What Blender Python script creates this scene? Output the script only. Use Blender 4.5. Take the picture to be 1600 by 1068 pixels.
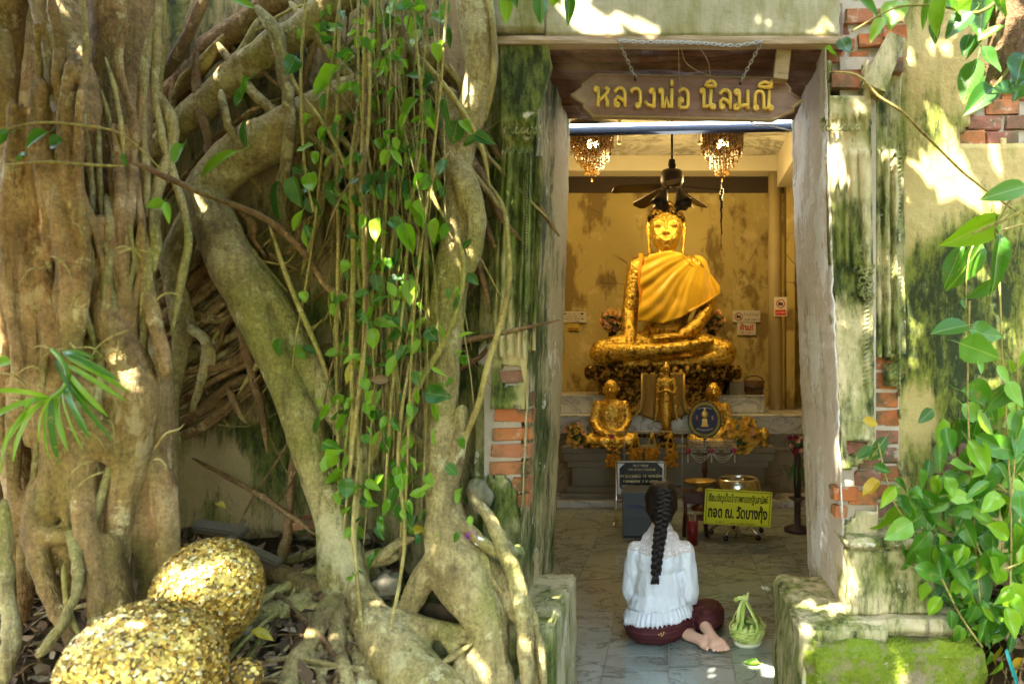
import bpy, bmesh, math, random
from math import sin, cos, pi, radians
from mathutils import Vector, Matrix, noise, Quaternion, Euler

for _o in list(bpy.data.objects):
    bpy.data.objects.remove(_o)
random.seed(11)
SC = bpy.context.scene
COL = SC.collection

# ------------------------------------------------------------------ camera
FPX, CX, CY, CH = 1067.0, 1050.0, 575.0, 1.43      # focal length in photo pixels, principal point, eye height
cam = bpy.data.objects.new('camera', bpy.data.cameras.new('camera'))
COL.objects.link(cam)
cam.location = (0, 0, CH)
cam.rotation_euler = (radians(90), 0, 0)
cam.data.sensor_width = 36.0
cam.data.lens = 36.0 * FPX / 1600
cam.data.shift_x = (800 - CX) / 1600
cam.data.shift_y = (CY - 534) / 1600
cam.data.clip_start = 0.05
cam.data.clip_end = 500
cam.data.dof.use_dof = True
cam.data.dof.focus_distance = 4.2
cam.data.dof.aperture_fstop = 2.8
SC.camera = cam

# ------------------------------------------------------------------ sky, sun, exposure
SUN_DIR = Vector((0.34, 0.62, -0.86)).normalized()  # the way the light travels
W = bpy.data.worlds.new('World'); SC.world = W; W.use_nodes = True
_nt = W.node_tree
_sky = _nt.nodes.new('ShaderNodeTexSky'); _sky.sky_type = 'NISHITA'; _sky.sun_disc = False
_sky.sun_elevation = math.asin(-SUN_DIR.z)
_sky.sun_rotation = math.atan2(-SUN_DIR.x, -SUN_DIR.y)
_sky.air_density = 1.0; _sky.dust_density = 2.2; _sky.ozone_density = 0.6
_nt.links.new(_sky.outputs[0], _nt.nodes['Background'].inputs[0])
_nt.nodes['Background'].inputs[1].default_value = 0.15
sun = bpy.data.objects.new('sun', bpy.data.lights.new('sun', 'SUN')); COL.objects.link(sun)
sun.data.energy = 3.2; sun.data.angle = radians(0.53); sun.data.color = (1.0, 0.94, 0.83)
sun.rotation_euler = SUN_DIR.to_track_quat('-Z', 'Y').to_euler()
sun.location = (-3, -5, 9)
SC.view_settings.view_transform = 'Standard'; SC.view_settings.look = 'None'
SC.view_settings.exposure = 3.85; SC.view_settings.gamma = 1.0
SC.view_settings.use_curve_mapping = False
SC.render.engine = 'CYCLES'
SC.cycles.use_denoising = True
SC.cycles.max_bounces = 6; SC.cycles.diffuse_bounces = 3; SC.cycles.glossy_bounces = 3
SC.cycles.use_adaptive_sampling = True; SC.cycles.adaptive_threshold = 0.02
SC.cycles.transmission_bounces = 4; SC.cycles.transparent_max_bounces = 6
SC.cycles.caustics_reflective = False; SC.cycles.caustics_refractive = False
SC.cycles.sample_clamp_indirect = 4.0

# ------------------------------------------------------------------ helpers
def P(px, py, Y):
    """point of the place that stands at depth Y behind photo pixel (px, py)"""
    return Vector(((px - CX) / FPX * Y, Y, CH - (py - CY) / FPX * Y))
def PX(px, Y): return (px - CX) / FPX * Y
def PZ(py, Y): return CH - (py - CY) / FPX * Y
def S(pix, Y): return pix / FPX * Y
def nz(x, y, z, s=1.0): return noise.noise(Vector((x * s, y * s, z * s)))
def fbm(v, o=4): return noise.fractal(v, 1.0, 2.0, o)

class MB:
    def __init__(s): s.v = []; s.f = []; s.mi = []; s.cur = 0
    def add(s, vs, fs):
        b = len(s.v); s.v += [tuple(q) for q in vs]
        s.f += [tuple(b + i for i in f) for f in fs]; s.mi += [s.cur] * len(fs); return s
    def box(s, c, d, rot=None, taper=1.0):
        x, y, z = d[0] / 2, d[1] / 2, d[2] / 2
        vs = [Vector((a * x * (taper if e > 0 else 1), b * y * (taper if e > 0 else 1), e * z)) for e in (-1, 1) for b in (-1, 1) for a in (-1, 1)]
        if rot is not None: vs = [rot @ q for q in vs]
        vs = [q + Vector(c) for q in vs]
        return s.add(vs, [(0, 2, 3, 1), (4, 5, 7, 6), (0, 1, 5, 4), (2, 6, 7, 3), (0, 4, 6, 2), (1, 3, 7, 5)])
    def span(s, x0, x1, y0, y1, z0, z1):
        return s.box(((x0 + x1) / 2, (y0 + y1) / 2, (z0 + z1) / 2), (abs(x1 - x0), abs(y1 - y0), abs(z1 - z0)))
    def tube(s, pts, rad, n=8, cap=True, flat=1.0, jit=0.0):
        pts = [Vector(p) for p in pts]
        if not hasattr(rad, '__len__'): rad = [rad] * len(pts)
        up = None; rings = []
        for i, p in enumerate(pts):
            t = (pts[min(i + 1, len(pts) - 1)] - pts[max(i - 1, 0)])
            if t.length < 1e-9: t = Vector((0, 0, 1))
            t.normalize()
            if up is None:
                up = t.orthogonal().normalized()
            up = (up - t * up.dot(t))
            if up.length < 1e-6: up = t.orthogonal()
            up.normalize(); sd = t.cross(up)
            ring = []
            for k in range(n):
                a = 2 * pi * k / n
                r = rad[i] * (1 + (random.uniform(-jit, jit) if jit else 0))
                ring.append(p + up * (cos(a) * r) + sd * (sin(a) * r * flat))
            rings.append(ring)
        vs = [q for r in rings for q in r]; fs = []
        for i in range(len(rings) - 1):
            for k in range(n):
                a = i * n + k; b = i * n + (k + 1) % n
                fs.append((a, b, b + n, a + n))
        if cap:
            fs.append(tuple(range(n - 1, -1, -1))); fs.append(tuple(range((len(rings) - 1) * n, len(rings) * n)))
        return s.add(vs, fs)
    def ell(s, c, r, rot=None, nu=16, nv=10):
        vs = [Vector((0, 0, r[2]))]; fs = []
        for j in range(1, nv):
            t = pi * j / nv
            for i in range(nu):
                p = 2 * pi * i / nu
                vs.append(Vector((r[0] * sin(t) * cos(p), r[1] * sin(t) * sin(p), r[2] * cos(t))))
        vs.append(Vector((0, 0, -r[2]))); L = len(vs) - 1
        for i in range(nu):
            fs.append((0, 1 + i, 1 + (i + 1) % nu)); b = 1 + (nv - 2) * nu
            fs.append((L, b + (i + 1) % nu, b + i))
        for j in range(nv - 2):
            for i in range(nu):
                a = 1 + j * nu + i; b = 1 + j * nu + (i + 1) % nu
                fs.append((a, a + nu, b + nu, b))
        if rot is not None: vs = [rot @ q for q in vs]
        return s.add([q + Vector(c) for q in vs], fs)
    def cap(s, p0, r0, p1, r1, n=14):
        """tapered capsule"""
        p0 = Vector(p0); p1 = Vector(p1); d = p1 - p0
        if d.length < 1e-6: return s.ell(p0, (r0, r0, r0))
        t = d.normalized(); pts = []; rs = []
        for k in range(4):
            a = pi / 2 * (1 - k / 4) ; pts.append(p0 - t * r0 * sin(a)); rs.append(max(r0 * cos(a), r0 * .05))
        pts += [p0, p0.lerp(p1, .5), p1]; rs += [r0, (r0 + r1) / 2, r1]
        for k in range(1, 5):
            a = pi / 2 * k / 4; pts.append(p1 + t * r1 * sin(a)); rs.append(max(r1 * cos(a), r1 * .05))
        return s.tube(pts, rs, n)
    def chain(s, pr):
        for a, b in zip(pr[:-1], pr[1:]): s.cap(a[0], a[1], b[0], b[1])
        return s
    def lathe(s, prof, c=(0, 0, 0), n=24, sx=1.0, sy=1.0, rot=None, a0=0, a1=2 * pi):
        full = abs(a1 - a0 - 2 * pi) < 1e-6; m = n if full else n + 1
        vs = []; fs = []
        for r, z in prof:
            for k in range(m):
                a = a0 + (a1 - a0) * k / n
                q = Vector((r * cos(a) * sx, r * sin(a) * sy, z))
                vs.append((rot @ q if rot is not None else q) + Vector(c))
        for i in range(len(prof) - 1):
            for k in range(n):
                a = i * m + k; b = i * m + (k + 1) % m
                fs.append((a, b, b + m, a + m))
        return s.add(vs, fs)
    def prism(s, poly, z0, z1, fn=lambda x, y, z: (x, y, z)):
        n = len(poly); vs = [fn(x, y, z) for z in (z0, z1) for x, y in poly]
        fs = [tuple(range(n - 1, -1, -1)), tuple(range(n, 2 * n))] + [(i, (i + 1) % n, n + (i + 1) % n, n + i) for i in range(n)]
        return s.add(vs, fs)
    def mesh(s, name, mats=None, smooth=False):
        me = bpy.data.meshes.new(name); me.from_pydata(s.v, [], s.f)
        if mats is not None:
            for m in (mats if isinstance(mats, (list, tuple)) else [mats]): me.materials.append(m)
            if any(s.mi): me.polygons.foreach_set('material_index', s.mi)
        if smooth: me.polygons.foreach_set('use_smooth', [True] * len(me.polygons))
        me.validate(); me.update(); return me
    def build(s, name, mats, parent=None, smooth=False, loc=None, rot=None):
        return link(name, s.mesh(name, mats, smooth), parent, loc, rot)

def link(name, me, parent=None, loc=None, rot=None, scale=None):
    o = bpy.data.objects.new(name, me); COL.objects.link(o)
    if parent is not None: o.parent = parent
    if loc is not None: o.location = loc
    if rot is not None: o.rotation_euler = rot
    if scale is not None: o.scale = scale
    return o
def tag(o, label=None, cat=None, group=None, kind=None):
    if label: o['label'] = label
    if cat: o['category'] = cat
    if group: o['group'] = group
    if kind: o['kind'] = kind
    return o
def thing(name, label, cat, loc=(0, 0, 0), group=None, rz=0.0, kind=None):
    o = bpy.data.objects.new(name, None); COL.objects.link(o)
    o.location = loc; o.rotation_euler = (0, 0, rz); o.empty_display_size = .1
    return tag(o, label, cat, group, kind)
def local(mb, root):
    """world coordinates gathered in mb -> the thing's own coordinates"""
    L = Vector(root.location); rz = root.rotation_euler[2]; R = Matrix.Rotation(-rz, 3, 'Z')
    mb.v = [tuple(R @ (Vector(q) - L)) for q in mb.v]; return mb
def spline(ctrl, step=4):
    """Catmull-Rom through tuples of any length"""
    c = [ctrl[0]] + list(ctrl) + [ctrl[-1]]; out = []
    for i in range(1, len(c) - 2):
        for k in range(step):
            t = k / step; t2 = t * t; t3 = t2 * t
            out.append(tuple(.5 * ((2 * b) + (-a + d) * t + (2 * a - 5 * b + 4 * d - e) * t2 + (-a + 3 * b - 3 * d + e) * t3)
                             for a, b, d, e in zip(c[i - 1], c[i], c[i + 1], c[i + 2])))
    out.append(tuple(ctrl[-1])); return out
def evalmesh(o):
    dg = bpy.context.evaluated_depsgraph_get()
    return bpy.data.meshes.new_from_object(o.evaluated_get(dg))
def blob(name, mb, voxel, mats, parent=None, it=6, fac=.5, disp=None, loc=None):
    """union of overlapping closed shapes, smoothed into one continuous skin"""
    tmp = mb.build('tmp', None)
    m = tmp.modifiers.new('r', 'REMESH'); m.mode = 'VOXEL'; m.voxel_size = voxel; m.adaptivity = 0
    if it:
        q = tmp.modifiers.new('s', 'SMOOTH'); q.iterations = it; q.factor = fac
    me = evalmesh(tmp); old = tmp.data
    bpy.data.objects.remove(tmp); bpy.data.meshes.remove(old)
    if disp:
        ns = [v.normal.copy() for v in me.vertices]
        for v, n_ in zip(me.vertices, ns): v.co = v.co + n_ * disp(v.co)
    me.materials.clear()
    for q in (mats if isinstance(mats, (list, tuple)) else [mats]): me.materials.append(q)
    me.polygons.foreach_set('use_smooth', [True] * len(me.polygons)); me.update()
    me.name = name
    return link(name, me, parent, loc)
_tx = {}
def text_mesh(body, height, depth=.002, bold=0.0, width=None):
    """flat lettering as a mesh in the XZ plane facing -Y, centred, scaled to a width"""
    c = bpy.data.curves.new('t', 'FONT'); c.body = body; c.size = 1.0; c.extrude = 0.0; c.offset = bold; c.resolution_u = 3
    c.fill_mode = 'FRONT'
    c.align_x = 'CENTER'
    o = bpy.data.objects.new('t', c); COL.objects.link(o); me = evalmesh(o); bpy.data.objects.remove(o)
    xs = [v.co.x for v in me.vertices]; ys = [v.co.y for v in me.vertices]
    if not xs: return me
    cx = (min(xs) + max(xs)) / 2; cy = (min(ys) + max(ys)) / 2
    sy = height / (max(ys) - min(ys)); sx = (width / (max(xs) - min(xs))) if width else sy
    for v in me.vertices: v.co = Vector(((v.co.x - cx) * sx, 0, (v.co.y - cy) * sy))
    if depth:
        bm = bmesh.new(); bm.from_mesh(me)
        r = bmesh.ops.extrude_face_region(bm, geom=bm.faces[:])
        for q in r['geom']:
            if isinstance(q, bmesh.types.BMVert): q.co.y -= depth
        bmesh.ops.recalc_face_normals(bm, faces=bm.faces[:]); bm.to_mesh(me); bm.free()
    me.materials.clear(); return me
def copy_tree(o, parent=None):
    c = o.copy(); COL.objects.link(c); c.parent = parent
    for ch in list(o.children): copy_tree(ch, c)
    return c

# ------------------------------------------------------------------ material builder
class G:
    def __init__(g, name, rough=.7, metal=0.0, spec=.5, col=None):
        g.m = bpy.data.materials.new(name); g.m.use_nodes = True; g.t = g.m.node_tree
        g.b = g.t.nodes['Principled BSDF']; g.out = g.t.nodes['Material Output']
        g.set('Roughness', rough); g.set('Metallic', metal); g.set('Specular IOR Level', spec)
        if col is not None: g.set('Base Color', col)
        g._pos = None
    def sock(g, s, v):
        if isinstance(v, bpy.types.NodeSocket): g.t.links.new(v, s)
        else:
            if s.type == 'RGBA' and len(v) == 3: v = (*v, 1)
            s.default_value = v
        return g
    def set(g, k, v): return g.sock(g.b.inputs[k], v)
    def n(g, ty, **kw):
        q = g.t.nodes.new('ShaderNode' + ty)
        for k, v in kw.items(): setattr(q, k, v)
        return q
    def pos(g):
        if g._pos is None: g._pos = g.n('NewGeometry').outputs['Position']
        return g._pos
    def obj(g): return g.n('TexCoord').outputs['Object']
    def rnd(g): return g.n('ObjectInfo').outputs['Random']
    def sc(g, v, s, add=None):
        q = g.n('Mapping'); g.sock(q.inputs['Vector'], v); q.inputs['Scale'].default_value = s
        if add is not None: g.sock(q.inputs['Location'], add)
        return q.outputs[0]
    def noise(g, scale, detail=4, rough=.6, vec=None, dist=0.0):
        q = g.n('TexNoise'); g.sock(q.inputs['Vector'], vec if vec is not None else g.pos())
        q.inputs['Scale'].default_value = scale; q.inputs['Detail'].default_value = detail
        q.inputs['Roughness'].default_value = rough; q.inputs['Distortion'].default_value = dist
        return q.outputs['Fac']
    def vor(g, scale, vec=None, feat='F1', out='Distance', rnd=1.0):
        q = g.n('TexVoronoi', feature=feat); g.sock(q.inputs['Vector'], vec if vec is not None else g.pos())
        q.inputs['Scale'].default_value = scale; q.inputs['Randomness'].default_value = rnd
        return q.outputs[out]
    def ramp(g, f, stops, interp='LINEAR'):
        q = g.n('ValToRGB'); g.sock(q.inputs[0], f); q.color_ramp.interpolation = interp
        e = q.color_ramp.elements
        while len(e) < len(stops): e.new(.5)
        for a, (p, c) in zip(e, stops):
            a.position = p
            if not hasattr(c, '__len__'): c = (c, c, c)
            a.color = (*c, 1) if len(c) == 3 else c
        return q.outputs[0]
    def mix(g, f, a, b, mode='MIX'):
        q = g.n('Mix', data_type='RGBA', blend_type=mode)
        g.sock(q.inputs[0], f); g.sock(q.inputs[6], a); g.sock(q.inputs[7], b); return q.outputs[2]
    def math(g, op, a, b=0.0, c=0.0, clamp=False):
        q = g.n('Math', operation=op, use_clamp=clamp); g.sock(q.inputs[0], a); g.sock(q.inputs[1], b); g.sock(q.inputs[2], c); return q.outputs[0]
    def spot(g, c, r, soft=.5, wob=.0):
        """1 inside a round patch at world point c, 0 outside, ragged edge"""
        q = g.n('VectorMath', operation='DISTANCE'); g.sock(q.inputs[0], g.pos()); q.inputs[1].default_value = c
        d = q.outputs['Value']
        if wob:
            if not hasattr(g, '_w'): g._w = g.math('SUBTRACT', g.noise(7, 3, .65), .5)
            d = g.math('ADD', d, g.math('MULTIPLY', g._w, wob))
        mr = g.n('MapRange', clamp=True); g.sock(mr.inputs[0], d)
        mr.inputs[1].default_value = r; mr.inputs[2].default_value = r * (1 - soft); mr.inputs[3].default_value = 0; mr.inputs[4].default_value = 1
        return mr.outputs[0]
    def bump(g, h, strength=.5, dist=.01, prev=None):
        q = g.n('Bump'); g.sock(q.inputs['Height'], h); q.inputs['Strength'].default_value = strength; q.inputs['Distance'].default_value = dist
        if prev is not None: g.sock(q.inputs['Normal'], prev)
        g.set('Normal', q.outputs[0]); return q.outputs[0]
    def emit(g, col, s): g.set('Emission Color', col); g.set('Emission Strength', s); return g
# ------------------------------------------------------------------ materials of the place
def plaster(name, c1, c2, gthr=.55, gcol=(.075, .10, .018), dthr=.64, wthr=.66, spots=(), clean=(), rough=.85, bs=.55, white=(.62, .55, .43)):
    g = G(name, rough, spec=.25); p = g.pos()
    base = g.mix(g.noise(2.1, 4), c1, c2)
    base = g.mix(g.math('MULTIPLY', g.noise(45, 3, .7), .55), base, g.mix(1.0, base, (.62, .55, .42), 'MULTIPLY'))
    st = g.noise(1.0, 4, .72, g.sc(p, (9, 9, 2.0))); bl = g.noise(1.9, 4, .6)
    gm = g.math('ADD', g.math('MULTIPLY', st, .6), g.math('MULTIPLY', bl, .4))
    sg = None
    for c, r, a in spots:
        q = g.math('MULTIPLY', g.spot(c, r, .75, .25), a); sg = q if sg is None else g.math('ADD', sg, q)
    for c, r, a in clean:
        q = g.math('MULTIPLY', g.spot(c, r, .6, .2), -a); sg = q if sg is None else g.math('ADD', sg, q)
    if sg is not None: gm = g.math('ADD', gm, sg)
    mask = g.ramp(gm, [(gthr - .06, 0), (gthr + .09, 1)])
    gc = g.mix(g.noise(14, 3, .7), gcol, (gcol[0] * 2.1, gcol[1] * 1.75, gcol[2] * 1.4))
    col = g.mix(g.math('MULTIPLY', mask, .88), base, gc)
    d1 = g.math('ADD', g.math('MULTIPLY', g.noise(1.0, 5, .8, g.sc(p, (24, 24, 7.5))), .55), g.math('MULTIPLY', gm, .45))
    dm = g.ramp(d1, [(dthr - .04, 0), (dthr + .07, 1)])
    col = g.mix(g.math('MULTIPLY', dm, .92), col, (.012, .020, .005))
    wm = g.ramp(g.noise(3.4, 5, .72, g.sc(p, (1, 1, 1), (3.1, 7.7, 1.3))), [(wthr - .01, 0), (wthr + .03, 1)])
    col = g.mix(g.math('MULTIPLY', wm, .8), col, white)
    g.set('Base Color', col)
    h = g.math('ADD', g.noise(38, 5, .7), g.math('MULTIPLY', g.noise(6, 3, .6), 2.2))
    h = g.math('ADD', h, g.math('MULTIPLY', wm, .25))
    g.bump(h, bs, .012)
    return g.m
L_ = lambda px, py, Y: tuple(P(px, py, Y))
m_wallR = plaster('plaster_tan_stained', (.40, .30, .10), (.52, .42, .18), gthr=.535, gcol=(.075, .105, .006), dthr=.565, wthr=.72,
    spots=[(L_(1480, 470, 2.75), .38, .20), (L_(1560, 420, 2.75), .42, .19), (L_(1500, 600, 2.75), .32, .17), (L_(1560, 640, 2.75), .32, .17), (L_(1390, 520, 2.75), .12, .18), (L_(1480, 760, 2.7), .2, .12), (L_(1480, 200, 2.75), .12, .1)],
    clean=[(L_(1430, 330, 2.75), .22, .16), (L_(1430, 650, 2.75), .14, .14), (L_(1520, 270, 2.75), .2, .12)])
m_wallL = plaster('plaster_dark_wall', (.26, .18, .08), (.42, .33, .17), gthr=.51, gcol=(.05, .075, .006), dthr=.53, wthr=.72,
    spots=[(L_(410, 670, 2.72), .2, .13), (L_(450, 750, 2.72), .15, .13), (L_(520, 470, 2.7), .15, .1)], clean=[(L_(345, 730, 2.72), .2, .14), (L_(390, 640, 2.72), .08, .2)])  # darker brown plaster behind the roots
m_pilL = plaster('plaster_green_pilaster', (.44, .37, .17), (.56, .48, .26), gthr=.475, gcol=(.055, .09, .006), dthr=.54, wthr=.61,
    spots=[(L_(800, 330, 2.6), .2, .08), (L_(820, 130, 2.6), .17, .12), (L_(760, 600, 2.6), .16, .14), (L_(780, 780, 2.6), .12, .14)], clean=[(L_(800, 560, 2.6), .12, .10)])
m_pilR = plaster('plaster_pale_pilaster', (.50, .42, .22), (.62, .54, .34), gthr=.485, gcol=(.065, .10, .006), dthr=.53, wthr=.61,
    spots=[(L_(1350, 430, 2.6), .16, .12), (L_(1385, 560, 2.65), .2, .10), (L_(1350, 760, 2.6), .1, .06), (L_(1400, 920, 2.6), .16, .12)], clean=[(L_(1310, 260, 2.6), .16, .12)])
m_lintel = plaster('plaster_lintel', (.36, .325, .20), (.48, .43, .29), gthr=.52, gcol=(.11, .115, .025), dthr=.62, wthr=.68, bs=.35)
m_revealL = plaster('plaster_reveal_stained', (.38, .28, .13), (.50, .40, .24), gthr=.48, gcol=(.045, .07, .006), dthr=.52, wthr=.63,
    spots=[(L_(850, 330, 2.72), .2, .2), (L_(850, 520, 2.72), .2, .2), (L_(845, 860, 2.75), .2, .12)], clean=[(L_(872, 300, 3.25), .4, .25), (L_(872, 560, 3.25), .4, .2)])
m_revealR = plaster('plaster_reveal_whitewash', (.56, .45, .35), (.66, .58, .48), gthr=.57, gcol=(.12, .13, .06), dthr=.60, wthr=.54, white=(.68, .64, .58))
m_block = plaster('plaster_block_worn', (.44, .37, .20), (.56, .48, .30), gthr=.48, gcol=(.075, .105, .008), dthr=.54, wthr=.62,
    spots=[(L_(1300, 985, 2.5), .12, .08), (L_(850, 1040, 2.45), .2, .08)])

def moss_mat():
    g = G('moss_on_plaster', .92, spec=.15)
    a = g.mix(g.noise(5, 5), (.12, .17, .012), (.20, .25, .018))
    a = g.mix(g.ramp(g.noise(60, 4, .7), [(.45, 0), (.7, 1)]), a, (.09, .14, .01))
    a = g.mix(g.ramp(g.noise(4.5, 5, .72), [(.40, 1), (.50, 0)]), a, g.mix(g.noise(20, 4, .7), (.10, .085, .04), (.34, .28, .16)))
    a = g.mix(g.ramp(g.noise(9, 5, .75), [(.62, 0), (.67, 1)]), a, (.44, .37, .24))
    g.set('Base Color', a); g.bump(g.math('ADD', g.noise(90, 5, .7), g.noise(20, 4)), .8, .01); return g.m
m_moss = moss_mat()
def brick_mat():
    g = G('brick_clay', .88, spec=.2); r = g.rnd(); p = g.pos()
    c = g.ramp(r, [(0, (.44, .14, .045)), (.35, (.48, .19, .07)), (.6, (.36, .15, .10)), (.85, (.22, .09, .055)), (1, (.36, .20, .13))])
    c = g.mix(g.math('MULTIPLY', g.noise(28, 6, .7), .6), c, g.mix(1., c, (.45, .4, .38), 'MULTIPLY'))
    c = g.mix(g.ramp(g.noise(9, 5, .72), [(.46, 0), (.62, .9)]), c, (.09, .085, .04))
    c = g.mix(g.ramp(g.noise(13, 5, .7, g.sc(p, (1, 1, 1), (5, 1, 2))), [(.58, 0), (.64, .75)]), c, (.42, .34, .24))
    g.set('Base Color', c); g.bump(g.noise(70, 8, .75), .7, .006); return g.m
m_brick = brick_mat()
def simple(name, col, col2=None, rough=.6, metal=0., sc=8, bs=0., spec=.4, bsc=60):
    g = G(name, rough, metal, spec)
    g.set('Base Color', g.mix(g.noise(sc, 5, .65), col, col2) if col2 else col)
    if bs: g.bump(g.noise(bsc, 6, .7), bs, .006)
    return g.m
m_mortar = simple('lime_mortar', (.36, .30, .22), (.50, .43, .33), .95, sc=25, bs=.8, bsc=50)
def wood_mat(name, a, b, c, rough=.7, sc=(2.2, 26, 26), bs=.6):
    g = G(name, rough, spec=.3); p = g.pos()
    v = g.sc(p, sc); f = g.noise(1.0, 8, .7, v, .6)
    col = g.ramp(f, [(.28, a), (.5, b), (.72, c)])
    col = g.mix(g.ramp(g.noise(3.2, 5, .6), [(.5, 0), (.72, .6)]), col, (.42, .30, .22))
    g.set('Base Color', col); g.bump(f, bs, .012); return g.m
m_beam = wood_mat('weathered_timber', (.018, .008, .005), (.12, .05, .025), (.22, .105, .055))
m_board = wood_mat('pale_timber_edge', (.16, .10, .05), (.33, .23, .12), (.45, .34, .2))
def ceil_mat():
    g = G('water_stained_ceiling', .8, spec=.2); p = g.pos()
    f = g.noise(1.0, 6, .62, g.sc(p, (1.4, 2.0, 1)), 1.2)
    c = g.ramp(f, [(.38, (.30, .28, .21)), (.47, (.55, .51, .42)), (.55, (.25, .23, .17)), (.62, (.62, .58, .48))])
    g.set('Base Color', c); g.bump(g.noise(30, 5), .25, .01); return g.m
m_ceil = ceil_mat()
def inwall_mat():
    g = G('old_ochre_plaster', .75, spec=.3); p = g.pos()
    c = g.mix(g.noise(1.3, 5, .65), (.44, .32, .09), (.60, .47, .18))
    c = g.mix(g.ramp(g.noise(1.0, 5, .6, g.sc(p, (2.4, 2, 1.1), (4, 0, 2))), [(.50, 0), (.56, .8)]), c, (.20, .125, .035))
    c = g.mix(g.ramp(g.noise(2.2, 7, .75, g.sc(p, (1, 1, 1), (9, 3, 1))), [(.55, 0), (.64, .85)]), c, (.70, .55, .24))
    c = g.mix(g.ramp(g.noise(1.0, 6, .7, g.sc(p, (6, 6, 1.0))), [(.60, 0), (.72, .7)]), c, (.10, .08, .035))
    cr = g.ramp(g.vor(1.7, g.sc(p, (1, 1, 1.2)), 'DISTANCE_TO_EDGE'), [(.0, 1), (.012, 0)])
    c = g.mix(g.math('MULTIPLY', cr, g.ramp(g.noise(1.1, 2), [(.5, 0), (.62, .9)])), c, (.05, .03, .015))
    g.set('Base Color', c); g.bump(g.math('ADD', g.noise(25, 7, .7), g.math('MULTIPLY', g.noise(3, 4), 2.0)), .4, .012); return g.m
m_inwall = inwall_mat()
def marble_mat(name, a, b, vein, rough=.22, sc=1.0, per_obj=True):
    g = G(name, rough, spec=.5); p = g.pos()
    if per_obj:
        cmb = g.n('CombineXYZ'); r = g.rnd()
        g.sock(cmb.inputs[0], g.math('MULTIPLY', r, 40)); g.sock(cmb.inputs[1], g.math('MULTIPLY', r, 17.3))
        p = g.sc(p, (1, 1, 1), cmb.outputs[0])
    f = g.noise(1.6 * sc, 4, .6, p, 1.2)
    col = g.mix(f, a, b)
    v1 = g.math('ABSOLUTE', g.math('SUBTRACT', g.noise(1.7 * sc, 4, .6, g.sc(p, (1, 1.9, 1.6)), 1.6), .5))
    col = g.mix(g.ramp(v1, [(0, .75), (.012, .3), (.05, 0)]), col, vein)
    v2 = g.math('ABSOLUTE', g.math('SUBTRACT', g.noise(3.4 * sc, 3, .6, g.sc(p, (1.6, 1, 1)), 1.0), .5))
    col = g.mix(g.ramp(v2, [(0, .28), (.02, 0)]), col, (.16, .11, .05))
    g.set('Base Color', col)
    g.set('Roughness', g.ramp(g.noise(7, 2), [(.3, rough * .7), (.7, rough * 1.5)]))
    return g.m
m_tile = marble_mat('marble_floor_tile', (.18, .22, .19), (.36, .40, .36), (.05, .055, .045), .13)
m_marble = marble_mat('marble_white_slab', (.50, .50, .45), (.66, .65, .60), (.14, .14, .13), .3, 1.2, False)
m_bmarble = marble_mat('marble_brown', (.22, .17, .11), (.34, .28, .19), (.07, .05, .03), .35, 1.4, False)
def soil_mat():
    g = G('soil_dark', .95, spec=.1)
    c = g.ramp(g.noise(9, 8, .75), [(.3, (.03, .02, .011)), (.55, (.085, .055, .03)), (.75, (.16, .11, .065))])
    c = g.mix(g.ramp(g.noise(1.7, 5), [(.55, 0), (.7, .7)]), c, (.10, .11, .02))
    g.set('Base Color', c); g.bump(g.noise(40, 8, .8), 1.0, .03); return g.m
m_soil = soil_mat()

# ------------------------------------------------------------------ ground, shrine floor
def axis(pts):
    out = []
    for (a, b, d) in pts:
        n = max(1, round((b - a) / d)); out += [a + (b - a) * k / n for k in range(n)]
    out.append(pts[-1][1]); return out
def sm(a, b, x):
    t = max(0., min(1., (x - a) / (b - a))); return t * t * (3 - 2 * t)
def gz(X, Y):
    slope = .33 + .42 * max(-.9, min(1., (Y - 1.8) / .85))
    l = 1 - sm(-1.25, -.52, X); r = sm(.95, 1.35, X)
    far = sm(-1.0, 1.2, Y)
    z = -.06 + far * (l * max(slope + .06, 0) + r * (.40 + .25 * sm(1.9, 2.7, Y)))
    if 1.0 < Y < 2.75: z += .03 * nz(X, Y, 3, 3.) + .018 * nz(X, Y, 7, 9.)
    return z
xs = axis([(-60, -8, 6), (-8, -3, 1.0), (-3, 2.2, .045), (2.2, 6, .95), (6, 60, 6)])
ys = axis([(-60, -6, 6), (-6, 0.9, .8), (.9, 2.72, .045), (2.72, 12, 1.5), (12, 60, 8)])
mb = MB()
for y in ys:
    for x in xs: mb.v.append((x, y, gz(x, y) if y < 2.73 else (-.35 if abs(x) < 8 and y < 12 else -.06)))
nx = len(xs)
for j in range(len(ys) - 1):
    for i in range(nx - 1): mb.f.append((j * nx + i, j * nx + i + 1, (j + 1) * nx + i + 1, (j + 1) * nx + i))
mb.mi = [0] * len(mb.f)
tag(mb.build('ground', m_soil, None, True), 'dark leaf-strewn soil banked up against the old wall', 'ground', kind='structure')

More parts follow.
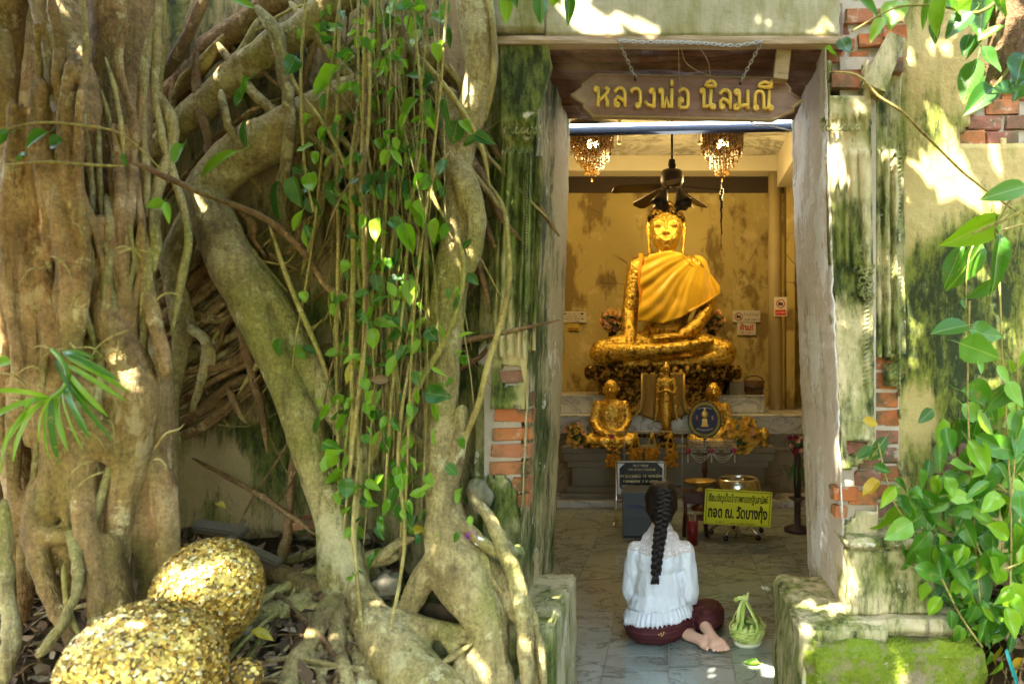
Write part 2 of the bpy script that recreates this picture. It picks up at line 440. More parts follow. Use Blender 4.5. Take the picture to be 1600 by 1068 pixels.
bounce_sheet = MB(); bounce_sheet.box((0, -20.2, -.03), (120, 40, .02))  # sandy sheet added behind the viewer to bounce warm sunlight
m_bounce_sheet = simple('sandy_bounce_ground', (.13, .12, .06), (.20, .17, .10), .9, sc=3)
tag(bounce_sheet.build('bounce_ground', m_bounce_sheet), 'unseen sandy courtyard ground added in front of the shrine to bounce sunlight', 'path', kind='structure')
floor = tag(MB().span(-2.1, 1.75, 2.46, 9.0, -.30, -.012).build('floor', m_mortar), 'marble tiled floor of the shrine', 'floor', kind='structure')
TS = .31
tm = MB(); tm.box((0, 0, -.006), (TS - .003, TS - .003, .012)); tme = tm.mesh('tile', m_tile)
for j in range(15):
    for i in range(-5, 6):
        link('tile', tme, floor, (PX(1045, 3.37) + (i + .5) * TS - .0, 2.47 + TS / 2 + j * TS, random.uniform(-.0006, .0006)))

# ------------------------------------------------------------------ the shrine building
shrine = thing('shrine_building', 'old plastered brick shrine with a tall tapering doorway, overgrown by tree roots', 'building', (0, 2.7, 0))
def sheet(name, nu, nv, fn, mat, thick=.03, parent=shrine, hole=None, offset=-1):
    """a plaster skin: fn(u, v) -> world point; faces whose centre falls in hole() are left out"""
    mb = MB(); w = nu + 1
    for j in range(nv + 1):
        for i in range(nu + 1): mb.v.append(tuple(fn(i / nu, j / nv)))
    for j in range(nv):
        for i in range(nu):
            q = (j * w + i, j * w + i + 1, (j + 1) * w + i + 1, (j + 1) * w + i)
            if hole:
                c = sum((Vector(mb.v[k]) for k in q), Vector()) / 4
                if hole(c): continue
            mb.f.append(q)
    mb.mi = [0] * len(mb.f)
    local(mb, shrine)
    o = mb.build(name, mat, parent, True)
    if thick:
        m = o.modifiers.new('thickness', 'SOLIDIFY'); m.thickness = thick; m.offset = offset
    return o
def in_poly(x, y, poly):
    c = False; j = len(poly) - 1
    for i in range(len(poly)):
        xi, yi = poly[i]; xj, yj = poly[j]
        if (yi > y) != (yj > y) and x < (xj - xi) * (y - yi) / (yj - yi) + xi: c = not c
        j = i
    return c
def pxhole(polys, wob=6):
    def h(c):
        s = FPX / c.y; px = CX + c.x * s + wob * nz(c.x, 1, c.z, 14) ; py = CY - (c.z - CH) * s + wob * nz(c.x, 5, c.z, 14)
        return any(in_poly(px, py, q) for q in polys)
    return h
def lerpz(tab, z):
    if z <= tab[0][0]: return tab[0][1]
    for (a, p), (b, q) in zip(tab[:-1], tab[1:]):
        if z <= b: return p + (q - p) * (z - a) / (b - a)
    return tab[-1][1]
XL = lambda z: lerpz([(.4, -.60), (1.2, -.565), (2.0, -.535), (2.8, -.515)], z)
XR = lambda z: lerpz([(.4, .675), (1.2, .645), (2.0, .612), (2.8, .588)], z)
# solid brick cores behind the plaster
for cs in ((-3.6, -.64, 2.76, 3.33, -.35, 4.4), (.72, 3.2, 2.782, 3.33, -.35, 4.4), (-.639, .719, 2.70, 3.33, 2.86, 4.4)):
    core = MB(); core.span(*cs); local(core, shrine).build('masonry_core', m_mortar, shrine)
# front wall, left (behind the roots) and right
hl = [[(590, 430), (640, 400), (660, 460), (620, 520), (575, 500)]]
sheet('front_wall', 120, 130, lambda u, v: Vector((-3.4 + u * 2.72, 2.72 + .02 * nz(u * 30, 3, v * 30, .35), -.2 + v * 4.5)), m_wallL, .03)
hr = [[(1455, 690), (1545, 690), (1560, 740), (1500, 790), (1462, 745)], [(1500, 225), (1530, 165), (1610, 130), (1640, 215), (1560, 222)]]
sheet('front_wall', 110, 190, lambda u, v: Vector((.70 + u * 2.3, 2.75 + .012 * nz(u * 30, 9, v * 40, .5) + .004 * nz(u * 200, 2, v * 250, .6), -.2 + v * 4.5)), m_wallR, .03, hole=pxhole(hr, 9))
# lintel panel above the door, in two blocks
sheet('lintel_panel', 100, 80, lambda u, v: Vector((PX(852, 2.6) + u * (PX(1312, 2.6) - PX(852, 2.6)) + .008 * nz(0, 3, v * 40), 2.60 + .006 * nz(u * 20, 4, v * 20, .5), PZ(57, 2.6) + .006 * nz(u * 40, 1, 0) * (1 - v) + v * 1.6)), m_lintel, .1)
sheet('lintel_panel', 30, 80, lambda u, v: Vector((PX(760, 2.6) + u * (PX(850, 2.6) - PX(760, 2.6)), 2.59 + .006 * nz(u * 8, 8, v * 20, .5), PZ(50, 2.6) + .008 * nz(u * 16, 3, 0) * (1 - v) + v * 1.6)), m_lintel, .1)
# timber lintel
def beam(x0, x1, y0, y1, z0, z1, mat, name='timber_beam', seed=0, amp=.006, rough=.0):
    mb = MB(); n = 60; prof = [(0, 0), (.5, 0), (1, 0), (1, .5), (1, 1), (.5, 1), (0, 1), (0, .5)]
    for k in range(n + 1):
        x = x0 + (x1 - x0) * k / n
        for a, b in prof:
            yy = y0 + (y1 - y0) * (.5 + (a - .5) * (.97 if b in (0, 1) else 1)); zz = z0 + (z1 - z0) * b
            d = amp * nz(x * 5 + seed * 7, a * 3, b * 3, 1.5) + .4 * amp * nz(x * 22, a * 5 + seed, b, 1)
            mb.v.append((x, yy + d, zz + d * 1.3))
    m = len(prof)
    for k in range(n):
        for i in range(m): mb.f.append((k * m + i, (k + 1) * m + i, (k + 1) * m + (i + 1) % m, k * m + (i + 1) % m))
    mb.f += [tuple(range(m)), tuple(range(n * m + m - 1, n * m - 1, -1))]; mb.mi = [0] * len(mb.f)
    return local(mb, shrine).build(name, mat, shrine, False)
xa, xb = PX(778, 2.65), PX(1316, 2.65)
beam(xa - .02, xb, 2.585, 2.635, PZ(73, 2.61), PZ(61, 2.61), m_board, 'timber_edge_board', 1, .004)
yy = 2.645
for k, w in enumerate((.13, .17, .16, .2)):
    beam(xa, xb, yy, yy + w - .012, 2.665 - .02 * (k in (1, 3)) - .006 * k, 2.84, m_beam, 'timber_beam', 3 + k, .012); yy += w
bb = MB(); bb.box(P(1222, 97, 2.66) , (.055, .05, .15), Matrix.Rotation(.12, 3, 'Y')); local(bb, shrine).build('timber_bracket', m_board, shrine)
# pilasters: ribbed skins
def pilaster(name, edge_l, edge_r, Y, ztop, zbot, mat, ribs, hole=None, nu=44, nv=210, thick=.05, capz=None, seed=0, jamb=None):
    def fn(u, v):
        z = zbot + (ztop - zbot) * v; s = FPX / Y; py = CY - (z - CH) * s
        x = PX(lerpz(edge_l, py), Y) * (1 - u) + PX(lerpz(edge_r, py), Y) * u
        if jamb == 'l': x = PX(lerpz(edge_l, py), Y) * (1 - u) + (XL(z) + max(0, (2.62 - 2.62) + .05 * sm(200, 100, py))) * u
        if jamb == 'r': x = XR(z) * (1 - u) + PX(lerpz(edge_r, py), Y) * u
        d = 0
        if ribs and 235 < py < ribs[0]:
            for c, wd, h in ribs[1]:
                t = abs(u - c) / wd
                if t < 1: d += 1.9 * h * math.sqrt(1 - t * t)
        if capz and capz[0] < py < capz[1]: d += .022
        if capz and capz[1] <= py < capz[1] + 26:       # leaf fringe under the capital
            d += .014 * max(0, cos((u * 9) * pi)) * (1 - (py - capz[1]) / 26) + .006
        d += .006 * nz(x * 9, seed, z * 9, 1) + .0035 * nz(x * 40, seed, z * 40, 1)
        return Vector((x + .004 * nz(z * 12, seed, 2), Y - d, z))
    return sheet(name, nu, nv, fn, mat, thick, hole=hole)
YL = 2.62
pilaster('pilaster', [(60, 783), (225, 785), (400, 772), (640, 767), (740, 760), (900, 750), (1100, 740)], [(60, 862), (120, 857), (170, 846), (225, 841), (400, 838), (640, 831), (740, 826), (900, 817), (1100, 806)],
         YL, PZ(68, YL), .0, m_pilL, (560, [(.12, .06, .010), (.3, .10, .016), (.52, .13, .012), (.78, .05, .016), (.92, .05, .012)]),
         pxhole([[(750, 640), (838, 636), (836, 700), (832, 745), (822, 812), (812, 806), (806, 765), (786, 745), (750, 742)], [(778, 575), (812, 570), (818, 600), (785, 606)]], 5), capz=(60, 195), seed=2, jamb='l')
pilaster('pilaster', [(60, 762), (400, 752), (640, 745), (1100, 720)], [(60, 790), (400, 778), (640, 772), (1100, 748)], 2.68, PZ(68, 2.68), .0, m_pilL, None, nu=12, thick=.1, seed=5)
YR = 2.62
holesR = [[(1300, 85), (1350, 88), (1352, 150), (1296, 150)], [(1322, 688), (1356, 690), (1352, 712), (1325, 712)], [(1303, 742), (1372, 712), (1374, 800), (1345, 800), (1325, 815), (1303, 815)], [(1330, 876), (1358, 880), (1354, 902), (1334, 900)], [(1330, 918), (1345, 918), (1345, 945), (1332, 945)]]
pilaster('pilaster', [(60, 1284), (230, 1284), (400, 1288), (640, 1302), (820, 1318), (1100, 1334)], [(60, 1352), (230, 1362), (400, 1364), (640, 1366), (820, 1372), (1100, 1380)],
         YR, PZ(98, YR), .0, m_pilR, (420, [(.14, .05, .010), (.34, .06, .009), (.55, .10, .012), (.80, .14, .017)]), pxhole(holesR, 5), capz=(96, 188), seed=8, jamb='r')
pilaster('pilaster', [(60, 1360), (400, 1362), (640, 1365), (1100, 1374)], [(60, 1412), (230, 1404), (400, 1406), (640, 1408), (1100, 1420)],
         2.69, PZ(75, 2.69), .0, m_pilR, (620, [(.2, .12, .012), (.5, .14, .016), (.82, .1, .014)]), pxhole([[(1362, 560), (1404, 552), (1412, 810), (1362, 812)], [(1368, 20), (1420, 20), (1418, 112), (1362, 118)]], 4), nu=22, thick=.06, seed=12)
# broken stone crest leaning over the right capital
cb = MB(); cb.box(P(1378, 105, 2.62), (.085, .12, .22), Matrix.Rotation(.42, 3, 'Y'), .8)
local(cb, shrine); o = cb.build('broken_crest', m_pilR, shrine)
# relief ornament lower on the right pilaster
ob = MB()
for k in range(34):
    a = random.uniform(1332, 1362); b = random.uniform(385, 470); r = random.uniform(3, 8)
    pts = [P(a + r * cos(t) * (1 - t / 9), b + r * sin(t) * (1 - t / 9), 2.60) for t in [q * .7 for q in range(9)]]
    ob.tube(pts, .0055, 5)
tag(local(ob, shrine).build('stucco_scrollwork', m_pilR, shrine, True), kind='stuff')
ob = MB()
for k in range(6):
    for (a0, y0) in ((790, 205), (1294, 200)):
        a = a0 + k * 9; r = 4
        pts = [P(a + r * cos(t) * (1 - t / 12), y0 + r * sin(t), 2.592) for t in [q * .7 for q in range(8)]]
        ob.tube(pts, .005, 5)
tag(local(ob, shrine).build('stucco_leaf_fringe', m_pilL, shrine, True), kind='stuff')
# rows of little beads along the mouldings
ob = MB()
for k in range(64):
    py = 240 + k * 4.6
    ob.ell(P(824 - (py - 240) * .012, py, 2.60), (.0058, .006, .005), nu=6, nv=4)
for k in range(52):
    py = 240 + k * 7
    x = 1352 + (py - 240) * .01
    ob.tube([P(x - 7, py + 5, 2.61), P(x - 2, py + 1, 2.604), P(x + 6, py - 2, 2.61)], .0026, 5)
    ob.tube([P(1396 - 4, py + 7, 2.684), P(1400, py, 2.678), P(1407, py - 3, 2.684)], .0026, 5)
tag(local(ob, shrine).build('moulding_beads', m_pilR, shrine, True), kind='stuff')
# door reveals
def rough_edge(z, y): return .010 * nz(z * 5, y * 3, 1) + .005 * nz(z * 22, y * 9, 4)
sheet('door_reveal', 34, 180, lambda u, v: Vector((XL(.45 + v * 2.4) + .005 + (.010 if u > .42 else 0) + abs(rough_edge(v * 2.4, u)) , 2.612 + u * .738, .45 + v * 2.36)), m_revealL, .005, offset=-1)
sheet('door_reveal', 34, 180, lambda u, v: Vector((XR(.45 + v * 2.4) - .005 - abs(rough_edge(v * 2.4 + 9, u)), 3.35 - u * .738, .45 + v * 2.36)), m_revealR, .005, offset=-1)
# inner edges of the opening, turned into the room
for sx, fx, m in ((-1, XL, m_revealL), (1, XR, m_revealR)):
    sheet('door_return', 6, 120, lambda u, v: Vector((fx(.02 + v * 2.8) + sx * (.2 * (1 - u) if sx < 0 else .2 * u) + .004 * nz(v * 60, 2, sx), 3.352, .02 + v * 2.8)), m, .0)
# blocks flanking the threshold
def block(name, x0, x1, y0, y1, z0, z1, mat, amp=.006, n=26, seed=0, bev=.012):
    mb = MB(); bm = bmesh.new(); bmesh.ops.create_cube(bm, size=1)
    for v in bm.verts: v.co = Vector((x0 + (v.co.x + .5) * (x1 - x0), y0 + (v.co.y + .5) * (y1 - y0), z0 + (v.co.z + .5) * (z1 - z0)))
    bmesh.ops.bevel(bm, geom=bm.edges[:], offset=bev, segments=2, affect='EDGES')
    bmesh.ops.subdivide_edges(bm, edges=[e for e in bm.edges if e.calc_length() > .08], cuts=n, use_grid_fill=True)
    bm.normal_update()
    for v in bm.verts:
        q = v.co; v.co = q + v.normal * (amp * 1.4 * nz(q.x * 8 + seed, q.y * 8, q.z * 8) + amp * .7 * nz(q.x * 30, q.y * 30 + seed, q.z * 30))
    me = bpy.data.meshes.new(name); bm.to_mesh(me); bm.free(); me.materials.append(mat)
    me.polygons.foreach_set('use_smooth', [True] * len(me.polygons))
    L = Vector(shrine.location)
    for v in me.vertices: v.co -= L
    return link(name, me, shrine)
block('threshold_block', .455, .78, 2.44, 3.06, -.05, .505, m_block, .010, seed=3)
block('threshold_block', -.95, -.425, 2.42, 3.06, -.05, .515, m_block, seed=8)
block('mossy_plinth', .475, 1.11, 2.40, 2.70, -.05, .455, m_moss, .016, seed=5, bev=.03)
mt_ = MB(); rm_ = random.Random(6)
for k in range(5200):
    if rm_.random() < .72: c = Vector((rm_.uniform(.49, 1.10), 2.392 + .006 * rm_.random(), rm_.uniform(-.02, .46))); nn = Vector((0, -1, .25))
    else: c = Vector((rm_.uniform(.49, 1.10), rm_.uniform(2.40, 2.50), .458)); nn = Vector((0, -.3, 1))
    if nz(c.x * 7, c.y * 7, c.z * 7) < -.12 + .25 * rm_.random() - .1: continue
    nn = (nn + Vector((rm_.gauss(0, .5), rm_.gauss(0, .3), rm_.gauss(0, .5)))).normalized(); u = nn.orthogonal().normalized(); l = rm_.uniform(.004, .011)
    c.y -= .010 * nz(c.x * 8 + 5, c.y * 8, c.z * 8) * 0
    mt_.add([c - u * l * .3, c + u * l * .3, c + nn * l], [(0, 1, 2)])
local(mt_, shrine); mo_ = [q for q in shrine.children if q.name.startswith('mossy_plinth')][0]; tag(mt_.build('moss_tufts', m_moss, mo_), kind='stuff')
block('plinth_ledge', .60, 1.08, 2.47, 2.74, .455, .515, m_block, .009, seed=15)
block('pilaster_base', .655, .985, 2.53, 2.74, .51, .76, m_pilR, .009, seed=6)
block('pilaster_base', .645, 1.03, 2.50, 2.74, .765, .80, m_pilR, .008, n=16, seed=7)
for bs4 in ((PX(757, 2.66), PX(815, 2.66), 2.655, 2.758, .80, PZ(565, 2.66)), (PX(1312, 2.66), PX(1368, 2.66), 2.655, 2.778, .8, PZ(90, 2.66)), (PX(1366, 2.73), PX(1404, 2.73), 2.727, 2.779, .8, PZ(90, 2.73)), (PX(1300, 2.66), PX(1412, 2.66), 2.675, 2.698, PZ(110, 2.66), 3.2)):
    bk_ = MB(); bk_.span(*bs4); local(bk_, shrine).build('mortar_bed', m_mortar, shrine)
# bricks laid bare where plaster has fallen
def brick_at(px, py, w, h, Y, dx=0):
    mb = MB(); bm = bmesh.new(); bmesh.ops.create_cube(bm, size=1)
    for v in bm.verts: v.co = Vector((v.co.x * S(w, Y), v.co.y * .07, v.co.z * S(h, Y)))
    bmesh.ops.bevel(bm, geom=bm.edges[:], offset=.004, segments=1, affect='EDGES')
    for v in bm.verts: v.co += Vector((random.uniform(-1, 1), random.uniform(-1, 1), random.uniform(-1, 1))) * .005
    me = bpy.data.meshes.new('brick'); bm.to_mesh(me); bm.free(); me.materials.append(m_brick)
    c = P(px, py, Y); c.y += .042
    pil = [q for q in shrine.children if q.name.split('.')[0] == 'pilaster']; fw = [q for q in shrine.children if q.name.split('.')[0] == 'front_wall']
    host = pil[0] if px < 900 else (fw[1] if Y > 2.74 else (pil[3] if Y > 2.70 else pil[2]))
    return link('brick', me, host, c - Vector(shrine.location), (0, random.uniform(-.02, .02), random.uniform(-.03, .03)))
for k, (py, x0, x1) in enumerate(((588, 772, 818), (622, 768, 830), (649, 771, 830), (678, 768, 829), (705, 766, 828), (731, 763, 826), (757, 800, 826), (783, 806, 824))):
    brick_at((x0 + x1) / 2, py, x1 - x0, 21, 2.626 + .006 * (k % 2))
for (px, py, w, h) in ((1325, 122, 52, 30), (1338, 700, 38, 18), (1358, 724, 30, 20), (1322, 772, 36, 22), (1358, 748, 40, 24), (1350, 778, 44, 20), (1316, 800, 20, 18), (1342, 890, 34, 28), (1338, 932, 14, 30)):
    brick_at(px, py, w, h, 2.628)
for k in range(9):
    brick_at(1384 + random.uniform(-3, 3), 566 + k * 29, 40, 24, 2.712 + random.uniform(-.004, .004))
for (px, py, w) in ((1470, 702, 40), (1520, 702, 46), (1478, 728, 40), (1530, 728, 50), (1468, 752, 50), (1522, 754, 46), (1500, 778, 46), (1515, 215, 50), (1570, 215, 50), (1540, 190, 54), (1600, 190, 52), (1570, 165, 50), (1600, 142, 60)):
    brick_at(px, py, w, 22, 2.757)
for (px, py, w, h) in ((1334, 45, 40, 20), (1316, 66, 42, 16), (1362, 60, 40, 20), (1392, 75, 40, 22), (1400, 48, 36, 20), (1345, 22, 44, 20), (1392, 22, 40, 20), (1306, 86, 30, 18), (1345, 86, 30, 16), (1398, 100, 30, 24)):
    brick_at(px, py, w, h, 2.63 + random.uniform(0, .05))
# room behind the door
rm = MB()
rm.span(-2.3, -2.1, 3.34, 9.2, -.3, 4.4)
local(rm, shrine).build('side_wall', m_inwall, shrine)
rm = MB(); rm.span(1.75, 1.95, 3.34, 9.2, -.3, 4.4); local(rm, shrine).build('side_wall', m_inwall, shrine)
sheet('back_wall', 60, 60, lambda u, v: Vector((-2.1 + u * 3.85, 9.0 + .012 * nz(u * 12, 4, v * 12), -.1 + v * 4.3)), m_inwall, .2)
rm = MB(); rm.span(-2.3, 1.95, 2.9, 9.2, 3.98, 4.4); local(rm, shrine).build('ceiling', m_ceil, shrine)
m_cream = simple('cream_beam_paint', (.56, .50, .36), (.44, .38, .25), .7, sc=3)
m_beam_shade = simple('beam_shade_brown', (.035, .022, .012), (.07, .042, .02), .6, sc=10)
rm = MB(); rm.span(-2.1, 1.75, 8.2, 8.45, 3.80, 3.98); local(rm, shrine).build('ceiling_beam', m_cream, shrine)
rm = MB(); rm.span(-2.1, 1.75, 8.93, 8.975, 3.73, 3.98); local(rm, shrine).build('beam_shade_strip', m_beam_shade, shrine)  # dark strip standing in for the shade under the ceiling beam
rm = MB(); rm.span(1.26, 1.50, 3.36, 8.19, 3.60, 3.975); local(rm, shrine).build('ceiling_beam', m_cream, shrine)
m_col = simple('ochre_column', (.40, .30, .13), (.22, .17, .08), .6, sc=4, bs=.2)
rm = MB(); rm.tube([(1.26, 8.3, 0), (1.26, 8.3, 1.2), (1.25, 8.3, 2.4), (1.25, 8.3, 3.80)], [.088, .085, .082, .08], 20); local(rm, shrine).build('column', m_col, shrine, True)
rm = MB(); rm.span(1.40, 1.50, 8.35, 8.5, 0, 3.80); local(rm, shrine).build('side_post', m_inwall, shrine)
# ------------------------------------------------------------------ banyan tree: trunk, roots over the wall, crown overhead
def bark_mat(name, stops, green, lich, bs=.5, sc=1.0):
    g = G(name, .78, spec=.3); p = g.pos()
    f = g.noise(5.5 * sc, 4, .68, None, .4)
    c = g.ramp(f, stops)
    c = g.mix(g.math('MULTIPLY', g.rnd(), .35), c, g.mix(1., c, (.75, .70, .55), 'MULTIPLY'))
    c = g.mix(g.ramp(g.noise(2.4 * sc, 3, .65, g.sc(p, (1, 1, .6), (7, 3, 5))), [(.47, 0), (.62, .75)]), c, green)
    c = g.mix(g.ramp(g.noise(11 * sc, 4, .7, g.sc(p, (1, 1, 1), (1, 9, 4))), [(.60, 0), (.66, .75)]), c, lich)
    sp = g.ramp(g.vor(70 * sc, None), [(.0, 1), (.16, 0)])
    c = g.mix(g.math('MULTIPLY', sp, g.ramp(g.noise(6, 2), [(.5, 0), (.6, .6)])), c, (.06, .05, .03))
    c = g.mix(g.ramp(g.noise(1.0, 4, .7, g.sc(p, (30, 30, 4))), [(.52, 0), (.68, .6)]), c, (.075, .05, .022))
    c = g.mix(.75, c, g.mix(1., c, g.ramp(g.noise(75 * sc, 3, .75), [(.3, (.45, .42, .38)), (.7, (1.35, 1.3, 1.2))]), 'MULTIPLY'))
    fs_ = g.math('MULTIPLY', g.ramp(g.vor(1.0, g.sc(p, (46, 46, 15)), 'DISTANCE_TO_EDGE'), [(0, 1), (.05, 0)]), g.ramp(g.noise(5, 2), [(.45, 0), (.6, 1)]))
    c = g.mix(g.math('MULTIPLY', fs_, .12), c, (.06, .04, .018))
    c = g.mix(g.ramp(g.noise(4.2, 4, .75, g.sc(p, (1, 1, .8), (2, 8, 3))), [(.585, 0), (.62, .4)]), c, lich)
    g.set('Base Color', c)
    h = g.math('ADD', g.math('ADD', g.noise(26 * sc, 4, .7), g.math('MULTIPLY', g.noise(95 * sc, 2, .6), .45)), g.math('MULTIPLY', g.noise(1.0, 3, .65, g.sc(p, (60, 60, 9))), .9))
    h = g.math('ADD', h, g.math('MULTIPLY', fs_, -.12))
    g.bump(h, bs * 1.6, .014); return g.m
m_bark = bark_mat('banyan_bark', [(.25, (.06, .03, .011)), (.38, (.22, .125, .05)), (.56, (.38, .235, .10)), (.78, (.58, .42, .22))], (.21, .16, .03), (.54, .43, .21))
m_root = bark_mat('banyan_root_bark', [(.25, (.06, .042, .014)), (.38, (.23, .175, .07)), (.56, (.39, .315, .135)), (.78, (.60, .50, .27))], (.21, .21, .035), (.56, .50, .26))
m_dark = bark_mat('banyan_dark_root', [(.25, (.05, .026, .010)), (.5, (.20, .115, .045)), (.8, (.38, .25, .11))], (.14, .115, .025), (.44, .33, .15))  # darker brown bark for some of the roots and the twigs
m_vine = bark_mat('vine_stem', [(.25, (.20, .15, .04)), (.5, (.36, .29, .085)), (.8, (.48, .39, .14))], (.25, .25, .045), (.52, .43, .17), .2)
tree = thing('banyan_tree', 'big banyan tree gripping the shrine wall with a web of aerial roots', 'tree', tuple(P(190, 1000, 2.3)))
def lump(seed, a=.006, b=.003):
    return lambda co: a * nz(co.x * 9 + seed, co.y * 9, co.z * 5) + b * nz(co.x * 34, co.y * 34 + seed, co.z * 14) + .6 * b * abs(nz(co.x * 60, co.y * 60 + seed, co.z * 12))
def strands(name, lines, mat, voxel=.009, it=4, disp=None, parent=tree):
    """fused strands: each a list of (px, py, r_px, depth)"""
    mb = MB()
    for ln in lines:
        sp = spline(ln, 4)
        pr = [(P(a, b, d), S(r, d)) for a, b, r, d in sp]
        mb.chain(pr)
    local(mb, tree)
    return blob(name, mb, voxel, mat, parent, it, .5, disp)
def root(ln, mat=None, name='root', n=10, step=5, wob=.10, parent=tree, flat=1.0):
    sp = spline(ln, step); sd = random.uniform(0, 50)
    pts = []; rs = []
    for k, (a, b, r, d) in enumerate(sp):
        p = P(a, b, d); rr = S(r, d)
        p += Vector((nz(k * .45, sd, 1), nz(k * .45, sd, 5), nz(k * .45, sd, 9))) * rr * .3
        pts.append(p); rs.append(rr * (1 + wob * nz(k * .6, sd, 3) * 2))
    m_ = len(rs)
    for i in range(min(4, m_ // 3)): rs[m_ - 1 - i] *= (.25, .55, .78, .92)[i]
    for i in range(min(3, m_ // 4)): rs[i] *= (.3, .65, .88)[i]
    mb = MB().tube(pts, rs, n); q = []
    for v in mb.v:
        V = Vector(v); q.append(tuple(V + Vector((nz(v[0], v[1], v[2], 40), nz(v[1], v[2], v[0], 40), nz(v[2], v[0], v[1], 40))) * min(.004, rs[0] * .2)))
    mb.v = q
    if parent is tree: local(mb, tree)
    return mb.build(name, mat or m_root, parent, True)

# trunk on the left edge, many fused strands
T = []
T.append([(190, -40, 52, 2.38), (192, 100, 50, 2.38), (188, 250, 48, 2.36), (190, 400, 50, 2.33), (212, 540, 48, 2.29), (226, 660, 46, 2.26), (232, 780, 42, 2.25), (240, 900, 32, 2.24), (250, 1010, 26, 2.2)])
T.append([(10, -40, 40, 2.25), (4, 60, 30, 2.25), (-6, 200, 30, 2.27), (12, 330, 40, 2.25), (45, 440, 48, 2.2), (75, 540, 52, 2.16), (100, 640, 52, 2.14), (105, 720, 42, 2.13), (80, 790, 32, 2.1)])
T.append([(60, -40, 30, 2.2), (82, 40, 27, 2.2), (94, 110, 19, 2.19), (97, 160, 17, 2.19), (112, 190, 17, 2.17)])
T.append([(98, -30, 26, 2.25), (112, 60, 22, 2.22), (124, 110, 21, 2.19), (136, 155, 20, 2.16), (130, 190, 19, 2.14), (102, 206, 17, 2.14), (76, 220, 15, 2.14), (56, 242, 13, 2.15), (38, 290, 16, 2.17), (22, 360, 22, 2.17)])
T.append([(135, 200, 14, 2.22), (128, 260, 26, 2.24), (125, 330, 28, 2.24), (110, 390, 16, 2.18), (108, 425, 9, 2.17)])
T.append([(130, 330, 25, 2.25), (150, 420, 26, 2.21), (180, 500, 28, 2.18), (205, 570, 32, 2.17), (215, 640, 34, 2.16), (205, 720, 28, 2.16), (188, 800, 22, 2.15), (180, 880, 20, 2.14), (190, 970, 18, 2.12)])
T.append([(120, 400, 16, 2.17), (150, 455, 18, 2.15), (178, 520, 20, 2.13), (190, 560, 20, 2.13)])
T.append([(175, 330, 14, 2.3), (205, 400, 14, 2.24), (232, 470, 12, 2.2), (250, 530, 10, 2.18), (258, 580, 8, 2.18)])
T.append([(145, 210, 20, 2.3), (160, 300, 22, 2.3), (172, 380, 22, 2.28)])
T.append([(50, 300, 16, 2.15), (66, 380, 20, 2.12), (80, 460, 22, 2.1), (92, 540, 24, 2.09)])
T.append([(84, 380, 10, 2.2), (98, 430, 12, 2.16), (110, 490, 16, 2.13), (125, 560, 22, 2.12), (140, 640, 26, 2.12), (130, 720, 22, 2.1), (128, 790, 16, 2.08), (142, 860, 18, 2.06), (155, 950, 17, 2.04), (152, 1010, 16, 2.02)])
T.append([(70, 760, 26, 2.1), (58, 830, 24, 2.08), (64, 880, 15, 2.05), (86, 945, 14, 2.03), (112, 1000, 13, 2.0), (135, 1060, 12, 1.98)])
T.append([(66, 830, 20, 2.08), (96, 838, 15, 2.07), (128, 838, 14, 2.07)])
T.append([(236, 700, 32, 2.24), (256, 800, 22, 2.22), (264, 880, 18, 2.2), (262, 960, 16, 2.18)])
T.append([(168, 850, 20, 2.1), (180, 930, 20, 2.08), (192, 1010, 20, 2.06)])
T.append([(0, 560, 30, 2.2), (10, 650, 26, 2.2), (30, 740, 24, 2.18), (40, 860, 20, 2.16), (30, 960, 16, 2.15)])
T.append([(120, 640, 30, 2.12), (170, 690, 30, 2.13), (215, 730, 30, 2.2)])
T.append([(-60, -40, 60, 2.5), (-60, 300, 60, 2.5), (-40, 600, 60, 2.45), (-40, 900, 50, 2.4)]); T.append([(90, -40, 70, 2.62), (100, 300, 70, 2.62), (110, 700, 60, 2.6), (110, 1000, 60, 2.6)])
T.append([(100, 640, 36, 2.4), (140, 720, 36, 2.42), (160, 820, 34, 2.45), (150, 920, 30, 2.45), (140, 1010, 30, 2.45)])
T = [[(a, b, r * (.82 if r > 20 else .95), d) for a, b, r, d in q] for q in T]
rt_ = random.Random(14)
for k in range(30):
    x0 = rt_.uniform(-10, 250); y0 = rt_.uniform(-40, 620); ln = rt_.uniform(180, 480); r = rt_.choice((4, 5, 7, 9, 12, 15)); q = []
    for i in range(6):
        t = i / 5; xx_ = x0 + 46 * nz(t * 1.7, k * 3.1, 2) + t * 16; yy_ = y0 + ln * t; d = (2.075 + .02 * sin(k)) if xx_ < 135 else 2.10 + (xx_ - 135) * .0011 + (.05 if yy_ < 330 else 0)
        q.append((xx_, yy_, r * (.75 + .5 * abs(nz(t * 3, k, 5))), d + .02 * nz(t * 2, k, 9)))
    T.append(q)
strands('trunk', T, m_bark, .0075, 2, lump(3, .008, .004))
root([(6, 780, 9, 2.0), (9, 860, 10, 2.0), (10, 930, 10, 1.98), (18, 1000, 12, 1.96), (4, 1075, 12, 1.94)])
root([(110, 820, 9, 2.08), (118, 865, 8, 2.02), (122, 910, 7, 2.0), (105, 960, 7, 1.97), (80, 1000, 8, 1.95), (56, 1026, 9, 1.93)], m_root)
root([(100, 880, 4, 2.03), (104, 940, 4, 2.0), (125, 995, 5, 1.99)], m_vine)
rt2 = random.Random(52)
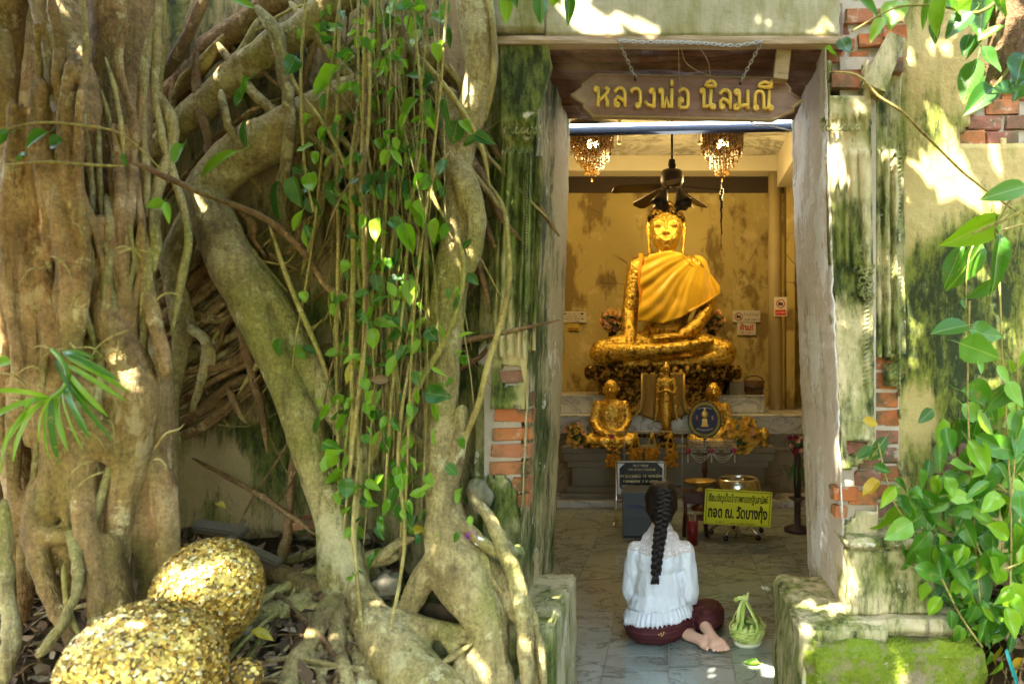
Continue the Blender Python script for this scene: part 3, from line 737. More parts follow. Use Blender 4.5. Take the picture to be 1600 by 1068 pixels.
for k in range(26):
    x0 = rt2.uniform(-5, 255); y0 = rt2.uniform(-40, 380); ln = rt2.uniform(280, 640); r = rt2.choice((4, 5, 6, 7, 9)); q = []; sl = rt2.gauss(6, 26)
    for i in range(8):
        t = i / 7; xx_ = x0 + sl * t + 44 * nz(t * 2.1, k * 2.3, 4); yy_ = y0 + ln * t; d = 2.075 if xx_ < 135 else 2.09 + (xx_ - 135) * .0011 + (.06 if yy_ < 330 else 0)
        q.append((xx_, yy_, r * (.8 + .5 * abs(nz(t * 4, k, 8))), d + .015 * nz(t * 3, k, 1)))
    root(q, rt2.choice((m_root, m_bark, m_bark)), 'root', 9, 4)
for k in range(20):
    x0 = rt2.uniform(270, 700); y0 = rt2.uniform(-40, 240); a = rt2.choice((2.3, 2.5, 1.1, .9, 1.9)) + rt2.gauss(0, .15); ln = rt2.uniform(240, 520); r = rt2.choice((4, 5, 7, 9, 11)); d = rt2.uniform(2.56, 2.65)
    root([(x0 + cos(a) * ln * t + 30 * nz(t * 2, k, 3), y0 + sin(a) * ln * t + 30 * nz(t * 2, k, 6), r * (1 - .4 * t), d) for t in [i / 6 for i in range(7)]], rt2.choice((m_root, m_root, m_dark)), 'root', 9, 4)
# the great diagonal roots
J = [[(318, 305, 28, 2.56), (366, 250, 34, 2.58), (430, 212, 34, 2.6), (505, 172, 32, 2.61), (570, 140, 28, 2.62), (660, 90, 24, 2.63)],
     [(322, 300, 26, 2.55), (345, 370, 33, 2.53), (385, 460, 32, 2.52), (430, 555, 28, 2.52), (468, 650, 27, 2.51), (495, 740, 25, 2.5), (518, 810, 25, 2.48), (530, 860, 32, 2.46), (536, 900, 38, 2.45)],
     [(368, 395, 20, 2.53), (420, 465, 22, 2.55), (470, 550, 21, 2.56), (510, 615, 20, 2.57), (545, 680, 17, 2.58), (575, 730, 14, 2.6)],
     [(320, 318, 22, 2.55), (290, 360, 18, 2.55), (266, 405, 15, 2.55), (276, 460, 15, 2.55), (286, 510, 15, 2.55), (280, 560, 12, 2.56), (270, 620, 9, 2.56), (276, 700, 7, 2.57), (272, 760, 6, 2.57)],
     [(288, 510, 9, 2.55), (312, 522, 8, 2.54), (328, 545, 7, 2.54), (333, 566, 6, 2.55)], [(322, 530, 7, 2.55), (318, 580, 6, 2.56), (300, 640, 5, 2.58)]]
strands('root', J, m_root, .0075, 2, lump(9, .007, .004))
# root that flares beside the doorway
E_ = [[(735, -30, 32, 2.55), (748, 50, 28, 2.55), (752, 110, 25, 2.55), (738, 170, 23, 2.56), (722, 230, 22, 2.58), (715, 300, 22, 2.58), (712, 380, 25, 2.57), (702, 460, 27, 2.56), (696, 550, 25, 2.55), (690, 640, 23, 2.54), (690, 710, 25, 2.52), (694, 780, 26, 2.49), (702, 840, 36, 2.46), (722, 900, 46, 2.43), (752, 955, 36, 2.4), (764, 1010, 31, 2.38), (756, 1080, 28, 2.35)],
      [(702, 150, 14, 2.6), (706, 230, 19, 2.58), (728, 290, 21, 2.55), (742, 345, 18, 2.55), (736, 400, 14, 2.54), (712, 450, 13, 2.53), (690, 500, 10, 2.53)],
      [(685, 880, 26, 2.44), (655, 915, 20, 2.43), (640, 945, 17, 2.42), (618, 965, 15, 2.4)],
      [(735, 880, 30, 2.45), (775, 905, 18, 2.45), (806, 950, 15, 2.44), (830, 1000, 14, 2.42), (842, 1075, 12, 2.4)],
      [(762, 1000, 26, 2.38), (730, 1050, 18, 2.33), (700, 1085, 14, 2.3)], [(764, 1000, 24, 2.38), (790, 1060, 14, 2.36), (800, 1090, 12, 2.35)],
      [(700, 760, 16, 2.5), (716, 700, 12, 2.5), (722, 640, 9, 2.52)]]
strands('root', E_, m_root, .0075, 2, lump(21, .007, .004))
strands('root', [[(552, 890, 15, 2.42), (566, 935, 22, 2.4), (590, 985, 34, 2.35), (630, 1035, 42, 2.3), (690, 1100, 46, 2.24)],
                 [(570, 930, 14, 2.41), (530, 985, 16, 2.38), (540, 1040, 18, 2.35), (560, 1090, 20, 2.32)],
                 [(620, 962, 16, 2.39), (660, 978, 17, 2.38), (700, 985, 15, 2.38), (742, 992, 14, 2.38)],
                 [(655, 980, 13, 2.37), (664, 1010, 12, 2.35), (660, 1045, 10, 2.33)], [(690, 985, 12, 2.37), (715, 1020, 11, 2.34), (735, 1070, 10, 2.3)]], m_root, .008, 4, lump(33))
strands('root', [[(548, 925, 17, 2.43), (522, 955, 16, 2.4), (492, 990, 18, 2.37), (470, 1015, 24, 2.34), (478, 1085, 24, 2.3)],
                 [(470, 1010, 18, 2.34), (430, 1025, 12, 2.3), (398, 1045, 10, 2.27), (380, 1075, 10, 2.25)],
                 [(490, 1005, 14, 2.34), (530, 1010, 12, 2.34), (545, 1020, 10, 2.34)]], m_root, .008, 4, lump(44))
strands('root', [[(340, 845, 8, 2.52), (390, 872, 13, 2.48), (450, 900, 15, 2.44), (510, 925, 15, 2.42), (545, 935, 13, 2.42)],
                 [(400, 958, 14, 2.4), (440, 938, 13, 2.41), (480, 915, 11, 2.43)]], m_dark, .008, 4, lump(55))
root([(732, 765, 7, 2.5), (762, 805, 9, 2.46), (790, 862, 12, 2.42), (812, 930, 14, 2.38), (821, 1000, 14, 2.34), (824, 1090, 14, 2.3)])
root([(797, 880, 8, 2.42), (822, 935, 8, 2.4), (840, 1000, 9, 2.38), (852, 1085, 9, 2.36)])
root([(705, 805, 9, 2.45), (735, 830, 10, 2.43), (760, 852, 9, 2.42), (790, 872, 8, 2.42)])
root([(720, 860, 7, 2.43), (752, 865, 8, 2.42), (765, 900, 7, 2.41), (785, 925, 6, 2.4)])
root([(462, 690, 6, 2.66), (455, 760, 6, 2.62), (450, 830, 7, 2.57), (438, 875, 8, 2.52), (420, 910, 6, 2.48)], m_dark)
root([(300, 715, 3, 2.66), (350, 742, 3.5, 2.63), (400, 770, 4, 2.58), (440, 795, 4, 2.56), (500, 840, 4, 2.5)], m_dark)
for a in ([(400, 950, 12, 2.36), (430, 965, 12, 2.34), (455, 985, 11, 2.33)], [(410, 990, 9, 2.3), (440, 985, 10, 2.31), (470, 975, 10, 2.32)], [(520, 1000, 10, 2.32), (508, 1040, 11, 2.3), (505, 1085, 12, 2.28)],
          [(590, 880, 9, 2.46), (620, 850, 8, 2.48), (650, 840, 7, 2.5)], [(560, 880, 13, 2.48), (590, 870, 14, 2.5), (625, 870, 12, 2.52)], [(600, 1000, 8, 2.28), (640, 1020, 8, 2.27), (700, 1068, 9, 2.24)],
          [(655, 920, 8, 2.44), (668, 890, 9, 2.46), (680, 870, 8, 2.47)], [(690, 1005, 6, 2.36), (720, 1000, 6, 2.35), (750, 1005, 6, 2.35)], [(655, 1060, 5, 2.26), (700, 1030, 5, 2.3), (745, 1000, 5, 2.33)],
          [(820, 1010, 9, 2.46), (838, 1040, 10, 2.46), (850, 1080, 10, 2.45)], [(770, 940, 10, 2.5), (800, 985, 12, 2.48), (815, 1060, 13, 2.45)]):
    root(a)
# upper diagonals on the wall
root([(225, 250, 16, 2.6), (300, 182, 20, 2.6), (370, 118, 21, 2.6), (440, 66, 22, 2.59), (530, 0, 22, 2.58), (570, -30, 22, 2.58)], m_root, n=14)
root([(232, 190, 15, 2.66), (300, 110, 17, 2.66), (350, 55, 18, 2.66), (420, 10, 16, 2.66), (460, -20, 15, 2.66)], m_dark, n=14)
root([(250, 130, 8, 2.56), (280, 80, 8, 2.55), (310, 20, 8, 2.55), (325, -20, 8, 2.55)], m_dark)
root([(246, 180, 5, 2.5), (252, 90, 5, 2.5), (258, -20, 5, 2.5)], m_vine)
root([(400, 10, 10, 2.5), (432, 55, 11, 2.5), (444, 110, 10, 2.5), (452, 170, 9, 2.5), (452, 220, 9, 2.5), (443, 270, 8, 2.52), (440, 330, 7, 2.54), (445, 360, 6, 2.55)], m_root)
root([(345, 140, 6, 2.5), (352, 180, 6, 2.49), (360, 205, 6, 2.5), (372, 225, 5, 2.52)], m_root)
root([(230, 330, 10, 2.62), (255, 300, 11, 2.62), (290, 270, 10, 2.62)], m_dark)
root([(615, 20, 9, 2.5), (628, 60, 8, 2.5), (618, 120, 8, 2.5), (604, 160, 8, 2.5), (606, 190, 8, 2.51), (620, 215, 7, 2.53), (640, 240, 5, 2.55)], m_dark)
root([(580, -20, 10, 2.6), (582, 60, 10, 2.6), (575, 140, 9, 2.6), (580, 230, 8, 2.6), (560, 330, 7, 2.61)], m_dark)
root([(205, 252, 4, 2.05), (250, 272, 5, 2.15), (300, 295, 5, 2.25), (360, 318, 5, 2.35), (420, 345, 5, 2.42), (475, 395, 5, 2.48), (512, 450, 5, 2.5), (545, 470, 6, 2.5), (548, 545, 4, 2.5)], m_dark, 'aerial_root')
# brush of fine roots on the wall behind
for k in range(80):
    t = (k % 46) / 45; x0 = 246 + random.uniform(-12, 25); y0 = 425 + t * 270 + random.uniform(-10, 10)
    x1 = 330 + t * 110 + random.uniform(-10, 30); y1 = y0 - random.uniform(70, 150) + t * 20; r = random.choice((1.5, 2, 3, 4, 6, 8, 11)); d = 2.69 - random.uniform(.0, .10)
    root([(x0, y0, r, d), ((x0 * 2 + x1) / 3, (y0 * 2 + y1) / 3 + random.uniform(-22, 22), r * random.uniform(.7, 1.3), d - .01), ((x0 + 2 * x1) / 3, (y0 + 2 * y1) / 3 + random.uniform(-22, 22), r * .9, d), (x1, y1, r * .6, d)], random.choice((m_dark, m_dark, m_root)), 'fine_root', 6, 3)
for k in range(150):
    x0 = random.uniform(300, 720); y0 = random.uniform(-20, 660); a = random.choice((-.7, -.5, .9, 1.2, 2.0)) + random.uniform(-.3, .3); ln = random.uniform(60, 230); r = random.choice((1.5, 2, 2.5, 3, 4, 6, 9)); d = 2.69 - random.uniform(0, .12)
    q = [(x0 + cos(a) * ln * t + 22 * nz(t * 2, k, 8), y0 + sin(a) * ln * t + 22 * nz(t * 2, k, 2), r * (1 - .4 * t), d) for t in (0, .33, .66, 1)]
    root(q, random.choice((m_dark, m_dark, m_vine)), 'fine_root', 6, 3)
for k in range(30):
    x0 = random.uniform(20, 240); y0 = random.uniform(380, 760); a = random.uniform(0, 6.28); ln = random.uniform(30, 90); d = 2.02 - random.uniform(0, .06)
    root([(x0, y0, 1.6, d), (x0 + cos(a) * ln * .4, y0 + sin(a) * ln * .3 - 8, 1.6, d - .03), (x0 + cos(a) * ln * .8, y0 + sin(a) * ln * .5, 1.3, d - .02), (x0 + cos(a) * ln, y0 + sin(a) * ln * .8 + 12, .9, d)], m_vine, 'fine_root', 5, 3)
# slender hanging aerial roots
for k in range(50):
    x = random.gauss(618, 46); x = max(470, min(735, x)); top = random.choice((-30, -30, -30, random.uniform(0, 250))); bot = random.uniform(520, 900)
    r = random.choice((.9, 1.1, 1.4, 1.8, 2.2, 3, 4.4)); d = random.uniform(2.36, 2.6); dr = random.gauss(-10, 45); q = []; wa = random.choice((12, 18, 30, 46))
    n = 9
    for i in range(n):
        t = i / (n - 1); q.append((x + dr * t + wa * nz(t * 2.6, k * 1.7, 1) + wa * .25 * nz(t * 9, k, 4), top + (bot - top) * t, r * (1 - .25 * t + .25 * nz(t * 7, k, 3)), d + .05 * nz(t * 2, k, 7)))
    root(q, random.choice((m_vine, m_vine, m_dark, m_root)), 'aerial_root', 6, 3)
    if k % 2 == 0:
        i = random.randint(2, 6); a, b, rr_, dd = q[i]; e = random.choice((-1, 1)) * random.uniform(20, 70); root([(a, b, rr_ * .7, dd), (a + e * .4, b + 25, rr_ * .6, dd - .02), (a + e * .8, b + 75, rr_ * .5, dd - .02), (a + e, b + random.uniform(110, 190), rr_ * .35, dd)], random.choice((m_vine, m_dark)), 'aerial_root', 5, 3)
for q in ([(420, 350, 4, 2.45), (455, 450, 4, 2.45), (500, 555, 4, 2.45), (515, 600, 3, 2.46)], [(760, 280, 3, 2.5), (788, 330, 4, 2.5), (795, 400, 4, 2.5), (792, 460, 5, 2.5), (778, 520, 5, 2.5), (762, 570, 5, 2.5), (748, 630, 5, 2.5), (728, 680, 5, 2.5), (718, 710, 4, 2.5)],
          [(660, 90, 4, 2.45), (690, 130, 5, 2.45), (720, 170, 5, 2.46), (752, 230, 4, 2.47), (765, 290, 3, 2.48)], [(705, 350, 4, 2.48), (724, 410, 4, 2.47), (715, 480, 4, 2.46), (690, 540, 5, 2.46), (650, 610, 5, 2.46), (625, 690, 5, 2.46)],
          [(758, -20, 4, 2.5), (772, 60, 4, 2.5), (768, 140, 4, 2.5), (758, 190, 3, 2.52)], [(0, 258, 2, 2.0), (70, 253, 2.5, 2.0), (140, 258, 2.5, 2.02), (193, 260, 3, 2.04)], [(0, 205, 2, 2.0), (55, 192, 2, 2.0), (120, 195, 2, 2.02), (190, 210, 2, 2.06), (255, 268, 2, 2.12)],
          [(165, 90, 3, 2.12), (180, 140, 3, 2.1), (190, 200, 3, 2.06), (194, 255, 3, 2.04)], [(700, 240, 5, 2.46), (672, 290, 4, 2.45), (700, 350, 4, 2.45)], [(430, 40, 3, 2.42), (460, 130, 3, 2.42), (510, 200, 3, 2.42), (550, 280, 3, 2.42), (585, 360, 3, 2.42)],
          [(565, 700, 5, 2.44), (560, 780, 5, 2.44), (552, 850, 5, 2.43), (562, 910, 4, 2.41)], [(640, 560, 3, 2.44), (622, 700, 3, 2.42), (632, 820, 3, 2.38), (626, 900, 3, 2.34), (612, 970, 3, 2.3), (600, 1050, 3, 2.27), (612, 1085, 3, 2.26)], [(548, 560, 3, 2.44), (560, 690, 3, 2.42), (552, 820, 3, 2.36), (558, 900, 3, 2.33), (566, 980, 3, 2.3), (590, 1050, 3, 2.27), (620, 1085, 3, 2.25)], [(520, 990, 4, 2.3), (560, 1030, 4, 2.28), (600, 1075, 4, 2.26)]):
    root(q, m_vine, 'aerial_root', 7, 4)
for q in ([(1290, 112, 1.6, 2.58), (1340, 118, 2, 2.56), (1372, 150, 2.4, 2.55), (1410, 175, 2.4, 2.55), (1450, 215, 2.2, 2.56), (1500, 265, 2, 2.58), (1545, 300, 2, 2.58), (1610, 345, 2, 2.56)],):
    root(q, m_vine, 'aerial_root', 7, 4)

# web of surface roots over the soil
rg = random.Random(23)
for k in range(64):
    sx0, sy0 = rg.choice(((-.78, 2.46), (-.78, 2.46), (-1.2, 2.5), (-1.25, 2.45), (-1.02, 2.5), (-1.9, 2.2), (-.62, 2.5)))
    X = sx0 + rg.gauss(0, .10); Yp = sy0 + rg.gauss(0, .07); a = rg.uniform(-2.9, -.25) if k % 3 else rg.uniform(-3.4, .2); r = rg.choice((.005, .007, .009, .012, .016, .02)); pts = []; rs = []
    for i in range(11):
        t = i / 10; pts.append(Vector((X, Yp, gz(X, Yp) + r * (.5 + .7 * abs(nz(t * 3, k, 2))) + .012 * (k % 3)))); rs.append(r * (1 - .55 * t) * (1 + .3 * nz(t * 5, k, 4)))
        a += rg.gauss(0, .28); st_ = rg.uniform(.05, .09); X += cos(a) * st_; Yp = min(2.66, Yp + sin(a) * st_)
        if X > -.46: X = -.46
    mb = MB().tube(pts, rs, 9); local(mb, tree).build('surface_root', rg.choice((m_root, m_root, m_dark)), tree, True)

for k in range(22):
    X = rg.uniform(-1.35, -.62); Yp = rg.uniform(2.36, 2.56); a = rg.uniform(-2.8, -.5); r = rg.uniform(.014, .034); pts = []; rs = []
    for i in range(9):
        t = i / 8; pts.append(Vector((X, Yp, gz(X, Yp) + r * (.35 + .5 * nz(t * 2, k, 7))))); rs.append(r * (1.15 - .5 * t) * (1 + .3 * nz(t * 4, k, 6)))
        a += rg.gauss(0, .3); st_ = rg.uniform(.06, .10); X = min(-.47, X + cos(a) * st_); Yp = min(2.62, Yp + sin(a) * st_)
    mb = MB(); mb.chain(list(zip(pts, rs))); local(mb, tree); blob('surface_root', mb, .008, m_root, tree, 2, .5, lump(k, .005, .003))

# crown overhead (behind and above the viewer): out of view, shades the wall, gaps cut for sun flecks
def leaf_mat(name, lo, hi, trans, rough=.38):
    g = G(name, rough, spec=.45); r = g.rnd(); o = g.obj()
    sep = g.n('SeparateXYZ'); g.sock(sep.inputs[0], o)
    c = g.mix(r, lo, hi)
    c = g.mix(g.math('MULTIPLY', g.noise(5, 4, .6, g.sc(o, (1, 1, 1))), .4), c, g.mix(1., c, (.55, .7, .5), 'MULTIPLY'))
    ax = g.math('ABSOLUTE', sep.outputs[0])
    c = g.mix(g.math('MULTIPLY', g.ramp(g.noise(2.6, 4, .7, g.sc(g.pos(), (9, 9, 9))), [(.62, 0), (.68, 1)]), .55), c, (.30, .24, .05))
    rib = g.ramp(ax, [(0, 1), (.018, 0)])
    c = g.mix(g.math('MULTIPLY', rib, .55), c, (.34, .42, .10))
    w = g.n('TexWave', wave_type='BANDS', bands_direction='Y'); w.inputs['Scale'].default_value = 3.2
    sh = g.n('CombineXYZ'); g.sock(sh.inputs[1], g.math('SUBTRACT', sep.outputs[1], g.math('MULTIPLY', ax, .9)))
    g.sock(w.inputs['Vector'], sh.outputs[0]); wf = g.ramp(w.outputs['Fac'], [(.93, 0), (1, 1)])
    c = g.mix(g.math('MULTIPLY', wf, .07), c, (.25, .34, .07))
    g.set('Base Color', c); g.bump(g.math('ADD', w.outputs['Fac'], g.math('MULTIPLY', rib, -2.)), .05, .02)
    tr = g.n('BsdfTranslucent'); g.sock(tr.inputs[0], g.mix(1., c, trans, 'MULTIPLY'))
    mx = g.n('MixShader'); mx.inputs[0].default_value = .38
    g.t.links.new(g.b.outputs[0], mx.inputs[1]); g.t.links.new(tr.outputs[0], mx.inputs[2]); g.t.links.new(mx.outputs[0], g.out.inputs[0])
    return g.m
m_leaf = leaf_mat('leaf_green', (.022, .095, .008), (.085, .235, .012), (1.9, 1.8, .6))
m_leafb = leaf_mat('leaf_bright', (.14, .31, .012), (.22, .39, .016), (1.8, 1.7, .6))
m_leafy = leaf_mat('leaf_yellow', (.42, .40, .015), (.52, .33, .02), (1.5, 1.4, .5))
m_leafd = leaf_mat('leaf_dry', (.16, .085, .035), (.30, .19, .10), (1.2, 1.0, .7), .8)
m_crown = leaf_mat('crown_leaf', (.04, .12, .012), (.07, .17, .015), (1.6, 1.7, .6))
FLECKS = []
def fl(Y, *a):
    for px, py, r in a: FLECKS.append((P(px, py, Y), S(r, Y)))
fl(2.60, (900, 28, 26), (928, 14, 16), (905, 52, 14), (1020, 34, 14), (1190, 6, 16), (1288, 40, 14), (945, 66, 8))
fl(2.72, (1004, 132, 15), (1020, 150, 8))
fl(2.60, (1345, 168, 20), (1303, 205, 12), (1300, 238, 24), (1318, 272, 20), (1300, 300, 16), (1390, 195, 18), (1395, 380, 12), (1398, 470, 10), (1355, 480, 9), (1320, 480, 9))
fl(2.75, (1474, 72, 22), (1420, 100, 16), (1462, 178, 20), (1478, 212, 24), (1442, 262, 24), (1500, 246, 24), (1455, 290, 14), (1532, 322, 30), (1490, 300, 20), (1560, 320, 18), (1450, 436, 14), (1426, 545, 16), (1432, 562, 14), (1580, 440, 24), (1560, 455, 18), (1548, 540, 12), (1475, 545, 8), (1560, 230, 12), (1590, 60, 20))
fl(2.6, (1318, 695, 16), (1322, 740, 14), (1325, 905, 18), (1335, 935, 16), (1345, 800, 10))
fl(2.6, (1300, 962, 22), (1335, 968, 14), (1262, 940, 14)); fl(2.42, (1395, 1030, 17), (1405, 1060, 17), (1265, 1010, 14))
fl(2.7, (866, 936, 13), (880, 1010, 8))
fl(2.2, (22, 45, 20), (45, 68, 16), (85, 20, 12), (60, 110, 8), (65, 235, 12)); fl(2.12, (30, 420, 14), (12, 520, 18), (60, 600, 10), (110, 470, 9), (185, 330, 8), (230, 600, 8), (130, 150, 14), (210, 780, 10), (150, 760, 10), (20, 330, 12), (90, 40, 12), (60, 850, 9), (140, 900, 9)); fl(2.36, (180, 104, 10))
fl(2.57, (345, 58, 18), (322, 84, 14), (390, 25, 12), (460, 20, 14), (450, 66, 10), (322, 288, 18), (300, 275, 12), (420, 222, 12), (330, 122, 8), (520, 30, 8))
fl(2.55, (738, 22, 10), (748, 190, 8), (640, 470, 8), (652, 500, 6), (690, 560, 8), (675, 720, 7), (672, 545, 7), (520, 180, 8), (690, 870, 9))
fl(2.36, (572, 925, 18), (580, 945, 12), (795, 868, 13), (818, 905, 9), (822, 985, 16), (826, 1000, 14), (760, 1060, 10), (600, 1040, 10), (845, 1000, 10))
fl(1.68, (190, 985, 34), (140, 1040, 22), (250, 990, 20)); fl(2.0, (300, 885, 40), (275, 905, 24), (340, 870, 20))
fl(3.28, (1105, 1042, 9), (1165, 1035, 12), (1190, 1048, 14), (1120, 1058, 12), (1210, 1060, 14), (1085, 1066, 9), (1215, 1035, 8))
fl(2.45, (1515, 368, 24), (1562, 404, 30), (1540, 440, 14), (1545, 662, 22), (1380, 795, 14), (1510, 830, 16), (1580, 930, 22), (1590, 600, 14))
fl(2.2, (1500, 20, 40), (1540, 60, 36), (1560, 140, 34), (1520, 130, 26), (1390, 30, 26), (1320, 70, 14), (1590, 30, 20))
fl(2.45, (660, 250, 14), (678, 330, 18), (637, 375, 14), (642, 458, 12), (430, 310, 14), (585, 758, 12), (683, 80, 10), (540, 560, 10))
cr = MB(); rr = random.Random(5)
lx = -3.4
while lx < 2.0:
    lz = -2.0
    while lz < 3.7:
        for lay in range(2):
            tx = lx + rr.uniform(-.05, .05); tz = lz + rr.uniform(-.05, .05)
            t = max(2.0, (3.35 - tz) / 1.05) + rr.uniform(0, .5) + .35 * lay
            c = Vector((tx, 2.7, tz)) - SUN_DIR * t
            q = (-SUN_DIR + Vector((rr.gauss(0, .5), rr.gauss(0, .5), rr.gauss(0, .5)))).normalized()
            a = q.orthogonal().normalized(); a = Quaternion(q, rr.uniform(0, 6.28)) @ a; b = q.cross(a)
            l = rr.uniform(.075, .105); w = l * .55
            skip = False
            for sp, r in FLECKS:
                v = c - sp
                if (v - SUN_DIR * v.dot(SUN_DIR)).length < r * .62 + .027: skip = True; break
            if skip: continue
            cr.add([c - a * l, c - a * l * .3 + b * w, c + a * l * .35 + b * w * .8, c + a * l * 1.1, c + a * l * .35 - b * w * .8, c - a * l * .3 - b * w], [(0, 1, 2, 3, 4, 5)])
        lz += .082
    lx += .082
local(cr, tree); tag(cr.build('crown', m_crown, tree), kind='stuff')
for q in ([(-1.6, 2.35, 3.1, .12), (-2.0, 1.4, 3.7, .10), (-1.8, .2, 4.2, .08), (-1.2, -1.2, 4.8, .05)], [(-1.9, 1.6, 3.6, .07), (-.9, .9, 4.1, .05), (.2, .4, 4.4, .03)], [(-1.9, .8, 3.9, .07), (-2.8, .0, 4.2, .05), (-3.6, -.8, 4.5, .03)]):
    sp = spline(q, 5); b_ = MB().tube([v[:3] for v in sp], [v[3] for v in sp], 9); local(b_, tree).build('branch', m_bark, tree, True)

# screen of trees added behind the viewer, out of view, to block low sky
hb = MB(); rh = random.Random(41)
for k in range(8000):
    t = rh.random(); side = rh.choice((0, 0, 0, 1, 2)); h = 7.5 * rh.random() ** .85
    if side == 0: c = Vector((rh.uniform(-14, 14), -6.5 + rh.gauss(0, .7), h))
    elif side == 1: c = Vector((-9 + rh.gauss(0, .6), rh.uniform(-6.5, 1.5), h))
    else: c = Vector((8 + rh.gauss(0, .6), rh.uniform(-6.5, 2.0), h))
    c.z *= 1 + .25 * nz(c.x * .5, c.y * .5, 3); n_ = Vector((rh.gauss(0, 1), rh.gauss(0, 1), rh.gauss(0, 1))).normalized(); u = n_.orthogonal().normalized(); v = n_.cross(u); l = rh.uniform(.16, .34)
    hb.add([c - u * l, c + v * l * .5, c + u * l, c - v * l * .5], [(0, 1, 2, 3)])
tag(hb.build('sky_block_trees', m_crown), 'unseen screen of green trees added behind the viewer to block low sky light', 'trees', kind='stuff')

# ------------------------------------------------------------------ leafy climbers
def leaf_mesh(name, mat, wid=.27, fold=.12, curl=.25, ptip=.75, wave=.0):
    mb = MB(); n = 7
    for i in range(n + 1):
        t = i / n; w = wid * (sin(pi * min(1, t ** ptip)) ** .85) if 0 < t < 1 else .004
        z = -curl * t * t
        for s_ in (-1, -.5, 0, .5, 1):
            mb.v.append((s_ * w, t, z + abs(s_) * fold * w * 2.2 + wave * sin(t * 9 + s_) * .04))
    for i in range(n):
        for k in range(4):
            a = i * 5 + k; mb.f.append((a, a + 1, a + 6, a + 5))
    mb.mi = [0] * len(mb.f)
    mb.tube([(0, .02, 0), (0, -.14, -.02), (.03, -.3, .03)], [.012, .011, .010], 4)
    return mb.mesh(name, mat, True)
LEAF = {}
for key, mt in (('g', m_leaf), ('b', m_leafb), ('y', m_leafy), ('d', m_leafd)):
    LEAF[key] = [leaf_mesh('leaf', mt, wd, fo, cu, pt, wv) for wd, fo, cu, pt, wv in ((.29, .15, .15, .72, 0), (.25, .28, .32, .8, 1), (.34, .10, -.12, .62, .6), (.20, .2, .45, .85, .5), (.30, .35, .1, .75, .8), (.17, .3, .25, 1.0, .6), (.37, .2, .3, .7, 1.6), (.26, .45, -.2, .6, 1.2))]
RL = random.Random(77)
def put_leaf(parent, px, py, ln, ang, Y, key='g', face=None, size=None):
    """a leaf whose middle shows at (px, py); ang: 0 to the right, 90 down"""
    a = radians(ang); L = size or S(ln, Y)
    d = Vector((cos(a), RL.uniform(-.45, .25), -sin(a))).normalized()
    n_ = face or Vector((RL.gauss(0, .45), -1, RL.gauss(.45, .4)))
    n_ = (n_ - d * n_.dot(d)).normalized(); x = d.cross(n_)
    base = P(px, py, Y) - d * L * .5
    M = Matrix((x, d, n_)).transposed().to_4x4()
    o = link('leaf', RL.choice(LEAF[key]), parent)
    o.matrix_local = Matrix.Translation(base - Vector(parent.location)) @ M @ Matrix.Diagonal((L * RL.uniform(.72, 1.2), L, L * RL.uniform(.6, 1.8), 1))
    return base
creeper = thing('climbing_vine', 'leafy green creeper hanging among the roots left of the doorway', 'vine', tuple(P(600, 880, 2.45)))
LV = '651,62,34;683,81,30;633,17,34;660,21,34,10;695,15,34;656,5,26;515,131,62,120;456,101,34;570,123,26,190;649,118,28,170;666,130,30,160;609,147,34,130;636,168,42,150;668,174,42,100;692,169,36,90;710,207,36,110;737,219,38,160;756,216,34,20;523,204,22;478,233,28,150;493,248,26,80,b;602,239,42,110;660,249,42,80,b;658,285,34;425,313,66,115;464,300,48,80;488,286,36,60;518,303,46,95;489,323,34;464,344,36,120;582,293,42,110;638,307,30;670,332,50,70,b;622,350,34,20;469,266,30,20;476,370,36,110;555,373,30,20;555,394,32;582,394,38,140;540,426,30,80;592,360,40,90,b;637,373,50,80;678,360,40,90,b;583,417,34,150;595,466,30,170;642,456,42,85,b;572,507,30,30;602,505,40,0;585,529,34,80;615,525,28;548,559,30,150;548,579,42,110,y;637,557,36,20;611,570,40,115,b;568,580,28,90,b;592,593,28,190,d;515,643,30,110,b;528,625,22,80,b;538,663,32,100,b;493,662,30,130;683,616,38,10;680,643,36,80,b;575,638,24,90,b;585,648,20;643,643,24,110;434,545,36,120;521,697,34,20;573,687,22;522,703,32,0;529,722,44,120,b;529,750,34,130;541,762,34;583,758,32,30,b;607,758,34,100;614,779,42,110;550,769,28,140,b;583,790,24,0;629,755,32,80,b;634,731,26;634,805,46,60;596,819,26,95;538,798,28,150;658,827,26,0,y;660,842,22,80;579,876,26,120;590,866,20;545,903,24,140;560,896,20,30;7,217,34,150;54,216,40,150;88,224,32,160;30,245,28,170;278,241,38,130;337,249,66,145;381,209,40,100;243,319,26,160;260,327,28,80;194,249,18,90;381,135,34,120;377,155,34,100;379,3,34,20;7,566,26,20;640,640,26;600,700,22,60;640,690,24,90;595,300,28,80;618,260,26,120;560,250,22,90;690,260,30,110;588,440,24,90;530,470,22,120;548,330,28,100;505,210,24,130;540,90,30,140;575,70,26,60;612,95,26,110;700,55,30,90;628,205,28,80;655,410,26,70;620,480,24,110;650,590,26,90;560,470,22,60;590,620,26,100;540,720,24,90;620,740,22,80;600,660,22,100,b;505,160,28,120;480,190,26,140;640,40,30,80,b;612,40,28,120'
for q in LV.split(';'):
    v = q.split(','); x, y, l = float(v[0]), float(v[1]), float(v[2])
    a = float(v[3]) if len(v) > 3 else RL.gauss(95, 35); k = v[4] if len(v) > 4 else ('b' if RL.random() < .35 else 'g')
    Y = RL.uniform(2.3, 2.48) if x > 300 else RL.uniform(1.9, 2.05)
    put_leaf(creeper, x, y, l * 1.02, a + RL.uniform(-8, 8), Y, k)
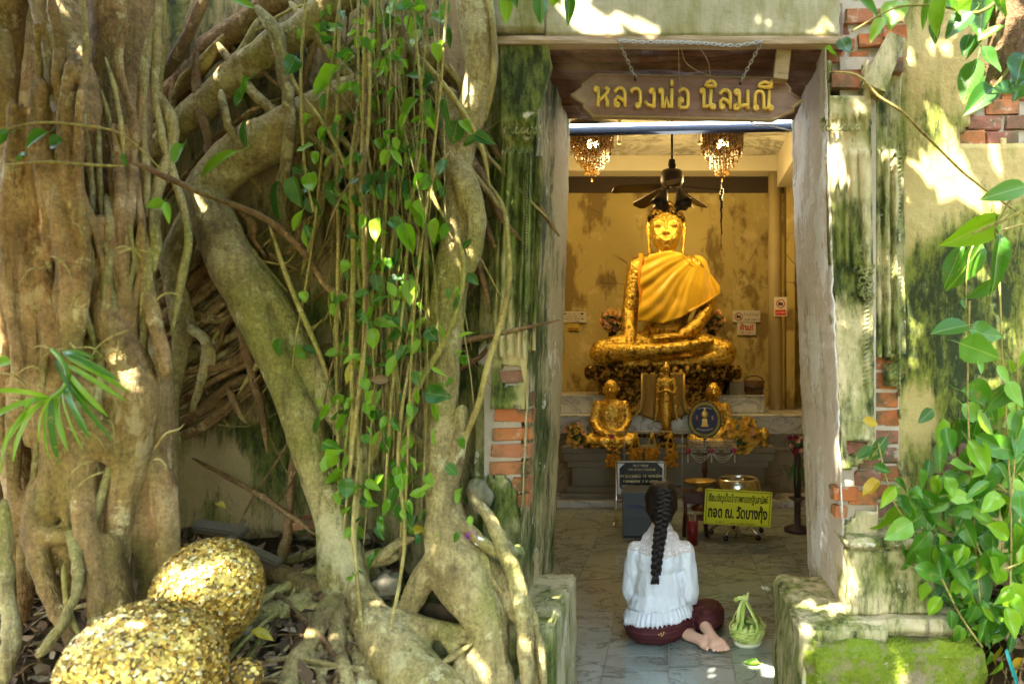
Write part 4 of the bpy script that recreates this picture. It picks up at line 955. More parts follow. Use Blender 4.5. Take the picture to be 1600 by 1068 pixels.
for k in range(330):
    x = RL.gauss(608, 54); y = RL.uniform(0, 840)
    if not 430 < x < 760: continue
    put_leaf(creeper, x, y, RL.uniform(15, 30), RL.gauss(95, 45), RL.uniform(2.32, 2.56), RL.choice('ggbbb'))
for q in ([(640, -30, 2.6, 2.42), (652, 80, 2.4, 2.42), (660, 200, 2.4, 2.42), (640, 340, 2.4, 2.42), (630, 480, 2.4, 2.42), (612, 620, 2.4, 2.42), (600, 800, 2.2, 2.42)], [(700, -30, 2.4, 2.4), (690, 120, 2.2, 2.4), (670, 300, 2.2, 2.4), (650, 450, 2.2, 2.4), (640, 620, 2, 2.4), (634, 790, 2, 2.4)],
          [(480, -30, 2.2, 2.4), (470, 120, 2.2, 2.4), (476, 260, 2.2, 2.4), (490, 330, 2, 2.4)], [(560, -30, 2.2, 2.44), (562, 150, 2.2, 2.44), (585, 320, 2.2, 2.44), (578, 500, 2.2, 2.44), (545, 660, 2, 2.44), (535, 780, 2, 2.43)]):
    mb = MB(); sp = spline(q, 4); mb.tube([P(a, b, d) for a, b, r, d in sp], [S(r, d) for a, b, r, d in sp], 6)
    local(mb, creeper).build('stem', m_vine, creeper, True)
ivy = thing('ivy_creeper', 'dense glossy green creeper covering the wall at the lower right', 'vine', tuple(P(1540, 1000, 2.5)))
RV = '1489,411,62,125;1515,414,72,112;1530,451,44,140;1505,476,16,90;1484,512,52,165;1538,522,46,20;1530,547,56,25;1532,572,22,90;1582,574,26,60,b;1530,625,54,35;1559,623,50,120;1584,616,42,60,b;1538,663,48,60,b;1467,677,46,105;1481,690,40,90;1446,650,28,140;1360,660,26,10,y;1373,699,38,130;1351,707,26,150;1569,700,64,10;1371,709,32,140;1361,760,32,160,y;1378,733,26,20;1386,776,36,120,b;1390,807,50,130;1403,829,48,150;1412,755,32,20;1434,769,20,60;1419,793,36,80;1434,800,34,60;1447,838,28,80;1428,869,56,100;1453,893,44,20;1474,774,46,165;1500,786,38,170;1490,869,58,35;1510,828,52,80;1476,821,34,10,b;1500,807,38,90;1500,903,54,50;1533,872,46,95,b;1534,919,54,95;1526,953,38,120;1541,857,42,40;1555,886,38,60,b;1531,805,34,20;1534,752,74,120;1578,810,54,110;1581,867,42,110;1586,941,62,75,b;1540,988,32,70;1505,978,22,90;1579,972,42,80;1466,928,44,160;1486,938,30,30;1566,1031,38,80,y;1559,1045,32,110,b;1562,710,60,150;1528,714,52,60;1545,690,44,20;1590,690,46,110;1500,840,40,120;1475,850,36,60;1520,780,44,30;1550,785,40,150;1590,770,44,60,b;1560,830,42,20;1598,850,40,90;1560,930,38,150;1595,900,40,60;1515,935,34,60;1510,880,34,140;1478,800,30,100;1450,810,34,60;1440,845,36,130;1465,870,34,80,b;1598,720,44,130;1575,740,46,40;1550,645,36,80;1590,660,40,120;1596,560,34,100;1568,585,30,60;1405,790,34,60;1395,770,28,120,b;1425,820,32,120;1545,960,30,60,b;1580,1005,32,110;1570,985,30,60;1590,1040,30,120,y;1545,1030,26,100,b;1530,760,40,170;1598,790,46,80'
for q in RV.split(';'):
    v = q.split(','); x, y, l = float(v[0]), float(v[1]), float(v[2])
    a = float(v[3]) + RL.uniform(-8, 8); k = v[4] if len(v) > 4 else ('b' if RL.random() < .2 else 'g')
    put_leaf(ivy, x, y, l * 1.15, a, RL.uniform(2.36, 2.55), k)
for k in range(110):
    x = RL.uniform(1440, 1625); y = RL.uniform(640, 1010)
    if x < 1480 and not 770 < y < 920: continue
    put_leaf(ivy, x, y, RL.uniform(34, 52), RL.gauss(90, 50), RL.uniform(2.52, 2.68), RL.choice('gggb'))
for k in range(75):
    y = RL.uniform(700, 1010); x = RL.uniform(1385 + abs(y - 820) * .55, 1612)
    put_leaf(ivy, x, y, RL.uniform(30, 50), RL.gauss(95, 45), RL.uniform(2.38, 2.52), RL.choice('gggbb'))
for q in ([(1515, 470, 2, 2.5), (1512, 600, 2, 2.5), (1516, 720, 2.2, 2.5), (1525, 860, 2, 2.5), (1533, 960, 2, 2.5)], [(1562, 440, 2.2, 2.48), (1566, 560, 2.2, 2.48), (1575, 700, 2.4, 2.48), (1580, 860, 2.2, 2.48), (1575, 1000, 2, 2.48)], [(1590, 560, 2, 2.46), (1588, 650, 2.2, 2.46), (1582, 760, 2.2, 2.46), (1565, 860, 2, 2.46)],
          [(1372, 690, 1.6, 2.5), (1383, 740, 2, 2.48), (1400, 790, 2.2, 2.46), (1440, 840, 2.4, 2.44), (1470, 900, 2.4, 2.43), (1500, 960, 2.4, 2.42), (1535, 1010, 2.4, 2.42)], [(1478, 690, 1.5, 2.5), (1500, 720, 1.6, 2.5), (1540, 740, 2, 2.49), (1575, 770, 2, 2.48)], [(1600, 350, 2.4, 2.44), (1560, 362, 2.4, 2.44), (1520, 385, 2, 2.45), (1510, 440, 1.6, 2.47), (1510, 480, 1.6, 2.48)], [(1515, 800, 2, 2.46), (1530, 860, 2, 2.45), (1560, 890, 2, 2.45), (1610, 870, 2, 2.45)]):
    mb = MB(); sp = spline(q, 4); mb.tube([P(a, b, d) for a, b, r, d in sp], [S(r * .7, d) for a, b, r, d in sp], 6)
    local(mb, ivy).build('stem', m_vine, ivy, True)
m_rbark = bark_mat('rough_brown_bark', [(.25, (.09, .045, .02)), (.5, (.26, .15, .07)), (.8, (.38, .25, .13))], (.22, .15, .07), (.42, .30, .17), 1.0, 2.2)
bough = thing('overhanging_branch', 'rough brown branch with big sunlit leaves overhanging at the upper right', 'branch', tuple(P(1590, -40, 2.2)))
mb = MB(); mb.chain([(P(a, b, d), S(r, d)) for a, b, r, d in spline([(1625, -90, 62, 2.28), (1600, -10, 48, 2.25), (1580, 60, 34, 2.24), (1562, 110, 22, 2.24), (1552, 138, 8, 2.24)], 4)])
local(mb, bough); blob('bark', mb, .006, m_rbark, bough, 2, .5, lambda c: .008 * nz(c.x * 26, c.y * 26, c.z * 9) + .004 * nz(c.x * 70, c.y * 70, c.z * 30))
for q in '1361,5,40,20;1397,20,48,110,b;1370,45,40,120,b;1321,74,36,70;1299,79,24,10,b;1472,27,54,110,b;1498,37,50,140;1504,13,46,60,b;1533,20,84,100;1550,49,42,160,b;1563,7,50,30;1530,57,44,110;1515,125,66,110;1530,121,56,140;1533,153,64,140;1567,145,60,150;1587,148,60,120;1569,300,68,165;1523,362,84,150,b;1562,404,84,95;1590,30,60,60;1480,5,50,30;1445,12,40,120;1595,105,50,110;1545,95,46,60;1510,70,36,110;1588,60,50,140,b;1460,50,34,90'.split(';'):
    v = q.split(','); put_leaf(bough, float(v[0]), float(v[1]), float(v[2]) * 1.1, float(v[3]), RL.uniform(2.12, 2.26), v[4] if len(v) > 4 else 'g')
for q in ([(1580, -20, 3, 2.2), (1530, 20, 2.4, 2.18), (1470, 10, 2, 2.18), (1400, 12, 1.6, 2.18), (1330, 50, 1.2, 2.18)], [(1590, 80, 3, 2.2), (1560, 130, 2.4, 2.2), (1530, 150, 1.8, 2.2)], [(1620, 280, 3, 2.2), (1580, 310, 2.4, 2.2), (1560, 345, 2.4, 2.2), (1520, 365, 1.8, 2.2)], [(1620, 320, 2.6, 2.2), (1560, 350, 2.2, 2.2), (1558, 380, 1.8, 2.2)], [(1562, 430, 1.5, 2.2), (1562, 380, 1.8, 2.2)]):
    mb = MB(); sp = spline(q, 4); mb.tube([P(a, b, d) for a, b, r, d in sp], [S(r, d) for a, b, r, d in sp], 6)
    local(mb, bough).build('twig', m_vine, bough, True)
sprig = thing('hanging_sprig', 'small sprig of green leaves hanging over the top of the door lintel', 'sprig', tuple(P(845, -40, 2.4)))
for x, y, l, a, k in ((791, 8, 46, 95, 'b'), (845, 14, 46, 95, 'g'), (891, 6, 40, 80, 'g'), (800, -12, 40, 60, 'g'), (868, -10, 36, 120, 'b')): put_leaf(sprig, x, y, l, a, 2.4, k)
mb = MB(); mb.tube([P(a, b, 2.4) for a, b in ((780, -8), (820, -12), (850, -8), (895, -14), (930, -40))], .003, 6); local(mb, sprig).build('stem', m_vine, sprig, True)

# strap-leaved plant in the left foreground
strap = thing('strap_leaf_plant', 'strap-leaved green epiphyte growing from the trunk at the left', 'plant', tuple(P(82, 545, 1.95)))
mb = MB(); sp = spline([(80, 545, 3, 1.95), (96, 562, 3.4, 1.92), (106, 585, 3.4, 1.9), (100, 606, 3.2, 1.88), (80, 622, 3, 1.86)], 5)
mb.tube([P(a, b, d) for a, b, r, d in sp], [S(r, d) for a, b, r, d in sp], 7); local(mb, strap).build('stem', m_leafb, strap, True)
for (x0, y0, x1, y1, w) in ((96, 548, 186, 594, 9), (104, 558, 202, 612, 9), (106, 570, 196, 626, 8), (107, 584, 168, 650, 9), (104, 592, 150, 640, 7), (102, 600, 142, 686, 9), (96, 606, 128, 700, 7), (90, 612, 106, 704, 9), (84, 618, 92, 724, 9), (78, 622, 76, 716, 8), (76, 620, -10, 612, 8), (74, 624, 2, 704, 8), (78, 622, 40, 640, 7), (70, 622, -20, 660, 8), (66, 626, 20, 720, 8), (88, 560, 120, 620, 7), (98, 552, 150, 560, 7), (82, 618, 60, 690, 7), (100, 590, 178, 690, 7), (40, 640, 0, 740, 8)):
    a = P(x0, y0, 1.9); b = P(x1, y1, 1.9 - RL.uniform(-.04, .12)); mid = (a + b) / 2 + Vector((0, -.03, S(12, 1.9))); wv = S(w, 1.9) * .55
    mb = MB(); n = 8; sd = (b - a).cross(Vector((RL.gauss(0, .35), 1, RL.gauss(0, .35)))).normalized()
    for i in range(n + 1):
        t = i / n; c = a * (1 - t) ** 2 + mid * 2 * t * (1 - t) + b * t * t; ww = wv * min(1, t * 5 + .3) * min(1, (1 - t) * 4 + .15)
        mb.v += [tuple(c - sd * ww), tuple(c + Vector((0, .004, -.002))), tuple(c + sd * ww)]
    for i in range(n):
        for k in range(2): mb.f.append((i * 3 + k, i * 3 + k + 1, i * 3 + k + 4, i * 3 + k + 3))
    mb.mi = [0] * len(mb.f); local(mb, strap).build('leaf', RL.choice((m_leafb, m_leaf, m_leafb)), strap, True)
# ------------------------------------------------------------------ inside the shrine
def gold_mat(name, bright=(.86, .60, .12), dark=(.10, .055, .015), rough=.34, cover=.5, sc=1.0, metal=.92):
    g = G(name, rough, metal, .5); o = g.obj()
    f = g.noise(9 * sc, 6, .7, o); v = g.vor(34 * sc, o, 'F1', 'Color')
    sep = g.n('SeparateColor'); g.sock(sep.inputs[0], v)
    m = g.math('ADD', g.math('MULTIPLY', f, .75), g.math('MULTIPLY', sep.outputs[0], .25))
    k = g.ramp(m, [(cover - .10, 0), (cover + .02, 1)])
    c = g.mix(k, dark, g.mix(sep.outputs[1], bright, (bright[0] * .8, bright[1] * .72, bright[2] * .55)))
    g.set('Base Color', c); g.set('Roughness', g.ramp(sep.outputs[2], [(0, rough * .75), (1, rough * 1.5)]))
    h = g.math('ADD', g.math('MULTIPLY', g.vor(34 * sc, o), -1.2), g.noise(60 * sc, 5, .7, o))
    g.bump(h, .55, .012 / sc); return g.m
m_gold = gold_mat('gold_leaf_statue', (.80, .54, .10), (.22, .13, .028), .36, .47)
m_goldworn = gold_mat('gold_leaf_worn', (.50, .33, .08), (.045, .028, .010), .42, .56)
m_goldthick = gold_mat('gold_leaf_thick', (.84, .57, .12), (.16, .09, .02), .32, .42, 1.8)
m_goldpaint = simple('gold_paint', (.62, .42, .10), (.45, .28, .06), .4, .6)
BY = 7.9
def bp(px, py, dy=0.): return P(px, py, BY) + Vector((0, dy, 0))
def br(r): return S(r, BY)
buddha = thing('seated_statue', 'large gold-leafed seated Buddha statue wearing a draped yellow robe', 'statue', tuple(bp(1040, 572)))
mb = MB()
mb.chain([(bp(1041, 398, -.05), br(15)), (bp(1041, 408, -.03), br(19))])
mb.ell(bp(1041, 432, -.02), (br(44), .24, br(34))); mb.ell(bp(1043, 470, -.02), (br(40), .22, br(48))); mb.ell(bp(1043, 518, -.02), (br(38), .24, br(30)))
mb.chain([(bp(1004, 414), br(16)), (bp(1078, 414), br(16))])
mb.chain([(bp(996, 418, .0), br(16.5)), (bp(990, 450, -.02), br(15)), (bp(985, 488, -.06), br(13)), (bp(985, 520, -.22), br(11.5)), (bp(986, 542, -.33), br(10))])
mb.ell(bp(987, 552, -.38), (br(11), .09, br(13)))
for k in range(4): mb.chain([(bp(981 + k * 4.2, 558, -.45), br(2.6)), (bp(980.5 + k * 4.4, 570, -.47), br(2.3)), (bp(980 + k * 4.6, 578 - abs(k - 1.4), -.45), br(2))])
mb.chain([(bp(996, 548, -.38), br(3)), (bp(1000, 558, -.42), br(2.6))])
mb.chain([(bp(1086, 418), br(16.5)), (bp(1096, 455, -.0), br(15)), (bp(1101, 488, -.08), br(13)), (bp(1086, 512, -.26), br(11)), (bp(1068, 524, -.36), br(9))])
mb.ell(bp(1052, 528, -.4), (br(17), .09, br(5.5)))
for k in range(4): mb.chain([(bp(1042, 526 + k * 1.6, -.42 - k * .02), br(2.6)), (bp(1024, 527 + k * 1.6, -.44 - k * .02), br(2.2))])
mb.chain([(bp(1015, 540, -.02), br(26)), (bp(975, 546, -.22), br(24)), (bp(946, 550, -.32), br(19))])
mb.chain([(bp(1068, 540, -.02), br(26)), (bp(1100, 546, -.22), br(24)), (bp(1126, 550, -.32), br(19))])
mb.chain([(bp(943, 553, -.34), br(17)), (bp(985, 551, -.46), br(13.5)), (bp(1035, 549, -.50), br(10.5)), (bp(1072, 543, -.48), br(8.5)), (bp(1100, 538, -.42), br(7))]); mb.chain([(bp(1074, 541, -.5), br(6)), (bp(1108, 535, -.44), br(4.5))])
mb.chain([(bp(1129, 556, -.34), br(16)), (bp(1085, 565, -.40), br(10)), (bp(1030, 568.5, -.43), br(7)), (bp(985, 570, -.43), br(6))])
mb.ell(bp(1040, 560, -.12), (br(84), .26, br(12)))
local(mb, buddha); blob('body', mb, .011, m_gold, buddha, 2, .5)
mb = MB()
mb.ell(bp(1041, 357, -.06), (br(26.5), .20, br(33))); mb.ell(bp(1041, 370, -.085), (br(22.5), .175, br(26))); mb.ell(bp(1041, 388, -.13), (br(10), .085, br(7)))
mb.chain([(bp(1041, 350, -.258), br(2.0)), (bp(1041, 361, -.282), br(2.3)), (bp(1041, 369.5, -.30), br(3.2))]); mb.ell(bp(1037.8, 370.5, -.275), (br(2.3), .022, br(1.9))); mb.ell(bp(1044.2, 370.5, -.275), (br(2.3), .022, br(1.9)))
for s_ in (-1, 1):
    mb.chain([(bp(1041 + s_ * 4, 351, -.258), br(1.1)), (bp(1041 + s_ * 11, 346.5, -.248), br(1.2)), (bp(1041 + s_ * 20, 350, -.198), br(1.0))])
    mb.ell(bp(1041 + s_ * 11.5, 357.5, -.232), (br(7.2), .026, br(2.7)))
    mb.chain([(bp(1041 + s_ * 27, 346, -.02), br(3.2)), (bp(1041 + s_ * 29, 358, -.0), br(3.6)), (bp(1041 + s_ * 27, 375, -.02), br(2.6)), (bp(1041 + s_ * 25.5, 396, -.05), br(2.8))])
    mb.chain([(bp(1041, 379, -.27), br(1.4)), (bp(1041 + s_ * 8, 377.5, -.243), br(.9))]); mb.chain([(bp(1041, 382.5, -.268), br(1.7)), (bp(1041 + s_ * 5.5, 381, -.25), br(1.0))])
mb.chain([(bp(1041, 392, -.05), br(15)), (bp(1041, 402, -.05), br(15.5))])
local(mb, buddha); blob('head', mb, .0085, gold_mat('gold_leaf_face', (.84, .58, .12), (.30, .18, .04), .36, .30), buddha, 1, .4)
cu = MB(); k = 0
for j in range(12):
    th = .12 + j * .115
    n_ = max(4, int(2 * pi * sin(th) * 31 / 4.3))
    for i in range(n_):
        a = 2 * pi * (i + .5 * (j % 2)) / n_; x = sin(th) * cos(a); y = sin(th) * sin(a); z = cos(th)
        py = 351 - 27 * z
        if y < -.1 and py > 337 + 9 * abs(x): continue
        cu.ell(bp(1041 + 28.5 * x, py, -.06 + .205 * y), (br(2.5), br(2.5), br(2.3)), nu=6, nv=4)
cu.ell(bp(1041, 322, -.0), (br(13), .10, br(9)))
local(cu, buddha); tag(cu.build('hair_curls', m_goldworn, buddha, True), kind='stuff')
def robe_mat():
    g = G('robe_satin', .38, spec=.5); p = g.obj()
    c = g.mix(g.noise(2.2, 3, .5, p), (.84, .46, .010), (.90, .58, .03)); g.set('Base Color', c)
    g.set('Sheen Weight', .3); g.bump(g.noise(1.0, 3, .5, g.sc(p, (18, 18, 5))), .25, .02); return g.m
m_robe = robe_mat()
def robe():
    mb = MB(); nu, nv = 60, 46
    for j in range(nv + 1):
        v = j / nv
        xl = lerpz([(0, 1016), (.2, 1004), (.6, 1001), (1, 999)], v); xr_ = lerpz([(0, 1078), (.12, 1102), (.3, 1112), (.6, 1120), (.72, 1124), (1, 1124)], v)
        for i in range(nu + 1):
            u = i / nu; px = xl + (xr_ - xl) * u
            top = 405 - 4 * sin(u * pi) + 16 * max(0, u - .72) / .28; bot = lerpz([(0, 503), (.3, 508), (.5, 500), (.75, 482), (1, 460)], u)
            py = top + (bot - top) * v
            x = (px - 1044) / 62; body = .29 * math.sqrt(max(.02, 1 - min(1, abs(x) ** 2.2))) * (1 - .12 * v)
            ang = math.atan2(py - 398, 1100 - px); rad_ = math.hypot(py - 398, 1100 - px) / 110
            fold = (.016 * sin(ang * 15 + 1.4 * sin(rad_ * 4 + 1)) + .010 * sin(ang * 41 + 2.4 * sin(rad_ * 5)) + .016 * nz(px * .05, py * .05, 3)) * min(1, .12 + rad_ * (1.0 + .5 * nz(ang * 4, 1, 2)))
            mb.v.append(tuple(bp(px, py, -.06 - body + fold - .04 * (v > .96) * (u > .6))))
    w = nu + 1
    for j in range(nv):
        for i in range(nu): mb.f.append((j * w + i, (j + 1) * w + i, (j + 1) * w + i + 1, j * w + i + 1))
    mb.mi = [0] * len(mb.f); local(mb, buddha); o = mb.build('robe', m_robe, buddha, True)
    q = o.modifiers.new('thickness', 'SOLIDIFY'); q.thickness = .016; q.offset = 0
    mb = MB()     # the back and the shoulder of the wrap
    mb.chain([(bp(1064, 418, .06), br(16)), (bp(1088, 416, .04), br(19)), (bp(1100, 455, .08), br(19)), (bp(1104, 480, .06), br(17))])
    local(mb, buddha); blob('robe_shoulder', mb, .02, m_robe, buddha, 4, .5)
    mb = MB(); mb.tube([bp(1003 + 1.5 * sin(k * 1.3), 402 + k * 11, -.24 - .03 * sin(k * .5)) for k in range(10)], [br(5)] * 10, 8, flat=.5); local(mb, buddha).build('robe_sash', simple('sash_orange', (.72, .24, .01), (.8, .32, .015), .5), buddha, True)
robe()
throne = thing('lotus_pedestal', 'dark gold lotus pedestal under the seated Buddha, with a brocade cloth in front', 'pedestal', tuple(bp(1036, 665, -.05)))
tiers = [('lotus_tier', [(0, 573), (112, 573), (117, 578), (118, 588), (108, 594)]), ('waist_tier', [(108, 594), (103, 598), (100, 612), (104, 622), (104, 630)]), ('foot_tier', [(104, 630), (116, 636), (119, 646), (116, 654), (121, 660), (121, 676), (0, 676)])]
for nm, pr in tiers:
    mb = MB().lathe([(br(r), PZ(y, BY)) for r, y in reversed(pr)], (PX(1036, BY), BY - .02, 0), 48, 1.0, .56)
    local(mb, throne).build(nm, m_goldworn, throne, True)
for band, r, n_, h in (('lotus_petals', 117, 40, 9), ('base_petals', 119, 40, 8)):
    mb = MB(); y0 = 582 if band == 'lotus_petals' else 646
    for row in (0, 1):
        for i in range(n_):
            a = 2 * pi * (i + .5 * row) / n_
            mb.ell((PX(1036, BY) + br(r - 1) * cos(a), BY - .02 + .56 * br(r - 1) * sin(a), PZ(y0 + row * 5 - 3, BY)), (br(7), .05, br(h)), Matrix.Rotation(a - pi / 2, 3, 'Z'), 8, 6)
    local(mb, throne); tag(mb.build(band, m_goldworn, throne, True), kind='stuff')
m_brocade = simple('gold_brocade', (.36, .23, .05), (.20, .12, .025), .5, .35, 40, .5)
mb = MB(); nu, nv = 24, 18; yb = BY - .02 - .56 * br(121) - .02
for j in range(nv + 1):
    v = j / nv; hw = lerpz([(0, 34), (.6, 34), (.85, 40), (1, 50)], v)
    for i in range(nu + 1):
        u = i / nu * 2 - 1; yy_ = 582 + (648 - 582) * v + 14 * v * (1 - abs(u)) - 5 * v * abs(u)
        mb.v.append(tuple(P(1036 + hw * u, yy_, yb - .012 * cos(u * 14) - .03 * v)))
for j in range(nv):
    for i in range(nu): mb.f.append((j * 25 + i, (j + 1) * 25 + i, (j + 1) * 25 + i + 1, j * 25 + i + 1))
mb.mi = [0] * len(mb.f); local(mb, throne); o = mb.build('brocade_cloth', m_brocade, throne, True); q = o.modifiers.new('t', 'SOLIDIFY'); q.thickness = .01
mb = MB()
for s_ in (-1, 1): mb.tube([P(1036 + s_ * a, b, yb - .03) for a, b in ((33, 584), (33, 620), (35, 640), (44, 649), (50, 650))], .012, 6)
local(mb, throne); tag(mb.build('cloth_trim', m_goldpaint, throne, True), kind='stuff')

altar = thing('marble_altar', 'stepped marble altar platform across the back of the shrine', 'altar', (0, 7.4, 0))
def part(name, parent, mat, *spans, smooth=False):
    mb = MB()
    for s_ in spans: mb.span(*s_)
    local(mb, parent); o = mb.build(name, mat, parent, smooth)
    b = o.modifiers.new('bev', 'BEVEL'); b.width = .006; b.segments = 2; b.limit_method = 'ANGLE'
    return o
part('floor_step', altar, m_marble, (-2.09, 1.74, 7.0, 7.44, .0, .075))
part('lower_face', altar, m_bmarble, (-2.09, 1.74, 7.46, 8.98, .0, .545))
part('ledge', altar, m_bmarble, (-2.09, 1.74, 7.38, 7.46, .545, .585))
part('middle_face', altar, m_bmarble, (-2.09, 1.74, 7.45, 8.98, .585, .72))
part('slab', altar, m_marble, (-2.09, 1.74, 7.36, 8.98, .723, .905))
part('slab_edge', altar, m_marble, (-2.09, 1.74, 7.345, 8.98, .908, .925))
part('upper_slab', altar, m_marble, (-1.55, PX(1195, 7.6), 7.6, 8.7, .928, 1.115))
part('upper_slab_edge', altar, m_marble, (-1.56, PX(1196, 7.6), 7.585, 8.7, 1.117, 1.13))
m_gstone = simple('grey_stone_slab', (.15, .13, .09), (.26, .23, .17), .7, sc=9, bs=.3)
part('rear_block', altar, m_gstone, (PX(1140, 7.7), PX(1163, 7.7), 7.7, 7.9, 1.132, 1.28))
plinth = thing('offering_table', 'moulded grey stone offering table in front of the lotus pedestal', 'altar table', (PX(1040, 7.1), 7.1, .075))
YA = 7.1
for nm, x0, x1, y0, y1, d in (('foot', 876, 1212, 784, 770, .0), ('foot_moulding', 884, 1204, 770, 760, .02), ('waist', 892, 1196, 760, 730, .05), ('neck_moulding', 886, 1202, 730, 720, .02), ('cornice', 880, 1210, 720, 708, .0), ('table_top', 876, 1212, 707.5, 698, -.02)):
    part(nm, plinth, m_gstone, (PX(x0, YA), PX(x1, YA), YA + d, 7.37, PZ(y0, YA) if nm != 'foot' else .077, PZ(y1, YA) - .001))
TOP = PZ(698, YA)
# lesser statues on the table
def lumpg(c): return .010 * nz(c.x * 30, c.y * 30, c.z * 30) + .005 * nz(c.x * 80, c.y * 80, c.z * 80)
def monk(label, px, sc, seed, head=0.):
    root_ = thing('monk_statue', label, 'statue', (PX(px, 7.2), 7.2, TOP)); mb = MB()
    s_ = sc
    mb.ell((0 + head, -.03 * s_, .61 * s_), (.078 * s_, .088 * s_, .105 * s_)); mb.chain([((head, 0, .52 * s_), .05 * s_), ((0, 0, .46 * s_), .06 * s_)])
    mb.ell((0, .0, .33 * s_), (.15 * s_, .11 * s_, .20 * s_)); mb.ell((0, 0, .14 * s_), (.16 * s_, .13 * s_, .16 * s_))
    for q in (-1, 1):
        mb.chain([((q * .14 * s_, 0, .44 * s_), .055 * s_), ((q * .185 * s_, -.03 * s_, .28 * s_), .05 * s_), ((q * .13 * s_, -.13 * s_, .17 * s_), .042 * s_), ((q * .03 * s_, -.18 * s_, .14 * s_), .035 * s_)])
        mb.chain([((q * .10 * s_, 0, .09 * s_), .10 * s_), ((q * .23 * s_, -.10 * s_, .075 * s_), .075 * s_)]); mb.chain([((q * .23 * s_, -.12 * s_, .06 * s_), .06 * s_), ((-q * .08 * s_, -.20 * s_, .06 * s_), .05 * s_)])
        mb.ell((q * .082 * s_ + head, 0, .6 * s_), (.015 * s_, .02 * s_, .035 * s_))
    mb.chain([((head, -.11 * s_, .635 * s_), .012), ((head, -.125 * s_, .59 * s_), .017)])
    blob('body', mb, .011, m_goldthick, root_, 2, .5, lambda c: .009 * nz(c.x * 22 + seed, c.y * 22, c.z * 22) + .006 * nz(c.x * 60, c.y * 60 + seed, c.z * 60))
    mb = MB().lathe([(.30 * s_, -.0), (.31 * s_, .02), (.28 * s_, .035), (0, .035)], (0, -.05, .0), 24, 1, .7); mb.build('base', m_goldworn, root_, True)
    return root_
monk('gold-leafed monk statue on the left of the offering table', 955, .98, 2)
monk('gold-leafed monk statue partly hidden behind the round emblem fan', 1114, .93, 9, .004)
st = thing('standing_statue', 'slim standing gold figure with folded hands between the two monks', 'statue', (PX(1041, 7.15), 7.15, TOP))
mb = MB(); U = S(1, 7.15); hz = lambda py: (698 - py) * U
mb.ell((0, 0, hz(577)), (6.5 * U, 7 * U, 8 * U)); mb.cap((0, 0, hz(569)), 2.5 * U, (0, 0, hz(565)), 1 * U); mb.chain([((0, 0, hz(584)), 3.4 * U), ((0, 0, hz(592)), 5 * U)])
mb.ell((0, 0, hz(600)), (11 * U, 7 * U, 11 * U)); mb.ell((0, 0, hz(616)), (8 * U, 6 * U, 10 * U))
mb.chain([((0, 0, hz(622)), 8 * U), ((0, 0, hz(645)), 9 * U), ((0, 0, hz(668)), 7 * U)])
for q in (-1, 1):
    mb.chain([((q * 11 * U, 0, hz(594)), 3.5 * U), ((q * 14 * U, 0, hz(606)), 2.9 * U), ((q * 12 * U, -4 * U, hz(615)), 2.6 * U), ((q * 2 * U, -9 * U, hz(610)), 2.4 * U)])
    mb.chain([((q * 13 * U, 0, hz(612)), 2.6 * U), ((q * 15 * U, 0, hz(640)), 2.2 * U), ((q * 17 * U, 0, hz(658)), 1.4 * U)])
blob('body', mb, .008, m_goldthick, st, 2, .5, lambda c: .003 * nz(c.x * 60, c.y * 60, c.z * 60))
mb = MB().lathe([(r * U, hz(y)) for r, y in ((16, 698), (16, 694), (10, 691), (9, 686), (15, 683), (15, 679), (10, 677), (10, 672), (0, 672))], (0, 0, 0), 20); mb.build('base', m_goldworn, st, True)

# ceremonial fan with emblem
fan = thing('emblem_fan', 'round ceremonial fan with blue emblem on a carved stand', 'ceremonial fan', (PX(1101, 6.95), 6.95, .077))
U = S(1, 6.95); fz = lambda py: PZ(py, 6.95) - .077
m_navy = simple('navy_cloth', (.008, .018, .09), (.015, .03, .14), .5); m_dk = simple('dark_trim', (.03, .02, .02), (.06, .04, .03), .5, .3)
m_embg = simple('emblem_green_gold', (.30, .30, .10), (.18, .24, .06), .5, .3, 60); m_pink = simple('emblem_rose', (.55, .2, .16), (.6, .3, .2), .6)
def disc(name, mat, rx, rz, y, dep, cz=655, n=40):
    pl = [(rx * U * cos(2 * pi * k / n) * (1 - .06 * sin(2 * pi * k / n)), rz * U * sin(2 * pi * k / n)) for k in range(n)]
    return MB().prism(pl, 0, dep, lambda a, b, c: (a, y + c, b + fz(cz))).build(name, mat, fan)
disc('backing', m_dk, 26.5, 29.5, -.004, .02); disc('rim', m_embg, 24.5, 27.5, -.012, .006); disc('inner_ring', m_dk, 20, 22.5, -.018, .004); disc('field', m_navy, 18.5, 21, -.023, .004)
mb = MB()
for k in range(40):
    a = 2 * pi * k / 40; mb.ell((22.5 * U * cos(a), -.014, fz(655) + 25 * U * sin(a)), (1.5 * U, .006, 1.5 * U), nu=6, nv=4)
tag(mb.build('rim_beads', m_goldpaint, fan, True), kind='stuff')
mb = MB()
mb.ell((0, -.024, fz(647)), (5.5 * U, .006, 6 * U), nu=14, nv=8); mb.box((0, -.026, fz(658)), (8 * U, .005, 9 * U)); mb.box((0, -.026, fz(664)), (11 * U, .005, 4 * U)); mb.box((0, -.026, fz(639)), (3 * U, .005, 4 * U))
mb.build('emblem_shrine', m_goldpaint, fan)
for q in (-1, 1): MB().ell((q * 12 * U, -.025, fz(652)), (1.8 * U, .003, 4 * U), nu=10, nv=6).build('emblem_tier', m_pink, fan)
mb = MB()
for k in range(13): mb.box((-12 * U + 2 * U * k, -.026, fz(669 + 2.2 * sin(k / 12 * pi))), (1.3 * U, .003, 2.2 * U))
for k in range(11): mb.box((-10 * U + 2 * U * k, -.026, fz(638.0 - 1.6 * sin(k / 10 * pi))), (1.2 * U, .003, 1.8 * U))
